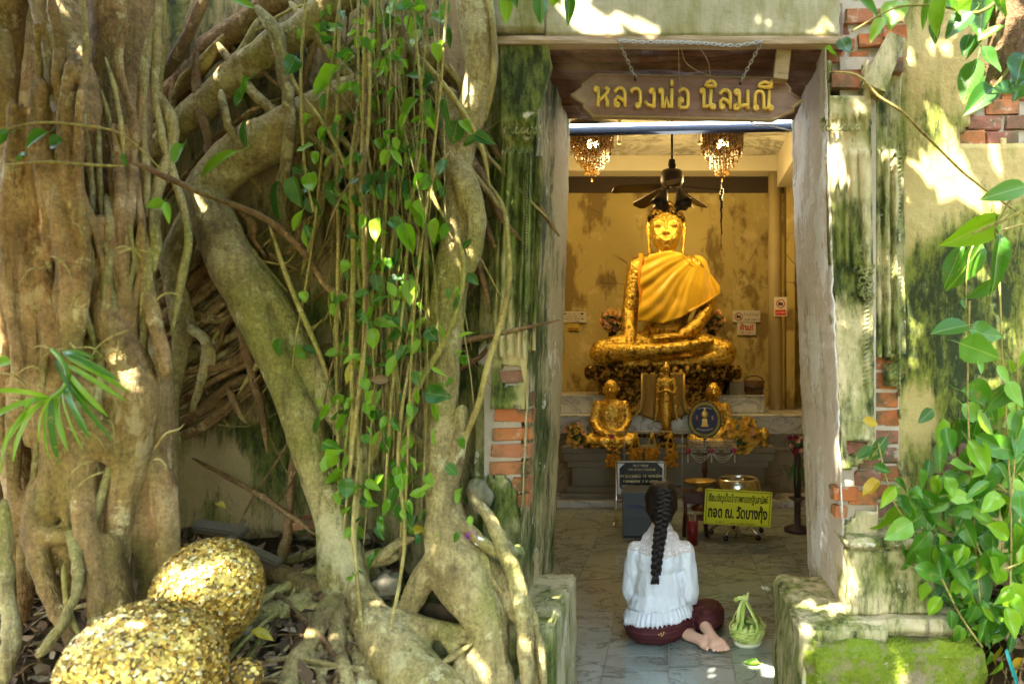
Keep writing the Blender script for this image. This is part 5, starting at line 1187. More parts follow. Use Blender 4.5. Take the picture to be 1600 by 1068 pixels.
tag(mb.build('emblem_marks', simple('emblem_white', (.5, .5, .5), None, .6), fan), kind='stuff')
MB().lathe([(r * U, fz(y)) for r, y in ((22, 798), (22, 792), (10, 786), (4, 780), (3, 740), (5, 735), (3, 730), (2.2, 690), (2, 684))], (0, .01, 0), 14).build('stand', simple('dark_red_wood', (.09, .02, .012), (.05, .012, .008), .4), fan, True)
# lace of threaded flowers on its frame
m_bead = simple('white_beads', (.55, .52, .42), (.65, .62, .55), .5); m_mag = simple('magenta_petal', (.42, .02, .12), (.55, .05, .2), .6)
lace = thing('beaded_lace_hanging', 'threaded white flower lace with magenta rosettes below the emblem fan', 'garland', (PX(1112, 6.93), 6.93, PZ(680, 6.93)))
U = S(1, 6.93); zz = lambda py: PZ(py, 6.93) - PZ(680, 6.93); xx = lambda px: (px - 1112) * U
mb = MB(); rq = random.Random(3)
for j in range(6):
    for i in range(22):
        px = 1076 + i * 3.5 + (j % 2) * 1.7; py = 688 + j * 4.2
        if py < 683 + abs(px - 1090) * .38 - 4 and py < 683 + abs(px - 1132) * .42 - 4: continue
        if py > 706 + 3 * sin(px * .35): continue
        mb.tube([(xx(px) + 1.5 * U * cos(a), 0, zz(py) + 1.5 * U * sin(a)) for a in [q * 2 * pi / 6 for q in range(7)]], .0028, 4, False)
for (a, b) in ((1077, 1112), (1112, 1147)):
    for d in (8, 12, 16): mb.tube([(xx(a + (b - a) * t), 0, zz(706 + d * sin(pi * t))) for t in [q / 8 for q in range(9)]], .004, 4)
for px in (1075, 1112, 1148): mb.tube([(xx(px), 0, zz(709)), (xx(px), 0, zz(722))], [.007, .009], 6)
tag(mb.build('lace', m_bead, lace), kind='stuff')
for px, py in ((1076, 704), (1112, 704), (1147, 703)):
    mb = MB()
    for k in range(9):
        a = 2 * pi * k / 9; mb.ell((xx(px) + 2.2 * U * cos(a), -.006, zz(py) + 2.2 * U * sin(a)), (2 * U, .012, 1.6 * U), nu=6, nv=4)
    mb.ell((xx(px), -.014, zz(py)), (2 * U, .012, 2 * U), nu=8, nv=5); mb.build('rosette', m_mag, lace, True)
mb = MB(); mb.tube([(xx(1078), .01, zz(704)), (xx(1096), .01, zz(684)), (xx(1130), .01, zz(684)), (xx(1148), .01, zz(704))], .005, 6); mb.tube([(xx(1101), .012, zz(684)), (xx(1101), .012, zz(676))], .005, 6); mb.build('frame', m_goldpaint, lace)
# garland rail
m_steel = G('polished_steel', .22, 1.0, .5, (.62, .62, .60)).m; m_grey = G('aluminium_dull', .4, .8, .5, (.42, .42, .40)).m
rail = thing('garland_rail', 'thin metal rail for hanging garlands in front of the offering table', 'rail', (PX(1015, 6.95), 6.95, .077))
U = S(1, 6.95); rx_ = lambda px: (px - 1015) * U; rz_ = lambda py: PZ(py, 6.95) - .077
MB().tube([(rx_(950), 0, rz_(674)), (rx_(1080), 0, rz_(674))], .006, 8).build('bar', m_grey, rail, True)
for px in (975, 1066): MB().tube([(rx_(px), 0, rz_(674)), (rx_(px), 0, -.0)], .005, 8).build('post', m_grey, rail, True)
m_mar = simple('marigold', (.62, .30, .015), (.50, .20, .01), .8, sc=60, bs=.6); m_mari2 = simple('marigold_gold', (.66, .42, .03), (.55, .3, .02), .8, sc=60)
for k, (px, h, lab, tp) in enumerate(((957, 56, 'gold marigold garland with a red rose at the left end of the rail', m_mag), (993, 44, 'second gold marigold garland from the left end of the rail', m_mari2), (1019, 44, 'third gold marigold garland from the left end of the rail', m_mari2), (1048, 54, 'gold marigold garland nearest the round emblem fan', m_mari2))):
    t = thing('marigold_garland', lab, 'garland', (PX(px, 6.92), 6.92, PZ(674, 6.92)), 'garlands on the rail'); U = S(1, 6.92)
    mb = MB()
    for q in (-1, 1): mb.tube([(q * .5 * U, 0, 0), (q * 4 * U, -.004, -14 * U), (q * 7 * U, -.004, -26 * U)], [.004, .008, .012], 6)
    mb.build('strand', m_mari2, t, True); mb = MB()
    for q in range(70):
        a = rq.uniform(0, 6.28); r = math.sqrt(rq.random()) * 11; yv = rq.uniform(26, h)
        w = 1.15 - abs(yv - (h + 24) / 2) / h
        mb.ell((r * w * U * cos(a), r * w * U * .5 * sin(a), -yv * U), (2.3 * U, 2.3 * U, 2.1 * U), nu=6, nv=4)
    tag(mb.build('blossoms', m_mar, t), kind='stuff')
    mb = MB()
    for q in range(7): mb.ell((rq.uniform(-1.8, 1.8) * U, -.02, (-4 - rq.uniform(0, 5)) * U), (2.4 * U, .02, 2.2 * U), nu=7, nv=5)
    mb.build('top_flower', tp, t, True)
# bouquets
def rose_mesh(name, mat):
    mb = MB(); rq_ = random.Random(name)
    for (r, h, op) in ((.32, .5, .1), (.6, .62, .3), (.95, .55, .55)):
        n = 15
        for k in range(3):
            a0 = k * 2.09 + r * 5; vs = []
            for j in range(4):
                t = j / 3
                for i in range(4):
                    a = a0 + (i / 3 - .5) * 2.3; rr_ = r * (.25 + .75 * t ** .6 + op * t * t * .4)
                    vs.append((rr_ * cos(a), rr_ * sin(a), -.35 + h * t * 1.3 - .12 * abs(i - 1.5) * t))
            mb.add(vs, [(j * 4 + i, j * 4 + i + 1, (j + 1) * 4 + i + 1, (j + 1) * 4 + i) for j in range(3) for i in range(3)])
    return mb.mesh(name, mat, True)
RO = [rose_mesh('rose', simple('rose_' + n_, a, b, .6, sc=20)) for n_, a, b in (('yellow', (.72, .40, .05), (.80, .52, .12)), ('peach', (.78, .36, .16), (.80, .50, .26)), ('pink', (.62, .28, .2), (.72, .42, .3)), ('gold', (.70, .46, .03), (.62, .34, .02)), ('crimson', (.16, .005, .02), (.28, .01, .05)))]
m_dleaf = simple('bouquet_leaf', (.02, .05, .012), (.05, .10, .02), .5)
def bouquet(label, px, py, rp, Y, n, kinds, seed, pot=None, zbase=None):
    t = thing('flower_bouquet', label, 'flowers', tuple(P(px, py, Y)), 'rose bouquets by the altar'); rq_ = random.Random(seed); U = S(1, Y); pl = []
    tries = 0
    while len(pl) < n and tries < 4000:
        tries += 1; a = rq_.uniform(0, 6.28); r = rp * math.sqrt(rq_.random()); q = (r * cos(a), r * sin(a) * .95)
        if all(math.hypot(q[0] - b[0], q[1] - b[1]) > rp * .30 for b in pl): pl.append(q)
    for x, z in pl:
        d = Vector((x * .9, -rp * .95, z * .9)).normalized()
        o = link('rose', RO[rq_.choice(kinds)], t, Vector((x * U, -math.sqrt(max(0, rp * rp * 1.1 - x * x - z * z)) * U * .8, z * U)))
        o.rotation_mode = 'QUATERNION'; o.rotation_quaternion = d.to_track_quat('Z', 'Y'); s_ = rp * .24 * U * rq_.uniform(.85, 1.2); o.scale = (s_,) * 3
    mb = MB()
    for k in range(46):
        d = Vector((rq_.gauss(0, 1), -abs(rq_.gauss(0, .8)), rq_.gauss(-.1, 1))).normalized(); c = d * rp * U * rq_.uniform(.55, 1.1); a = d.orthogonal().normalized(); a = Quaternion(d, rq_.uniform(0, 6)) @ a; b = d.cross(a); l = rp * .3 * U
        mb.add([c - a * l, c + b * l * .45, c + a * l + d * l * .3, c - b * l * .45], [(0, 1, 2, 3)])
    mb.ell((0, 0, 0), (rp * .7 * U, rp * .55 * U, rp * .7 * U), nu=10, nv=8)
    mb.build('foliage', m_dleaf, t)
    if zbase is not None:
        H = P(px, py, Y).z - zbase; r = rp * .42 * U
        MB().lathe([(0, -H), (r * .8, -H), (r, -H * .75), (r * .75, -rp * .5 * U), (r * .9, -rp * .35 * U)], (0, .0, 0), 14).build('vase', pot or m_goldworn, t, True)
    return t
bouquet('yellow and peach rose bouquet at the left end of the offering table', 902, 679, 19, 7.12, 15, [0, 0, 1, 2], 4, zbase=TOP)
bouquet('full yellow rose bouquet right of the emblem fan', 1160, 679, 26, 7.1, 24, [0, 0, 3, 3, 1], 8, zbase=TOP)
bouquet('peach rose bouquet beside the raised arm-side of the Buddha, on the viewer left', 957, 502, 19, 8.15, 16, [0, 1, 1, 0], 12, m_dk, 1.13)
bouquet('peach rose bouquet behind the robe edge, right of the Buddha', 1113, 503, 18, 8.15, 16, [0, 1, 1], 15, m_dk, 1.13)
bouquet('dark crimson flowers at the right door jamb', 1246, 693, 15, 6.0, 9, [4, 4, 4, 2], 19, m_dk, .3)
t = [o for o in bpy.data.objects if o.name.startswith('flower_bouquet')][-1]
mb = MB()
for k in range(7): a = k * .9; mb.tube([(0, 0, -.06), (.05 * cos(a), .03 * sin(a), -.16 - .02 * k), (.09 * cos(a), .05 * sin(a), -.26 - .02 * k)], [.006, .014, .004], 5, flat=.4)
mb.build('long_leaves', simple('silk_leaf', (.02, .14, .02), (.05, .2, .03), .5), t, True)
t2 = thing('flower_stand', 'dark stand holding the crimson flowers by the jamb', 'stand', (PX(1246, 6.0), 6.0, 0)); MB().lathe([(.0, 0), (.12, 0), (.12, .03), (.03, .06), (.03, .26), (.08, .298), (0, .298)], n=16).build('post', m_dk, t2, True)
# little gold vessels
for px, py, Y, r, lab in ((931, 706, 7.0, 8, 'small gold offering cup left of the monk'), (936, 692, 7.02, 7, 'small gold jar behind the offering cup'), (1193, 678, 7.13, 9, 'gold leaf ball ornament at the right end of the table')):
    z0 = TOP; U = S(1, Y); t = thing('gold_vessel', lab, 'vessel', (PX(px, Y if Y > 7.1 else 7.13), max(Y, 7.13), z0), 'small gold vessels'); h = max(.05, PZ(py - r, Y) - z0)
    MB().lathe([(0, 0), (r * .7 * U, 0), (r * .8 * U, h * .12), (r * .4 * U, h * .3), (r * U, h * .65), (r * .95 * U, h * .85), (r * .5 * U, h), (0, h)], n=18).build('body', m_goldthick, t, True)
    MB().ell((0, 0, h), (r * .25 * U,) * 3, nu=8, nv=6).build('knob', m_goldthick, t, True)
# bucket on the upper tier
t = thing('wooden_bucket', 'brown wooden bucket on the marble tier right of the Buddha', 'bucket', (PX(1178, 7.75), 7.75, 1.132)); U = S(1, 7.75)
MB().lathe([(0, 0), (14 * U, 0), (17 * U, 22 * U), (15.5 * U, 22 * U), (13 * U, 3 * U), (0, 3 * U)], n=20).build('tub', wood_mat('bucket_wood', (.04, .02, .01), (.11, .06, .03), (.16, .09, .04), sc=(40, 40, 4)), t, True)
MB().tube([(14 * U * cos(a), 0, 22 * U + 7 * U * sin(a)) for a in [q * pi / 8 for q in range(9)]], .006, 6).build('handle', m_dk, t, True)
MB().lathe([(15.6 * U, 9 * U), (16.0 * U, 9 * U), (16.4 * U, 12 * U), (15.8 * U, 12 * U)], n=20).build('hoop', m_dk, t, True)

# plaque on stand, donation box, table, cup, bowl with yellow notice
def lettering(parent, name, body, c, h, mat, width=None, depth=.002, bold=0., rot=0.):
    me = text_mesh(body, h, depth, bold, width); me.materials.append(mat); o = link(name, me, parent, c); o.rotation_euler = (0, rot, 0); return o
def scribble(parent, name, lines, mat, th=.004):
    """lines of writing too small to read: broken dashes; lines = (x0, x1, z, height, y)"""
    mb = MB(); rq_ = random.Random(name + str(lines[0]))
    for x0, x1, z, h, y in lines:
        x = x0
        while x < x1:
            w = h * rq_.uniform(.3, .8)
            if rq_.random() < .9:
                a = rq_.random()
                mb.box((x + w * .15, y, z), (h * .16, .0015, h * rq_.uniform(.7, 1))); mb.box((x + w * .5, y, z + h * (.35 if a < .5 else -.35)), (w * .55, .0015, h * .16))
                if a > .3: mb.box((x + w * .8, y, z), (h * .16, .0015, h * rq_.uniform(.6, 1)))
                if a > .8: mb.box((x + w * .5, y, z + h * .75), (w * .35, .0015, h * .16))
            x += w * 1.25 if rq_.random() < .85 else w * 2
    return tag(mb.build(name, mat, parent), kind='stuff')
m_black = simple('black_lacquer', (.012, .010, .009), None, .25); m_gtext = simple('gold_lettering', (.60, .50, .28), None, .4, .3)
YP = 6.3; U = S(1, YP)
pl = thing('plaque_stand', 'black plaque with gold writing on a silver stand behind the kneeling woman', 'plaque', (PX(1001, YP), YP, 0)); px_ = lambda px: (px - 1001) * U; pz_ = lambda py: PZ(py, YP)
poly = [(968, 731), (977, 723), (1026, 723), (1035, 731), (1035, 760), (1026, 769), (977, 769), (968, 760)]
MB().box((0, .012, pz_(746)), (72 * U, .012, 51 * U)).build('board', m_grey, pl); MB().prism([(px_(a), pz_(b)) for a, b in reversed(poly)], -.002, .004, lambda a, b, c: (a, c, b)).build('panel', m_black, pl)
scribble(pl, 'gold_writing', [(px_(990), px_(1012), pz_(727), .014, -.004), (px_(982), px_(1022), pz_(733), .02, -.004), (px_(970), px_(1032), pz_(743.5), .026, -.004), (px_(974), px_(1028), pz_(751.5), .024, -.004), (px_(972), px_(1020), pz_(759), .026, -.004)], m_gtext)
MB().box((0, -.004, pz_(722.5)), (74 * U, .012, 1.4 * U)).build('frame_bar', m_dk, pl)
for q in (-1, 1):
    MB().tube([(q * 38 * U, .01, pz_(722)), (q * 38 * U, .01, .14), (q * 40 * U, .0, .02)], .012, 8).build('leg', m_steel, pl, True)
    MB().tube([(q * 40 * U, -.16, .014), (q * 40 * U, .16, .014)], .012, 8).build('foot', m_steel, pl, True)
MB().tube([(-39 * U, .0, .2), (39 * U, 0, .2)], .009, 8).build('crossbar', m_steel, pl, True)
YD = 5.75; U = S(1, YD)
dn = thing('donation_box', 'grey metal donation box with blue lettering behind the kneeling woman', 'box', (PX(1003, YD), YD + .15, 0)); H = PZ(771, YD)
m_gbox = simple('grey_enamel', (.055, .072, .078), (.075, .09, .095), .35)
def bevbox(name, parent, mat, c, d, w=.008):
    o = MB().box(c, d).build(name, mat, parent); b = o.modifiers.new('b', 'BEVEL'); b.width = w; b.segments = 2; return o
bevbox('cabinet', dn, m_gbox, (0, 0, H / 2 + .01), (62 * U, .3, H - .02)); bevbox('lid', dn, m_gbox, (0, 0, H + .006), (65 * U, .32, .024)); bevbox('drawer_panel', dn, m_gbox, (0, -.152, H * .26), (56 * U, .008, H * .42)); bevbox('plinth', dn, m_black, (0, 0, .006), (60 * U, .28, .012), .002)
lettering(dn, 'blue_lettering', 'ทำบุญ', (-10 * U, -.153, H - 20 * U), 8 * U, simple('blue_paint', (.03, .06, .30), None, .5), 27 * U, .002, .02)
YT = 5.9; U = S(1, YT)
tb = thing('side_table', 'small dark red wooden table beside the yellow notice', 'table', (PX(1086, YT), YT, 0)); H = PZ(766, YT); m_rw = simple('red_lacquer_wood', (.075, .016, .010), (.04, .01, .006), .35, sc=20)
bevbox('table_top', tb, m_rw, (0, 0, H - .012), (40 * U, .24, .024), .004); bevbox('apron', tb, m_rw, (0, -.1, H - .06), (34 * U, .015, .07), .003); bevbox('shelf', tb, m_rw, (0, 0, H * .38), (34 * U, .2, .015), .003)
for a in (-1, 1):
    for b in (-1, 1): MB().tube([(a * 16 * U, b * .09, H - .02), (a * 15 * U, b * .085, H * .5), (a * 17.5 * U, b * .1, .0)], [.018, .014, .018], 8).build('leg', m_rw, tb, True)
bowl2 = thing('brass_bowl', 'shallow brass bowl on the dark red side table', 'bowl', (PX(1094, YT), YT, H)); MB().lathe([(0, 0), (.05, 0), (.05, .012), (.02, .02), (.07, .06), (.13, .085), (.12, .085), (.05, .035), (0, .03)], n=20).build('body', m_goldpaint, bowl2, True); MB().lathe([(.126, .083), (.136, .085), (.136, .091), (.122, .091)], n=20).build('rim', m_goldpaint, bowl2, True)
YC = 5.55; U = S(1, YC)
cu_ = thing('red_canister', 'tall red fortune-stick canister on the floor right of the woman', 'canister', (PX(1082, YC), YC, 0)); H = PZ(812, YC)
MB().lathe([(0, 0), (8.5 * U, 0), (8.5 * U, H), (7.5 * U, H), (7.2 * U, H * .3), (0, H * .3)], n=20).build('cup', simple('red_lacquer', (.22, .012, .015), (.16, .008, .01), .35), cu_, True)
for k in range(9): a = k * .7; MB().tube([(3.5 * U * cos(a), 3.5 * U * sin(a), .04), (5.5 * U * cos(a + .3), 5.5 * U * sin(a + .3), H + .03 + .01 * (k % 3))], .003, 5).build('stick', m_gtext, cu_)
YS = 5.62; U = S(1, YS)
bs_ = thing('alms_bowl_stand', 'polished steel alms bowl on a wire stand with castors', 'bowl stand', (PX(1153, YS + .22), YS + .22, 0)); U2 = S(1, YS + .22); zt = PZ(746, YS + .22); zb = PZ(800, YS + .22)
MB().lathe([(0, zb), (18 * U2, zb), (31 * U2, zb + .12), (36 * U2, zb + .2), (33 * U2, zt - .02), (31 * U2, zt), (29 * U2, zt), (31 * U2, zt - .03), (34 * U2, zb + .2), (0, zb + .02)], n=32).build('bowl', m_steel, bs_, True)
for k in range(5):
    a = 2 * pi * k / 5 + .4; MB().tube([(20 * U2 * cos(a), 20 * U2 * sin(a), zb + .03), (12 * U2 * cos(a), 12 * U2 * sin(a), zb - .06), (24 * U2 * cos(a), 24 * U2 * sin(a), .1), (42 * U2 * cos(a), 42 * U2 * sin(a), .05)], .010, 8).build('leg', m_steel, bs_, True)
    MB().lathe([(0, -.008), (.022, -.008), (.022, .008), (0, .008)], (42 * U2 * cos(a), 42 * U2 * sin(a), .024), 12, rot=Matrix.Rotation(pi / 2, 3, 'X')).build('castor', m_black, bs_, True)
MB().tube([(22 * U2 * cos(a), 22 * U2 * sin(a), .12) for a in [q * 2 * pi / 20 for q in range(21)]], .008, 6, False).build('ring', m_steel, bs_, True)
ys_ = thing('yellow_notice', 'bright yellow notice board with black Thai lettering in front of the alms bowl', 'sign', tuple(P(1153, 793, YS - .12))); U = S(1, YS - .12)
m_yel = simple('yellow_board', (.60, .62, .008), (.66, .64, .012), .55); m_ink = simple('black_ink', (.02, .025, .005), None, .6)
tilt = radians(3.2)
R_ = Matrix.Rotation(tilt, 3, 'Y')
def yb_(dx, dz, y=-.008): return R_ @ Vector((dx * U, y, dz * U))
MB().box((0, 0, 0), (105 * U, .008, 55 * U), R_).build('board', m_yel, ys_)
for (x, z, w, h) in ((0, 25.3, 101, .8), (-49.5, 0, .8, 50), (49.5, 0, .8, 50), (0, -26.3, 101, .5)): MB().box(yb_(x, z, -.0055), (w * U, .002, h * U), R_).build('border_line', m_ink, ys_)
lettering(ys_, 'notice_line', 'เรียนเชิญเป็นเจ้าภาพทอดกฐินสามัคคี', yb_(0, 14, -.006), 17 * U, m_ink, 93 * U, .002, .012, tilt)
lettering(ys_, 'notice_line', 'ทอด ณ. วัดบางกุ้ง', yb_(0, -9, -.006), 27 * U, m_ink, 92 * U, .002, .03, tilt)
mb = scribble(ys_, 'small_print', [(-34 * U, -22 * U, -23.2 * U, 2.6 * U, -.007), (-10 * U, 27 * U, -24.2 * U, 2.4 * U, -.007)], m_ink); mb.rotation_euler = (0, tilt, 0)
MB().tube([(0, .01, -.08), (0, .03, -.16), (0, .2, -.30)], .008, 6).build('prop', m_steel, ys_, True)

# notices on the wall
YW = 8.96
m_paper = simple('white_notice', (.66, .58, .46), None, .6); m_red = simple('red_print', (.55, .03, .02), None, .5); m_yp = simple('yellow_sticker', (.62, .42, .03), None, .5)
def notice(label, px, py, w, h, mat, Y=YW):
    t = thing('notice', label, 'notice', tuple(P(px, py, Y)), 'notices fixed to the wall'); U = S(1, Y)
    MB().box((0, 0, 0), (w * U, .006, h * U)).build('sheet', mat, t); return t, U
def nocam(t, cx, cz, r, U, y=-.005):
    mb = MB(); n = 24
    for a, b in ((1.0, .80),):
        vs = [(cx + r * q * cos(2 * pi * k / n), y, cz + r * q * sin(2 * pi * k / n)) for k in range(n) for q in (a, b)]
        mb.add(vs, [(2 * k, 2 * k + 1, (2 * k + 3) % (2 * n), (2 * k + 2) % (2 * n)) for k in range(n)])
    mb.box((cx, y - .001, cz), (r * 1.8, .001, r * .16), Matrix.Rotation(.78, 3, 'Y')); mb.build('prohibition_ring', simple('ring_red', (.35, .02, .03), None, .5), t)
    mb = MB(); mb.box((cx, y - .0004, cz - r * .05), (r * 1.05, .001, r * .62)); mb.box((cx - r * .2, y - .0004, cz + r * .33), (r * .4, .001, r * .2)); mb.build('camera_symbol', m_ink, t)
t, U = notice('white notice on the back wall left of the Buddha', 896, 495, 40, 17, m_paper)
scribble(t, 'small_print', [(-9 * U, 9 * U, 4.6 * U, 2.2 * U, -.005), (-13 * U, 13 * U, .8 * U, 2.2 * U, -.005), (-16 * U, 16 * U, -3 * U, 2.2 * U, -.005), (-9 * U, 9 * U, -6.6 * U, 1.8 * U, -.005)], m_ink)
for q in (-1, 1): MB().box((q * 13.5 * U, -.005, 4.8 * U), (4.4 * U, .002, 2.6 * U)).build('camera_symbol', m_ink, t)
t, U = notice('small yellow sticker under the left white notice', 896, 510.5, 18, 10, m_yp); MB().box((-2.5 * U, -.005, 2 * U), (8 * U, .002, 3.4 * U)).build('symbol_bar', m_goldpaint, t); MB().box((0, -.005, -2.8 * U), (16 * U, .002, 2.6 * U)).build('text_bar', simple('brown_ink', (.3, .12, .01), None, .6), t)
t, U = notice('white no-photography notice on the back wall right of the Buddha', 1166.5, 494, 43, 18, m_paper); nocam(t, -12.5 * U, -.5 * U, 6.3 * U, U); lettering(t, 'notice_line', 'ห้ามถ่ายรูป', (7.5 * U, -.004, 2.8 * U), 7 * U, simple('grey_ink', (.2, .13, .1), None, .6), 24 * U, .001); scribble(t, 'small_print', [(-3 * U, 20 * U, -5 * U, 2.4 * U, -.005)], m_ink)
t, U = notice('white notice with bold red heading below the no-photography notice', 1166.5, 513.5, 29, 19, m_paper); lettering(t, 'red_heading', 'ห้าม!', (0, -.004, 3 * U), 11 * U, m_red, 20 * U, .001, .04); scribble(t, 'small_print', [(-11.5 * U, 11.5 * U, -6 * U, 2.8 * U, -.005)], m_red)
t, U = notice('upright red and white no-photography sign on the column', 1219.5, 479, 20, 30, m_paper, 8.2); nocam(t, 0, 4.6 * U, 7 * U, U); MB().box((0, -.005, -9 * U), (16.5 * U, .002, 8.4 * U)).build('red_panel', m_red, t); scribble(t, 'small_print', [(-6.5 * U, 6.5 * U, -9 * U, 2.6 * U, -.0065)], m_paper)

# lamps
def lamp(name, parent, loc, power, col, size=.05):
    l = bpy.data.lights.new(name, 'POINT'); l.energy = power; l.color = col; l.shadow_soft_size = size
    o = bpy.data.objects.new(name, l); COL.objects.link(o); o.parent = parent; o.location = loc; return o
m_bulb = G('lit_bulb', .5, col=(1, .8, .5)).emit((1, .62, .22), 3).m
m_amber = G('amber_crystal', .12, 0, .8, (.15, .07, .012)); m_amber.set('Transmission Weight', .35); m_amber = m_amber.m
m_iron = simple('dark_iron', (.018, .012, .008), (.035, .022, .014), .45, .4)
def chandelier(label, px, Y):
    t = thing('chandelier', label, 'chandelier', (PX(px, Y), Y, 3.98), 'crystal chandeliers'); U = S(1, Y); rq_ = random.Random(px)
    MB().lathe([(0, -.003), (14 * U, -.003), (14 * U, -3 * U), (29 * U, -6 * U), (31 * U, -12 * U), (29 * U, -18 * U), (27 * U, -18 * U), (28 * U, -12 * U), (12 * U, -6 * U), (0, -5 * U)], n=28).build('canopy', m_iron, t, True)
    mb = MB()
    for tier, (r, z0, n, ln) in enumerate(((29, -14, 32, 18), (28, -22, 30, 20), (23, -32, 26, 20), (16, -44, 20, 18), (9, -56, 12, 16))):
        for k in range(n):
            a = 2 * pi * k / n + tier * .4
            for q in range(4):
                z = z0 - ln * q / 4 * rq_.uniform(.8, 1.15); s_ = rq_.uniform(1.3, 2.1) * U; c = Vector((r * U * cos(a), r * U * sin(a), z * U))
                mb.add([c + Vector((0, 0, 2 * s_)), c + Vector((s_, 0, 0)), c + Vector((0, s_, 0)), c + Vector((-s_, 0, 0)), c + Vector((0, -s_, 0)), c + Vector((0, 0, -2 * s_))], [(0, 1, 2), (0, 2, 3), (0, 3, 4), (0, 4, 1), (5, 2, 1), (5, 3, 2), (5, 4, 3), (5, 1, 4)])
    tag(mb.build('crystals', m_amber, t), kind='stuff')
    mb = MB()
    for k in range(26):
        a = rq_.uniform(0, 6.28); z = rq_.uniform(-40, -16); r = 30 + z * .12
        for q in range(5):
            b = 2 * pi * q / 5; mb.ell((r * U * cos(a) + 1.8 * U * cos(b) * -sin(a), r * U * sin(a) + 1.8 * U * cos(b) * cos(a), (z + 1.8 * sin(b)) * U), (1.3 * U,) * 3, nu=5, nv=4)
    tag(mb.build('metal_flowers', m_iron, t), kind='stuff')
    MB().ell((0, 0, -78 * U), (1.6 * U, 1.6 * U, 3 * U), nu=8, nv=6).build('finial', m_amber, t, True)
    for k in range(3):
        a = k * 2.1 + 4.4; MB().ell((6 * U * cos(a), 6 * U * sin(a), -26 * U), (3.2 * U, 3.2 * U, 4.6 * U), nu=10, nv=8).build('bulb', m_bulb, t, True)
    lamp('bulb_light', t, (0, -.12, -.66), 4.1, (1.0, .72, .28), .12)
    return t
for lab_, px in (('amber crystal chandelier hanging at the left under the ceiling', 925), ('amber crystal chandelier hanging at the right under the ceiling', 1128)):
    q = chandelier(lab_, px, 7.2); q.scale = (1.12, 1.12, 1.08)
m_tube = G('lit_tube', .4, col=(.9, .95, 1)).emit((.72, .86, 1.0), 1.6).m
fx = thing('fluorescent_lamp', 'lit fluorescent tube along the inner edge of the door lintel', 'lamp', (PX(1064, 3.42), 3.42, PZ(193, 3.42))); U = S(1, 3.42)
rt = Matrix.Rotation(-.02, 3, 'Y')
MB().tube([rt @ Vector((-.60, 0, 0)), rt @ Vector((.60, 0, 0))], .0065, 12).build('tube', m_tube, fx, True); MB().box((0, .035, -.016), (1.26, .045, .034), rt).build('housing', simple('housing_blue', (.006, .010, .022), None, .5), fx)
for q in (-1, 1): MB().box(rt @ Vector((q * .615, 0, 0)), (.02, .03, .034)).build('end_cap', m_paper, fx)
MB().tube([P(x, y, 3.38) - Vector(fx.location) for x, y in ((1172, 191), (1182, 196), (1200, 195), (1218, 200), (1236, 204))], .004, 6).build('cord', simple('white_cable', (.7, .7, .72), None, .5), fx, True)
lamp('tube_light', fx, (0, .10, -.05), 1.0, (.86, .93, 1.0), .25)
ff = thing('ceiling_light_fitting', 'dark unlit lamp fitting with two sockets on the ceiling', 'light fitting', (PX(1043, 6.2), 6.2, 3.98)); U = S(1, 6.2); zc = PZ(203, 6.2) - 3.98
MB().box((0, 0, zc), (32 * U, .08, 8 * U)).build('box', m_iron, ff); MB().tube([(0, 0, -.002), (0, 0, zc)], .008, 6).build('stem', m_iron, ff)
for q in (-1, 1): MB().lathe([(0, -.02), (.02, -.02), (.02, .02), (0, .02)], (q * 19 * U, 0, zc), 12).build('socket', m_paper, ff, True)
for px in (968, 1093):
    t = thing('ceiling_socket', 'small white lamp socket on the ceiling, ' + ('left' if px < 1000 else 'right') + ' of the fan rod', 'lamp socket', (PX(px, 6.9), 6.9, 3.98), 'white ceiling lamp sockets'); z = PZ(222, 6.9) - 3.98; MB().tube([(0, 0, -.002), (0, 0, z)], [.018, .024], 10).build('holder', m_paper, t, True); MB().tube([(0, 0, z - .001), (0, 0, z - .02)], .027, 10).build('collar', m_cream, t, True)
# ceiling fan
cf = thing('ceiling_fan', 'dark ceiling fan with tulip lamp shades hanging above the Buddha', 'ceiling fan', (PX(1050, 6.6), 6.6, 3.98)); U = S(1, 6.6); cz = lambda py: PZ(py, 6.6) - 3.98
m_fan = simple('fan_brown', (.05, .026, .012), (.075, .04, .02), .5)
MB().tube([(0, 0, -.002), (0, 0, cz(262))], .012, 10).build('rod', m_iron, cf, True)
MB().lathe([(5 * U, cz(250)), (6 * U, cz(256)), (7.5 * U, cz(266)), (0, cz(266))], n=16).build('rod_cover', m_iron, cf, True)
MB().lathe([(0, cz(266)), (15 * U, cz(267)), (18 * U, cz(272)), (18 * U, cz(284)), (14 * U, cz(291)), (0, cz(292))], n=28).build('motor', m_fan, cf, True)
for k in range(5):
    a = radians(200 + 72 * k); R3 = Matrix.Rotation(a, 3, 'Z'); tl = Matrix.Rotation(radians(9), 3, 'Y') @ Matrix.Rotation(radians(13), 3, 'X'); pl_ = [(.12, -.035), (.20, -.06), (.56, -.075), (.60, -.04), (.60, .04), (.56, .075), (.20, .06), (.12, .035)]
    MB().prism(pl_, -.004, .004, lambda x, y, z: tuple(R3 @ (tl @ Vector((x, y, z))) + Vector((0, 0, cz(290))))).build('blade', m_fan, cf)
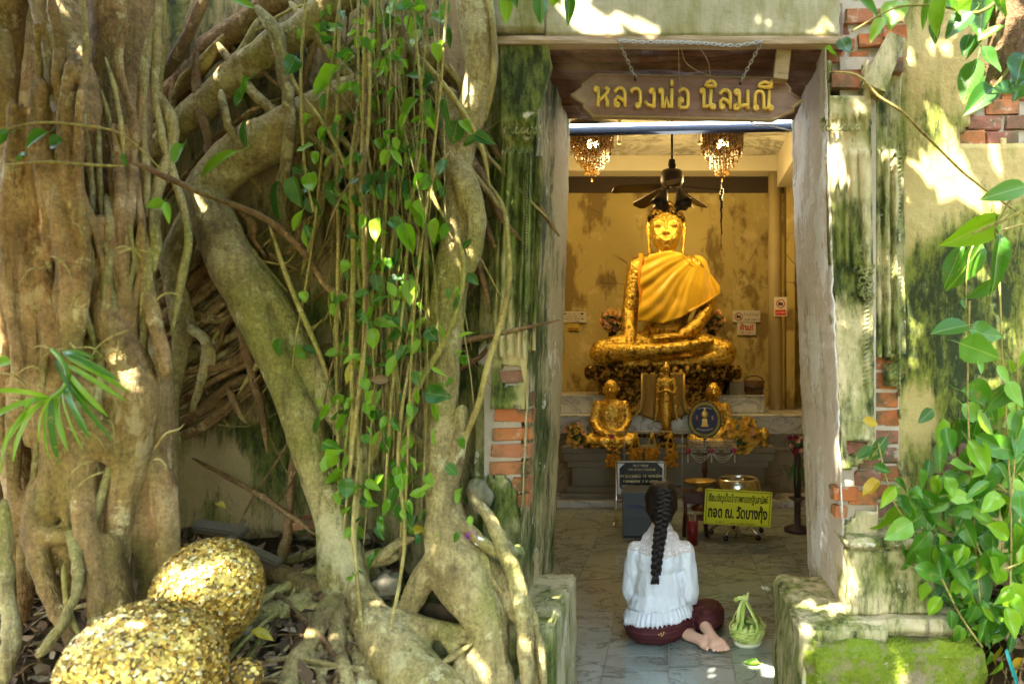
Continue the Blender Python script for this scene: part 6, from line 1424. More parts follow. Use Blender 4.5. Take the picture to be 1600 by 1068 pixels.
for k in range(4):
    a = radians(45 + 90 * k); d = Vector((cos(a), sin(a), 0)); c = d * 15 * U + Vector((0, 0, cz(299))); ax = (d * .45 + Vector((0, 0, -1))).normalized(); q = ax.to_track_quat('Z', 'Y').to_matrix()
    mb = MB(); prof = [(3, 0), (5.5, 4), (8.5, 11), (10.5, 18), (14.5, 26)]; n = 20; vs = []
    for r, z in prof:
        for i in range(n): f = 1 + (.12 if z > 24 else 0) * cos(i * 2 * pi / n * 5); vs.append(q @ Vector((r * U * f * cos(2 * pi * i / n), r * U * f * sin(2 * pi * i / n), z * U * (1 + (.06 if z > 24 else 0) * cos(i * 2 * pi / n * 5)))) + c)
    mb.add(vs, [(j * n + i, j * n + (i + 1) % n, (j + 1) * n + (i + 1) % n, (j + 1) * n + i) for j in range(4) for i in range(n)]); o = mb.build('lamp_shade', simple('smoky_shade', (.05, .035, .022), (.08, .055, .03), .4), cf, True); o.modifiers.new('t', 'SOLIDIFY').thickness = .006
    MB().tube([(0, 0, cz(290)), d * 8 * U + Vector((0, 0, cz(294))), c], .008, 6).build('shade_arm', m_iron, cf, True)
hc = thing('hanging_ornament', 'dark twisted ornament string hanging below the right chandelier', 'ornament', tuple(P(1127, 287, 7.0))); U = S(1, 7.0); mb = MB(); rq2 = random.Random(2)
mb.tube([(.6 * U * sin(k), 0, -k * 8 * U) for k in range(14)], [.004 + .0 * k for k in range(14)], 5); mb.build('cord', m_iron, hc)
for k in range(16): MB().ell((rq2.uniform(-1, 1) * U, 0, -(10 + k * 4.4) * U), ((3.4 - k * .16) * U, (3 - k * .14) * U, 3.2 * U), nu=7, nv=5).build('bead', m_iron, hc, True)
MB().tube([(0, 0, 0), (0, 0, 3.97 - P(1127, 287, 7.0).z)], .003, 5).build('line', m_iron, hc)
# ------------------------------------------------------------------ the kneeling woman
WY = 3.62
W0 = Vector((PX(1040, WY), WY, 0))
def wp(px, py, dy=0.): return P(px, py, WY + dy) - W0
def wr(r): return S(r, WY)
m_skin = simple('skin', (.56, .34, .23), (.62, .40, .29), .5, sc=12, spec=.4)
_g = G('skin_tone', .48, spec=.4, col=(.58, .36, .26)); _g.set('Subsurface Weight', .15); _g.set('Subsurface Radius', (.02, .008, .004)); _g.set('Subsurface Scale', .5); m_skin = _g.m
def hair_mat():
    g = G('dark_hair', .5, spec=.3); p = g.obj()
    f = g.noise(1.0, 4, .6, g.sc(p, (120, 120, 14))); g.set('Base Color', g.ramp(f, [(.35, (.006, .004, .004)), (.7, (.022, .014, .011))])); g.bump(f, .5, .004); return g.m
m_hair = hair_mat()
def blouse_mat():
    g = G('white_cotton', .8, spec=.25); p = g.obj()
    g.set('Base Color', g.mix(g.noise(4, 4, .6, p), (.64, .68, .74), (.74, .77, .80)))
    g.bump(g.math('ADD', g.math('ADD', g.noise(1.0, 4, .55, g.sc(p, (34, 20, 5))), g.noise(1.0, 4, .6, g.sc(p, (22, 22, 12)), 1.5)), g.math('MULTIPLY', g.noise(160, 3, .6, p), .12)), .6, .014); return g.m
m_blouse = blouse_mat()
def lace_mat():
    g = G('white_lace', .85, spec=.2); p = g.obj()
    d = g.vor(115, p, 'DISTANCE_TO_EDGE'); k = g.ramp(d, [(.12, 1), (.2, 0)]); d2 = g.vor(48, p); k2 = g.ramp(d2, [(.22, 1), (.3, 0)])
    k = g.math('MAXIMUM', k, k2)
    g.set('Base Color', g.mix(k, (.50, .30, .22), (.74, .76, .78))); g.bump(k, .6, .004); return g.m
m_lace = lace_mat()
def skirt_mat():
    g = G('maroon_sarong', .72, spec=.3); p = g.obj()
    w = g.n('TexWave', wave_type='BANDS', bands_direction='Z'); g.sock(w.inputs['Vector'], g.sc(p, (1, .3, 1))); w.inputs['Scale'].default_value = 14; w.inputs['Distortion'].default_value = 1.5
    c = g.mix(g.noise(7, 4, .6, p), (.045, .007, .011), (.075, .012, .016)); c = g.mix(g.math('MULTIPLY', g.ramp(w.outputs['Fac'], [(.93, 0), (.99, 1)]), .35), c, (.24, .09, .05))
    g.set('Base Color', c); g.bump(g.noise(1.0, 4, .6, g.sc(p, (10, 10, 22))), .4, .012); return g.m
m_skirt = skirt_mat()
woman = thing('person', 'woman in white blouse and maroon sarong kneeling with folded legs before the statue', 'person', tuple(W0))
# body: one continuous skin (head, neck, arms, legs, feet)
mb = MB()
mb.ell(wp(1033, 783, .05), (wr(19.5), .084, wr(23))); mb.ell(wp(1033, 792, .085), (wr(19), .07, wr(22))); mb.ell(wp(1033, 806, .115), (wr(9), .03, wr(7)))
mb.chain([(wp(1033, 784, .142), .011), (wp(1033, 793, .16), .014)]); mb.ell(wp(1033, 800, .15), (.02, .012, .008))
for q in (-1, 1):
    mb.ell(wp(1033 + q * 8, 785, .135), (.013, .012, .008)); mb.ell(wp(1033 + q * 23.5, 788, .045), (.009, .02, .032))
mb.chain([(wp(1033, 806, .04), wr(14)), (wp(1032, 822, .02), wr(15)), (wp(1032, 836, .01), wr(20))])
mb.ell(wp(1032, 872, .02), (wr(36), .08, wr(34))); mb.ell(wp(1031, 930, .02), (wr(38), .085, wr(44))); mb.ell(wp(1030, 968, .03), (wr(48), .12, wr(30)))
mb.chain([(wp(1000, 864, .015), .03), (wp(989, 905, .03), .03), (wp(990, 925, .12), .033), (wp(1018, 895, .25), .026), (wp(1029, 872, .27), .022)])
mb.chain([(wp(1064, 864, .015), .03), (wp(1076, 905, .03), .03), (wp(1080, 925, .12), .033), (wp(1048, 895, .25), .026), (wp(1037, 872, .27), .022)])
for q in (-1, 1):       # palms pressed together, five fingers each
    mb.ell(wp(1033 + q * 2.6, 860, .285), (.011, .022, .045))
    for k in range(4): mb.chain([(wp(1033 + q * 2.8, 850, .262 + k * .017), .0085), (wp(1033 + q * 2.2, 841 - (2, 4, 3, 0)[k], .264 + k * .017), .0078), (wp(1033 + q * 1.6, 833 - (2, 5, 3, -3)[k], .266 + k * .016), .0068)])
    mb.chain([(wp(1033 + q * 3, 862, .255), .010), (wp(1033 + q * 3, 853, .243), .0085), (wp(1033 + q * 2.5, 847, .24), .0075)])
mb.chain([(wp(1050, 965, .08), .085), (wp(1105, 958, .34), .06)]); mb.chain([(wp(1015, 970, .1), .085), (wp(1060, 962, .42), .06)])
mb.chain([(wp(1108, 962, .32), .048), (wp(1110, 968, .1), .04), (wp(1102, 978, -.03), .030)]); mb.chain([(wp(1065, 965, .42), .055), (wp(1070, 978, .15), .05), (wp(1078, 990, -.03), .032)])
def foot(heel, toe, up, side, big):
    """heel, toe: points; up: direction the sole looks"""
    ax = (toe - heel); L = ax.length; ax.normalize(); sd = ax.cross(up).normalized() * side
    mb.chain([(heel, .031), (heel + ax * L * .35, .027), (heel + ax * L * .64, .029)]); mb.ell(heel + ax * L * .64 + sd * .016, (.022, .022, .019)); mb.ell(heel + ax * L * .64 - sd * .016, (.023, .023, .02))
    for k in range(5):
        o_ = (-.034 + k * .0165); b = heel + ax * L * (.70) + sd * o_; l = (.30, .31, .27, .22, .16)[k] * L
        r = (.0112, .0078, .0072, .0068, .0062)[k]
        mb.chain([(b, r), (b + ax * l * .6 + up * .004, r * .95), (b + ax * l, r)])
hl1, t1 = wp(1102, 978, -.05), wp(1128, 1017, -.21); up1 = Vector((-.1, -.6, .7)).normalized()
foot(hl1, t1, up1, 1, 0)
hl2, t2_ = wp(1074, 990, -.05), wp(1116, 1008, -.17); foot(hl2, t2_, Vector((-.2, -.7, .6)).normalized(), 1, 0)
mb.chain([(wp(1102, 977, .02), .03), (hl1, .026)]); mb.chain([(wp(1076, 988, .02), .03), (hl2, .026)])
blob('body', mb, .0037, m_skin, woman, 2, .5)
# blouse, split into cotton and lace yoke
mb = MB()
mb.chain([(wp(1032, 834, .01), wr(22)), (wp(1032, 842, .01), wr(24))]); mb.chain([(wp(994, 857, .01), wr(13)), (wp(1070, 857, .01), wr(13))]); mb.chain([(wp(1014, 840, .01), wr(12)), (wp(1050, 840, .01), wr(12))])
mb.ell(wp(1031, 872, .01), (wr(42), .10, wr(38))); mb.ell(wp(1030, 912, .01), (wr(42.5), .105, wr(46))); mb.ell(wp(1029, 942, .01), (wr(48), .125, wr(32)))
mb.chain([(wp(993, 858, .01), wr(13)), (wp(988, 885, .015), wr(13.5)), (wp(987, 922, .04), wr(14)), (wp(992, 938, .10), wr(13)), (wp(1006, 915, .2), wr(11))])
mb.chain([(wp(1071, 858, .01), wr(13)), (wp(1075, 885, .015), wr(14)), (wp(1078, 922, .03), wr(15.5)), (wp(1075, 938, .09), wr(14)), (wp(1054, 912, .2), wr(11))])
def bfold(c):
    return .004 * sin(c.x * 52 + 2.2 * nz(c.x * 5, 2, c.z * 4) * 2 + c.z * 5) * sm(.52, .30, c.z) + .006 * nz(c.x * 18, c.y * 18, c.z * 6) + .007 * (abs(nz(c.x * 26 + c.z * 6, c.y * 14, c.z * 7)) - .2) * sm(.55, .45, c.z) + .003 * nz(c.x * 50, c.y * 40, c.z * 18)
bl = blob('blouse', mb, .0065, m_blouse, woman, 5, .5, bfold)
yoke = wp(1032, 861).z
bm = bmesh.new(); bm.from_mesh(bl.data)
def is_lace(c): return c.z > yoke - .012 * cos((c.x - .0) * 8) + .018 * min(1, abs(c.x) * 5)
bm2 = bm.copy(); bmesh.ops.delete(bm, geom=[f for f in bm.faces if is_lace(f.calc_center_median())], context='FACES'); bmesh.ops.delete(bm2, geom=[f for f in bm2.faces if not is_lace(f.calc_center_median())], context='FACES')
bm.to_mesh(bl.data); me2 = bpy.data.meshes.new('lace_yoke'); bm2.to_mesh(me2); bm.free(); bm2.free(); me2.materials.append(m_lace); me2.polygons.foreach_set('use_smooth', [True] * len(me2.polygons)); link('lace_yoke', me2, woman)
for o in (bl, bpy.data.objects['lace_yoke']): q = o.modifiers.new('t', 'SOLIDIFY'); q.thickness = .003
mb = MB(); n = 220       # ruffled hem
for j in range(6):
    v = j / 5
    for k in range(n):
        a = 2 * pi * k / n; pl_ = sin(a * 46 + 1.5 * sin(a * 5)) * .006 * (.3 + v) + .006 * v * sin(a * 11)
        rx = wr(46.5 + 6.5 * min(1, v * 1.6)) + pl_; ry = .122 + .028 * min(1, v * 1.6) + pl_; x = wp(1028, 940).x + rx * cos(a); y = .01 + ry * sin(a)
        z = wp(1028, 943).z + .10 * (x - wp(1028, 0).x) - v * .070 + (.006 * sin(a * 46 + 1) * v)
        mb.v.append((x, y, z))
for j in range(5):
    for k in range(n): mb.f.append((j * n + k, (j + 1) * n + k, (j + 1) * n + (k + 1) % n, j * n + (k + 1) % n))
mb.mi = [0] * len(mb.f); o = mb.build('ruffle_hem', m_blouse, woman, True); o.modifiers.new('t', 'SOLIDIFY').thickness = .002
# sarong
mb = MB()
mb.ell(wp(1028, 968, .02), (wr(54), .155, wr(34))); mb.ell(wp(1024, 976, .0), (wr(50), .15, wr(28)))
mb.chain([(wp(1050, 968, .06), .105), (wp(1108, 958, .34), .072)]); mb.chain([(wp(1012, 975, .1), .10), (wp(1062, 965, .42), .075)])
mb.chain([(wp(1106, 957, .34), .085), (wp(1110, 961, .14), .08), (wp(1104, 969, .0), .062)]); mb.chain([(wp(1060, 960, .05), .09), (wp(1095, 960, .12), .08)]); mb.chain([(wp(1066, 968, .42), .066), (wp(1070, 978, .15), .062), (wp(1074, 982, .02), .05)])
mb.v = [(x, y, max(z, .004)) for x, y, z in mb.v]
blob('sarong', mb, .0075, m_skirt, woman, 5, .5, lambda c: .005 * sin(c.z * 60 + c.x * 22 + 3 * nz(c.x * 5, c.y * 5, c.z * 5)) * sm(.02, .08, c.z) + .004 * nz(c.x * 22, c.y * 22, c.z * 30))
mb = MB()
for dx, dz in ((0, 0), (3.2, -1.5), (-3, -1.8), (1, -3.6), (4.2, 1.6)): mb.ell(wp(1033 + dx, 989 - dz, -.162), (.004, .003, .004), nu=6, nv=4)
tag(mb.build('gold_motif', m_goldpaint, woman), kind='stuff')
# hair and braid
mb = MB()
mb.ell(wp(1033, 779, .035), (wr(24.8), .112, wr(28))); mb.ell(wp(1033, 792, .0), (wr(24), .08, wr(22))); mb.ell(wp(1033, 806, -.01), (wr(18), .06, wr(15)))
for q in (-1, 1): mb.chain([(wp(1033 + q * 8, 761, .08), .036), (wp(1033 + q * 18.5, 776, .05), .026), (wp(1033 + q * 18.5, 795, .02), .023)])
blob('hair', mb, .006, m_hair, woman, 5, .5, lambda c: .0016 * sin(math.atan2(c.y, c.x) * 60 + c.z * 30) + .002 * nz(c.x * 30, c.y * 30, c.z * 12))
path = spline([(1038, 764, -.085), (1037, 782, -.098), (1036, 800, -.10), (1033, 822, -.095), (1030, 845, -.12), (1027, 870, -.135), (1025, 897, -.135)], 14)
mb = MB(); N_ = len(path)
for s_ in range(3):
    pts = []; rs = []
    for i, (a, b, d) in enumerate(path):
        t = i / (N_ - 1); ph = t * 2 * pi * 5.2 + s_ * 2 * pi / 3; wdt = (8.6 - 4 * t) * (1 + .12 * nz(t * 9, 3, 1)) * (.55 + .45 * min(1, t * 6)); pts.append(wp(a + wdt * sin(ph), b, d - .010 * sin(2 * ph))); rs.append(wr((6.4 - 2.6 * t) * (1 + .12 * nz(t * 14, s_, 2))))
    for j in range(7):
        ph2 = 2 * pi * j / 7
        mb.tube([p + Vector((cos(ph2 + i * .05), .8 * sin(ph2 + i * .05), .25 * nz(i * .3, j, s_))) * r * .62 for i, (p, r) in enumerate(zip(pts, rs))], [r * .42 * (1 + .25 * nz(i * .4, j, s_ + 4)) for i, r in enumerate(rs)], 6)
mb.build('braid', m_hair, woman, True)
MB().tube([wp(1025, 894, -.135), wp(1024.5, 898, -.136)], wr(5), 10).build('hair_tie', m_black, woman, True)
mb = MB(); rq3 = random.Random(8)
for k in range(60): a = rq3.uniform(-1, 1); b = rq3.uniform(-1, 1); mb.tube([wp(1025 + a * 2.5, 897, -.135 + b * .01), wp(1024 + a * 5, 905, -.138 + b * .014), wp(1023 + a * 6.5, 909 + rq3.uniform(0, 4), -.132 + b * .016)], [wr(1.4), wr(1.4), wr(.5)], 5)
tag(mb.build('braid_tuft', m_hair, woman, True), kind='stuff')

# ------------------------------------------------------------------ palm-leaf basket
def palm_mat():
    g = G('young_palm_leaf', .5, spec=.4); p = g.obj(); c = g.mix(g.math('ADD', g.math('MULTIPLY', g.noise(9, 4, .6, p), .5), g.math('MULTIPLY', g.rnd(), .6)), (.26, .42, .04), (.66, .72, .26)); g.set('Base Color', c); g.set('Subsurface Weight', .1); g.bump(g.noise(1., 3, .5, g.sc(p, (160, 160, 12))), .3, .003); return g.m
m_palm = palm_mat()
BKY = 3.55; U = S(1, BKY)
bk = thing('palm_leaf_basket', 'small woven green palm-leaf offering basket on the floor beside the woman', 'basket', (PX(1168, BKY), BKY, 0))
MB().lathe([(0, .0), (20 * U, .0), (23 * U, .012), (21 * U, .022), (0, .022)], n=28).build('base_plate', simple('banana_stem', (.62, .66, .46), (.7, .72, .55), .6), bk, True)
def ribbon(pts, w, nrm, name='leaf_strip', taper=True):
    mb = MB(); pts = [Vector(p) for p in pts]; n = len(pts)
    for i, p in enumerate(pts):
        t = (pts[min(i + 1, n - 1)] - pts[max(0, i - 1)]).normalized(); N = Vector(nrm(i / (n - 1)) if callable(nrm) else nrm); s_ = t.cross(N).normalized(); ww = w * (min(1, .5 + 2 * (1 - i / (n - 1))) if taper else 1)
        mb.v += [tuple(p - s_ * ww), tuple(p + N.normalized() * w * .25), tuple(p + s_ * ww)]
    for i in range(n - 1):
        for k in range(2): mb.f.append((i * 3 + k, i * 3 + k + 1, i * 3 + k + 4, i * 3 + k + 3))
    mb.mi = [0] * len(mb.f); o = mb.build(name, m_palm, bk, True); o.modifiers.new('t', 'SOLIDIFY').thickness = .0015; return o
for k in range(16):
    a = 2 * pi * k / 16; d = Vector((cos(a), sin(a), 0)); d2 = Vector((cos(a + .55), sin(a + .55), 0)); d3 = Vector((cos(a + 1.0), sin(a + 1.0), 0)); lift = .004 * (k % 2)
    ribbon([d * 19 * U + Vector((0, 0, .018)), d * 24 * U + Vector((0, 0, .04)), d2 * (26.5 * U + lift) + Vector((0, 0, .07)), d3 * (25 * U + lift) + Vector((0, 0, .10)), d3 * 20 * U + Vector((0, 0, .112 + .01 * (k % 3)))], .015, lambda t, a=a: (cos(a + t), sin(a + t), .2))
for row, (z, r) in enumerate(((.050, 25), (.082, 27))):
    MB().tube([((r * U + .003 * sin(8 * a)) * cos(a), (r * U + .003 * sin(8 * a)) * sin(a), z + .004 * sin(5 * a)) for a in [q * 2 * pi / 48 for q in range(49)]], .012, 6, False, flat=.3).build('woven_band', m_palm, bk, True)
top = Vector((-5 * U, 0, S(1003 - 932, BKY)))
for k in range(5):
    a = radians(25 + 72 * k); b = Vector((23 * U * cos(a), 23 * U * sin(a), .09))
    ribbon([b, b.lerp(top, .3) + Vector((cos(a) * .014, sin(a) * .014, 0)), b.lerp(top, .65) + Vector((cos(a) * .008, sin(a) * .008, 0)), top], .0125, (cos(a), sin(a), .25), 'handle_strip', False)
ribbon([top + Vector((-.045, 0, -.005)), top + Vector((-.02, -.01, .006)), top + Vector((.012, -.012, .0)), top + Vector((.02, 0, .03))], .010, (0, -1, .3), 'knot'); MB().ell(top + Vector((-.045, -.005, -.005)), (.012, .012, .012), nu=10, nv=8).build('knot', m_palm, bk, True)
MB().ell(top, (.013, .013, .018), nu=10, nv=8).build('knot', m_palm, bk, True); ribbon([top, top + Vector((-.03, -.02, -.06)), top + Vector((-.035, -.03, -.13))], .012, (0, -1, 0), 'handle_strip', False)
# ------------------------------------------------------------------ hanging name board over the door
SY = 2.70
sg = thing('hanging_name_board', 'purple-brown wooden name board with raised gold Thai letters hung over the door', 'sign', tuple(P(1073, 154, SY))); S0 = Vector(sg.location)
m_sign = wood_mat('sign_purple_wood', (.11, .048, .036), (.19, .095, .07), (.26, .15, .115), .5, (3, 20, 34), .3); m_rim = wood_mat('sign_bare_edge', (.22, .15, .07), (.34, .24, .12), (.42, .32, .18), .6); m_let = simple('letter_gold_paint', (.80, .52, .10), (.68, .42, .07), .4, .15, 30)
out = [(892, 150), (910, 137), (909, 133), (932, 117), (1222, 123), (1236, 141), (1234, 145), (1254, 158), (1239, 170), (1241, 174), (1207, 190), (927, 184), (911, 168), (913, 164)]
pl2 = [(P(a, b, SY) - S0) for a, b in out]
MB().prism([(q.x, q.z) for q in reversed(pl2)], -.012, .012, lambda a, b, c: (a, c, b)).build('board', m_sign, sg)
ins = [(q.x * .982, q.z * .93) for q in pl2]; n = len(pl2); mb = MB()
mb.add([(q.x, -.0125, q.z) for q in pl2] + [(a, -.0165, b) for a, b in ins], [(i, (i + 1) % n, n + (i + 1) % n, n + i) for i in range(n)])
mb.add([(q.x, -.0125, q.z) for q in pl2] + [(q.x * 1.003, .0122, q.z * 1.01) for q in pl2], [(i, n + i, n + (i + 1) % n, (i + 1) % n) for i in range(n)])
mb.build('edge', m_rim, sg)
# letters drawn as strokes: units, x right, y up, consonant height 1
def arc(cx, cy, r, a0, a1, k=8, ry=None): return [(cx + r * cos(radians(a0 + (a1 - a0) * i / k)), cy + (ry or r) * sin(radians(a0 + (a1 - a0) * i / k))) for i in range(k + 1)]
loop = lambda x, y, r=.085: arc(x, y, r, 0, 360, 8)
GL = {
 'ho': (.80, [loop(.10, .90), [(.19, .88), (.19, .02)], [(.19, .30), (.40, .48), (.58, .66)], [(.56, .90), (.62, .98), (.72, .92), (.66, .74), (.52, .60), (.60, .45), (.66, .30), (.66, .02)]]),
 'lo': (.70, [[(.10, .74)] + arc(.36, .70, .26, 170, 0, 8, .28) + [(.62, .02)], loop(.20, .14, .09), [(.12, .20), (.12, .40), (.24, .52), (.40, .46), (.60, .30)]]),
 'wo': (.60, [[(.08, .78)] + arc(.32, .70, .24, 160, -10, 8, .27) + [(.56, .30), (.50, .10)], loop(.44, .12, .09)]),
 'ngo': (.62, [loop(.40, .86, .10), [(.50, .84), (.52, .5), (.50, .02)], [(.06, .34), (.22, .14), (.42, .10), (.50, .04)]]),
 'pho': (.78, [loop(.10, .88), [(.18, .90), (.18, .04), (.28, .04), (.40, .55), (.52, .04), (.64, .04), (.66, .98)]]),
 'mai': (0, [[(-.26, 1.14), (-.26, 1.42)]]),
 'o': (.64, [[(.08, .82)] + arc(.32, .66, .25, 140, 0, 8, .32) + [(.57, .2), (.50, .05), (.20, .05), (.10, .14), (.10, .36)], loop(.20, .42, .09)]),
 'no': (.76, [loop(.10, .90), [(.18, .90), (.18, .06), (.34, .12), (.50, .22), (.54, .98)], [(.54, .30), (.54, .12)], loop(.63, .12, .09)]),
 'i': (0, [[(-.62, 1.16)] + arc(-.38, 1.14, .26, 170, 10, 8, .26) + [(-.10, 1.16), (-.62, 1.16)]]),
 'mo': (.80, [loop(.12, .87, .11), [(.24, .88), (.24, .14)], loop(.10, .13, .12), [(.22, .10), (.45, .22), (.68, .24)], [(.68, .98), (.68, .02)]]),
 'nno': (1.02, [loop(.14, .10, .09), [(.10, .18), (.10, .66)] + arc(.32, .68, .22, 180, 0, 8, .26) + [(.54, .06), (.66, .06), (.80, .16), (.84, .98)], [(.84, .3), (.84, .08)], loop(.92, .10, .08)]),
 'ii': (0, [[(-.84, 1.14)] + arc(-.56, 1.12, .30, 170, 10, 8, .28) + [(-.24, 1.14), (-.84, 1.14)], [(-.22, 1.12), (-.22, 1.50)]]),
}
word = ['ho', 'lo', 'wo', 'ngo', 'pho', 'mai', 'o', ' ', 'no', 'i', 'lo', 'mo', 'nno', 'ii']
x = 0; pos = []
for w in word:
    if w == ' ': x += .42; continue
    pos.append((w, x)); x += GL[w][0] + (.15 if GL[w][0] else 0)
tot = x; xl0 = PX(929, SY - .02) - S0.x; xr0 = PX(1212, SY - .02) - S0.x; sx_ = (xr0 - xl0) / tot; sz_ = S(31, SY - .02); zb0 = PZ(168, SY - .02) - S0.z
for w, ox in pos:
    mb = MB()
    for st_ in GL[w][1]:
        pts = [Vector((xl0 + (ox + a) * sx_, -.021, zb0 + b * sz_ - .012 * ((ox + a) / tot - .1))) for a, b in st_]
        mb.tube(pts, .0072, 8, flat=1.0)
    mb.v = [(a, -.021 + (b + .021) * 1.1, c) for a, b, c in mb.v]
    mb.build('letter', m_let, sg, True)
def chainlink(parent, pts, r=.009, name='chain'):
    mb = MB(); pts = [Vector(p) for p in pts]; k = 0; pitch = r * 1.75
    for a, b in zip(pts[:-1], pts[1:]):
        L = (b - a).length; n = max(1, round(L / pitch)); t = (b - a).normalized(); s_ = t.cross(Vector((0, 1, 0))).normalized(); f = t.cross(s_)
        for i in range(n):
            c = a + t * L * (i + .5) / n; d = s_ if k % 2 else f; k += 1
            mb.tube([c + t * r * 1.25 * cos(q) + d * r * .62 * sin(q) for q in [j * 2 * pi / 8 for j in range(9)]], r * .2, 5, False)
    return tag(mb.build(name, m_grey, parent, True), kind='stuff')
for a, b, c, d in ((966, 64, 993, 122), (1191, 64, 1157, 128)): chainlink(sg, [P(a, b, 2.58) - S0, P(c, d, SY - .014) - S0])
chainlink(sg, [P(a, b, 2.576) - S0 for a, b in ((966, 63), (1000, 66), (1050, 66), (1100, 68), (1150, 72), (1191, 65))])
for a, b in ((993, 122), (1157, 128)): MB().tube([P(a, b - 2, SY - .012) - S0, P(a, b + 4, SY - .02) - S0, P(a, b + 1, SY - .03) - S0], .003, 6).build('hook', m_iron, sg)
m_wire = simple('thin_bare_wire', (.30, .20, .12), None, .5, .3)
wires = thing('dangling_wires', 'thin brown wires dangling from the lintel over the name board', 'wires', tuple(P(1062, 62, 2.58)))
for q in ([(1056, 62), (1060, 80), (1061, 110), (1063, 140), (1060, 190)], [(1062, 62), (1070, 95), (1088, 110), (1108, 118)], [(1066, 62), (1092, 76), (1106, 96), (1112, 128), (1124, 146)], [(1146, 152), (1160, 172), (1176, 188)]):
    MB().tube([P(a, b, 2.585 + .0008 * max(0, b - 62) * 1.1 if b < 130 else 2.665) - Vector(wires.location) for a, b in [v[:2] for v in spline(q, 4)]], .0013, 5).build('wire', m_wire, wires)

# ------------------------------------------------------------------ balls pasted with gold leaf
def flake_mat():
    g = G('gold_leaf_flake', .3, .8, .5); r = g.n('NewGeometry').outputs['Random Per Island']
    c = g.ramp(r, [(0, (.36, .18, .035)), (.2, (.62, .38, .06)), (.5, (.80, .56, .14)), (.75, (.70, .50, .10)), (.93, (.84, .72, .40)), (1, (.50, .26, .05))]); g.set('Base Color', c)
    w = g.n('TexWhiteNoise', noise_dimensions='1D'); g.sock(w.inputs['W'], r); g.set('Roughness', g.ramp(w.outputs[0], [(0, .18), (1, .5)])); g.bump(g.noise(60, 4, .7), .4, .006); return g.m
m_flake = flake_mat(); m_core = simple('lacquered_core', (.12, .075, .025), (.22, .13, .03), .6, .2, 14)
def ball(label, px, py, Y, rp, sz, tilt, nfl, seed, fr=5.2):
    c = P(px, py, Y); r = S(rp, Y); t = thing('gold_leaf_ball', label, 'ball', tuple(c), 'gold-leafed stone balls'); rq_ = random.Random(seed); R3 = Matrix.Rotation(tilt, 3, 'Y')
    mb = MB().ell((0, 0, 0), (r, r, r * sz), R3, 48, 32); mb.v = [tuple(Vector(v) * (1 + .02 * nz(v[0] * 9, v[1] * 9, v[2] * 9 + seed))) for v in mb.v]; mb.build('core', m_core, t, True)
    mb = MB()
    for k in range(nfl):
        z = 1 - 2 * (k + .5) / nfl; a = k * 2.39996; q = math.sqrt(1 - z * z); d = Vector((q * cos(a), q * sin(a), z))
        d = (d + Vector((rq_.gauss(0, .03), rq_.gauss(0, .03), rq_.gauss(0, .03)))).normalized(); p = R3 @ Vector((d.x * r, d.y * r, d.z * r * sz)); p *= 1 + .02 * nz(p.x * 9, p.y * 9, p.z * 9 + seed)
        nn = (R3 @ Vector((d.x, d.y, d.z / sz)) + Vector((rq_.gauss(0, .13), rq_.gauss(0, .13), rq_.gauss(0, .13)))).normalized(); u = nn.orthogonal().normalized(); v = nn.cross(u); fs = S(fr, Y) * rq_.choice((.7, .9, 1.1, 1.4, 1.9)); m_ = 6; ph = rq_.uniform(0, 6)
        p = p + d * rq_.uniform(.001, .005)
        mb.add([p + (u * cos(ph + 2 * pi * i / m_) + v * sin(ph + 2 * pi * i / m_)) * fs * rq_.uniform(.7, 1.15) + nn * rq_.uniform(-.002, .002) for i in range(m_)], [tuple(range(m_))])
    tag(mb.build('gold_leaf_flakes', m_flake, t), kind='stuff'); return t
ball('nearer large ball covered in gold leaf at the bottom left', 226, 1054, 1.74, 108, 1.02, 0, 8500, 3, 3.0)
ball('farther egg-shaped ball covered in gold leaf, behind the nearer one', 324, 930, 2.12, 74, 1.2, .35, 6000, 9, 2.6)
ball('small dark ball with silvery leaf at the foot of the roots', 378, 1058, 1.98, 28, .95, 0, 150, 15, 3.0)

# ------------------------------------------------------------------ litter, loose stones, scraps
lit = MB(); rq4 = random.Random(31)
def on_ground(x, y): return gz(x, y)
cnt = 0
while cnt < 3200:
    if rq4.random() < .86: x = rq4.uniform(-2.75, -.50); y = rq4.uniform(1.35, 2.70)
    else: x = rq4.uniform(1.0, 1.75); y = rq4.uniform(1.9, 2.72)
    z = on_ground(x, y)
    if z < -.03 and x < 0: cnt += 1; continue
    cnt += 1; n_ = (Vector((rq4.gauss(0, .5), rq4.gauss(0, .5), 1))).normalized(); a = rq4.uniform(0, 6.28); u = Quaternion(n_, a) @ n_.orthogonal().normalized(); v = n_.cross(u); l = rq4.uniform(.018, .045); w = l * rq4.uniform(.35, .55); c = Vector((x, y, z + rq4.uniform(.004, .03))); cv = rq4.uniform(.1, .5) * l
    lit.add([c - u * l, c - u * l * .3 + v * w + n_ * cv * .5, c - u * l * .3 - v * w + n_ * cv * .5, c + u * l * .4 + v * w * .8 + n_ * cv * .3, c + u * l * .4 - v * w * .8 + n_ * cv * .3, c + u * l * 1.1 + n_ * cv], [(0, 1, 2), (1, 3, 4, 2), (3, 5, 4)])
def litter_mat():
    g = G('dry_litter', .85, spec=.2); r = g.n('NewGeometry').outputs['Random Per Island']; g.set('Base Color', g.ramp(r, [(0, (.045, .026, .014)), (.3, (.12, .07, .035)), (.6, (.19, .12, .065)), (.85, (.27, .19, .11)), (.97, (.34, .27, .18)), (1, (.20, .20, .05))])); return g.m
m_lit = litter_mat(); tag(lit.build('leaf_litter', m_lit), 'brown dry leaf litter scattered over the soil between the roots', 'leaf litter', kind='stuff')
tw = MB()
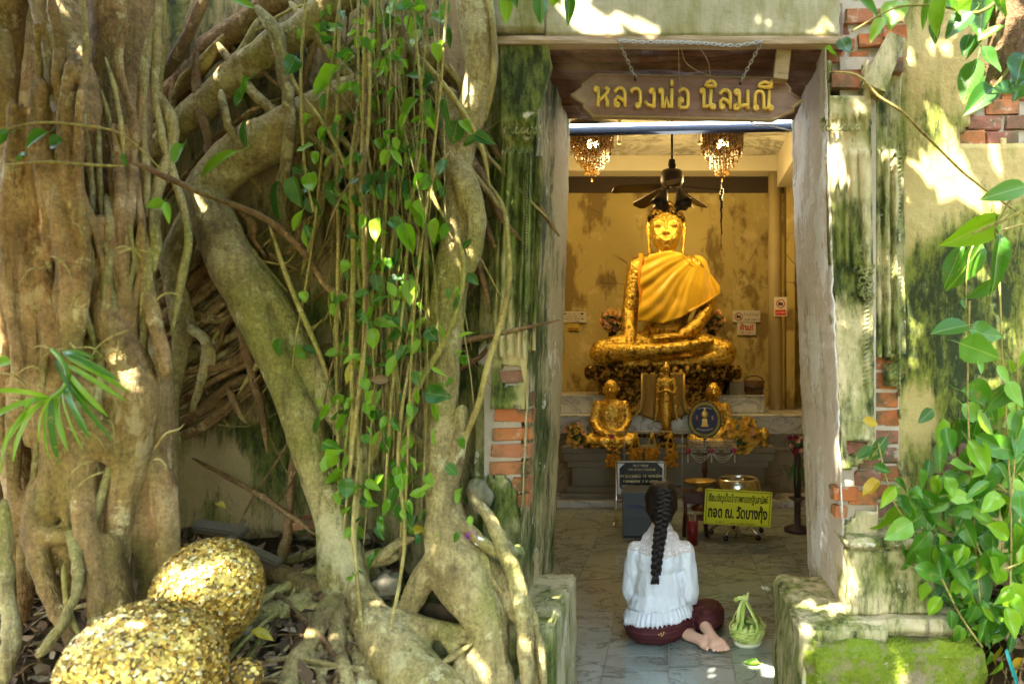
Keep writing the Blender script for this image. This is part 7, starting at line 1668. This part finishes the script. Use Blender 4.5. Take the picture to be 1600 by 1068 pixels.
for k in range(420):
    if k < 340: x = rq4.uniform(-2.6, -.55); y = rq4.uniform(1.5, 2.68)
    else: x = rq4.uniform(1.05, 1.7); y = rq4.uniform(2.0, 2.7)
    a = rq4.uniform(0, 6.28); l = rq4.uniform(.04, .2); r = rq4.uniform(.0015, .0045); p0 = Vector((x, y, on_ground(x, y) + .012)); x2, y2 = x + cos(a) * l, min(2.69, y + sin(a) * l); p1 = Vector((x2, y2, on_ground(x2, y2) + rq4.uniform(.01, .05)))
    tw.tube([p0, p0.lerp(p1, .5) + Vector((rq4.gauss(0, .01), rq4.gauss(0, .01), .01)), p1], [r, r, r * .6], 5)
tag(tw.build('fallen_twigs', m_dark, None, True), 'thin fallen twigs lying among the dry leaves', 'twigs', kind='stuff')
fd = MB()
for k in range(60):
    x = rq4.uniform(-.40, .44); y = rq4.uniform(2.5, 3.4); a = rq4.uniform(0, 6.28); l = rq4.uniform(.002, .007); u = Vector((cos(a), sin(a), 0)); v = Vector((-sin(a), cos(a), 0)) * .5; c = Vector((x, y, .003))
    fd.add([c - u * l, c + v * l + Vector((0, 0, .002)), c + u * l, c - v * l + Vector((0, 0, .001))], [(0, 1, 2, 3)])
tag(fd.build('floor_debris', m_lit), 'tiny dry leaf crumbs scattered on the marble near the threshold', 'debris', kind='stuff')
def lump_stone(name, label, cat, px, py, Y, r, mat, sq=(1, 1, 1), group=None):
    c = P(px, py, Y); R = S(r, Y); t = bmesh.new(); bmesh.ops.create_icosphere(t, subdivisions=4, radius=1)
    for v in t.verts: v.co = Vector((v.co.x * sq[0], v.co.y * sq[1], v.co.z * sq[2])) * R * (1 + .5 * nz(v.co.x * 1.3 + px, v.co.y * 1.3, v.co.z * 1.3) + .14 * nz(v.co.x * 6, v.co.y * 6 + px, v.co.z * 6))
    me = bpy.data.meshes.new(name); t.to_mesh(me); t.free(); me.materials.append(mat); me.polygons.foreach_set('use_smooth', [True] * len(me.polygons)); return tag(link(name, me, None, c), label, cat, group)
m_stone = plaster('grey_mossy_stone', (.13, .115, .075), (.21, .185, .13), gthr=.50, dthr=.56, wthr=.8)
lump_stone('loose_stone', 'pale grey stone wedged between root and pilaster', 'stone', 748, 772, 2.52, 24, m_stone, (.75, .7, 1.1), 'loose stones')
lump_stone('loose_stone', 'mottled grey stone under the roots below the leafy vine', 'stone', 606, 912, 2.45, 22, m_stone, (1, .8, .9), 'loose stones')
lump_stone('loose_stone', 'yellowish plaster lump at the foot of the left pilaster', 'stone', 798, 866, 2.52, 20, m_block, (.9, .7, 1), 'loose stones')
lump_stone('loose_stone', 'small round stone in the hollow under the flared root', 'stone', 700, 965, 2.5, 30, m_soil, (1.5, .8, 1), 'loose stones')
def loose_brick(label, px, py, Y, w, h, rot, mat=m_brick, name='loose_brick', cat='brick', d=.08):
    bm = bmesh.new(); bmesh.ops.create_cube(bm, size=1)
    for v in bm.verts: v.co = Vector((v.co.x * S(w, Y), v.co.y * d, v.co.z * S(h, Y)))
    bmesh.ops.bevel(bm, geom=bm.edges[:], offset=.005, segments=2, affect='EDGES'); me = bpy.data.meshes.new(name); bm.to_mesh(me); bm.free(); me.materials.append(mat); return tag(link(name, me, None, P(px, py, Y), rot), label, cat)
loose_brick('red brick half buried under the root left of the vine', 425, 912, 2.5, 50, 24, (.1, .1, .3)); loose_brick('red brick fragment lying by the wall foot', 480, 815, 2.62, 34, 14, (.1, -.05, .2))
m_plank = simple('old_plank', (.06, .042, .024), (.12, .088, .05), .9, sc=22, bs=.6)
loose_brick('grey weathered plank lying on the litter behind the egg-shaped ball', 345, 826, 2.45, 74, 12, (.5, .22, .25), m_plank, 'plank', 'plank', .05); loose_brick('longer weathered plank leaning beside the egg-shaped ball', 395, 862, 2.4, 90, 12, (.4, .45, .1), m_plank, 'plank', 'plank', .04); loose_brick('short broken plank end standing by the longer one', 376, 824, 2.42, 30, 5, (.2, -1.1, .3), m_plank, 'plank', 'plank', .02)
def fallen(label, px, py, Y, ln, ang, key, z=None):
    t = thing('fallen_leaf', label, 'leaf', tuple(P(px, py, Y)), 'single fallen leaves'); put_leaf(t, px, py, ln, ang, Y, key, Vector((.1, -.5, .9))); t.children[0].name = 'blade'; d = P(px, py, Y) - Vector(t.location)
    MB().tube([(0, 0, -.004), (-.01, .006, -.004), (-.022, .01, 0)], .001, 5).build('stalk', m_vine, t); return t
fallen('yellow-green leaf lying right of the egg-shaped ball', 410, 988, 2.14, 36, 20, 'y'); fallen('small yellow leaf on the soil by the wall foot', 345, 788, 2.55, 20, 10, 'y'); fallen('green leaf lying flat on the marble floor by the basket', 1174, 1036, 3.30, 26, 170, 'b'); fallen('orange-brown leaf at the end of the mossy plinth', 1512, 1002, 2.5, 22, 30, 'y')
m_purple = simple('purple_foil', (.35, .02, .38), (.25, .01, .3), .3, .2); m_whitep = simple('white_paper', (.7, .72, .75), None, .7)
rb = thing('purple_ribbon_scrap', 'scrap of purple foil ribbon tucked behind the flared root', 'ribbon', tuple(P(738, 838, 2.42)))
mb = MB()
for k in range(5):
    a = radians(40 + 35 * k); mb.tube([(0, 0, 0), (S(9, 2.5) * cos(a), -.01, S(10, 2.5) * sin(a)), (S(14, 2.5) * cos(a + .5), .0, S(12, 2.5) * sin(a + .6) - .01)], [.006, .009, .005], 6, flat=.2)
mb.build('bow', m_purple, rb, True); MB().box((S(12, 2.5), -.012, -S(6, 2.5)), (.022, .004, .03), Matrix.Rotation(.5, 3, 'Y')).build('tag', m_whitep, rb)
loose_brick('small white paper scrap stuck beside the big vertical root', 714, 686, 2.5, 9, 18, (.1, .25, .3), m_whitep, 'paper_scrap', 'paper', .004)
m_teal = simple('teal_plastic', (.01, .16, .13), (.02, .2, .16), .4); ts = thing('teal_plastic_strip', 'teal plastic strip on the ground in the bottom right corner', 'plastic', tuple(P(1582, 1045, 2.35)))
mb = MB(); mb.tube([P(a, b, 2.35) - Vector(ts.location) for a, b in ((1572, 1015), (1580, 1040), (1588, 1062), (1590, 1085))], [.012, .014, .014, .012], 8, flat=.25); mb.build('strip', m_teal, ts, True)
loose_brick('dry wood splinter on the ledge above the mossy plinth', 1458, 988, 2.5, 26, 8, (.1, .5, .2), m_plank, 'wood_splinter', 'wood', .02)

# ------------------------------------------------------------------ pieces that belong to a part hang under that part
def nest(root_, kids, host):
    hs = [q for q in root_.children if q.name.split('.')[0] == host]
    for q in list(root_.children):
        if q.name.split('.')[0] in kids: q.parent = hs[0]
nest(woman, ('braid', 'braid_tuft', 'hair_tie'), 'hair'); nest(woman, ('lace_yoke', 'ruffle_hem'), 'blouse'); nest(woman, ('gold_motif',), 'sarong')
nest(buddha, ('hair_curls',), 'head'); nest(buddha, ('robe_sash', 'robe_shoulder'), 'robe')
nest(throne, ('lotus_petals',), 'lotus_tier'); nest(throne, ('base_petals',), 'foot_tier'); nest(throne, ('cloth_trim',), 'brocade_cloth')
nest(fan, ('emblem_shrine', 'emblem_tier', 'emblem_marks'), 'field'); nest(fan, ('rim_beads',), 'rim')
nest(sg, ('letter', 'edge'), 'board'); nest(pl, ('gold_writing',), 'panel'); nest(ys_, ('notice_line', 'border_line', 'small_print'), 'board'); nest(dn, ('blue_lettering', 'drawer_panel'), 'cabinet')
for q in [o for o in COL.objects if o.name.split('.')[0] == 'notice']: nest(q, ('small_print', 'camera_symbol', 'prohibition_ring', 'red_panel', 'notice_line', 'red_heading', 'symbol_bar', 'text_bar'), 'sheet')
nest(rail, ('post',), 'bar'); nest(bk, ('woven_band',), 'base_plate'); nest(tb, ('apron',), 'table_top')
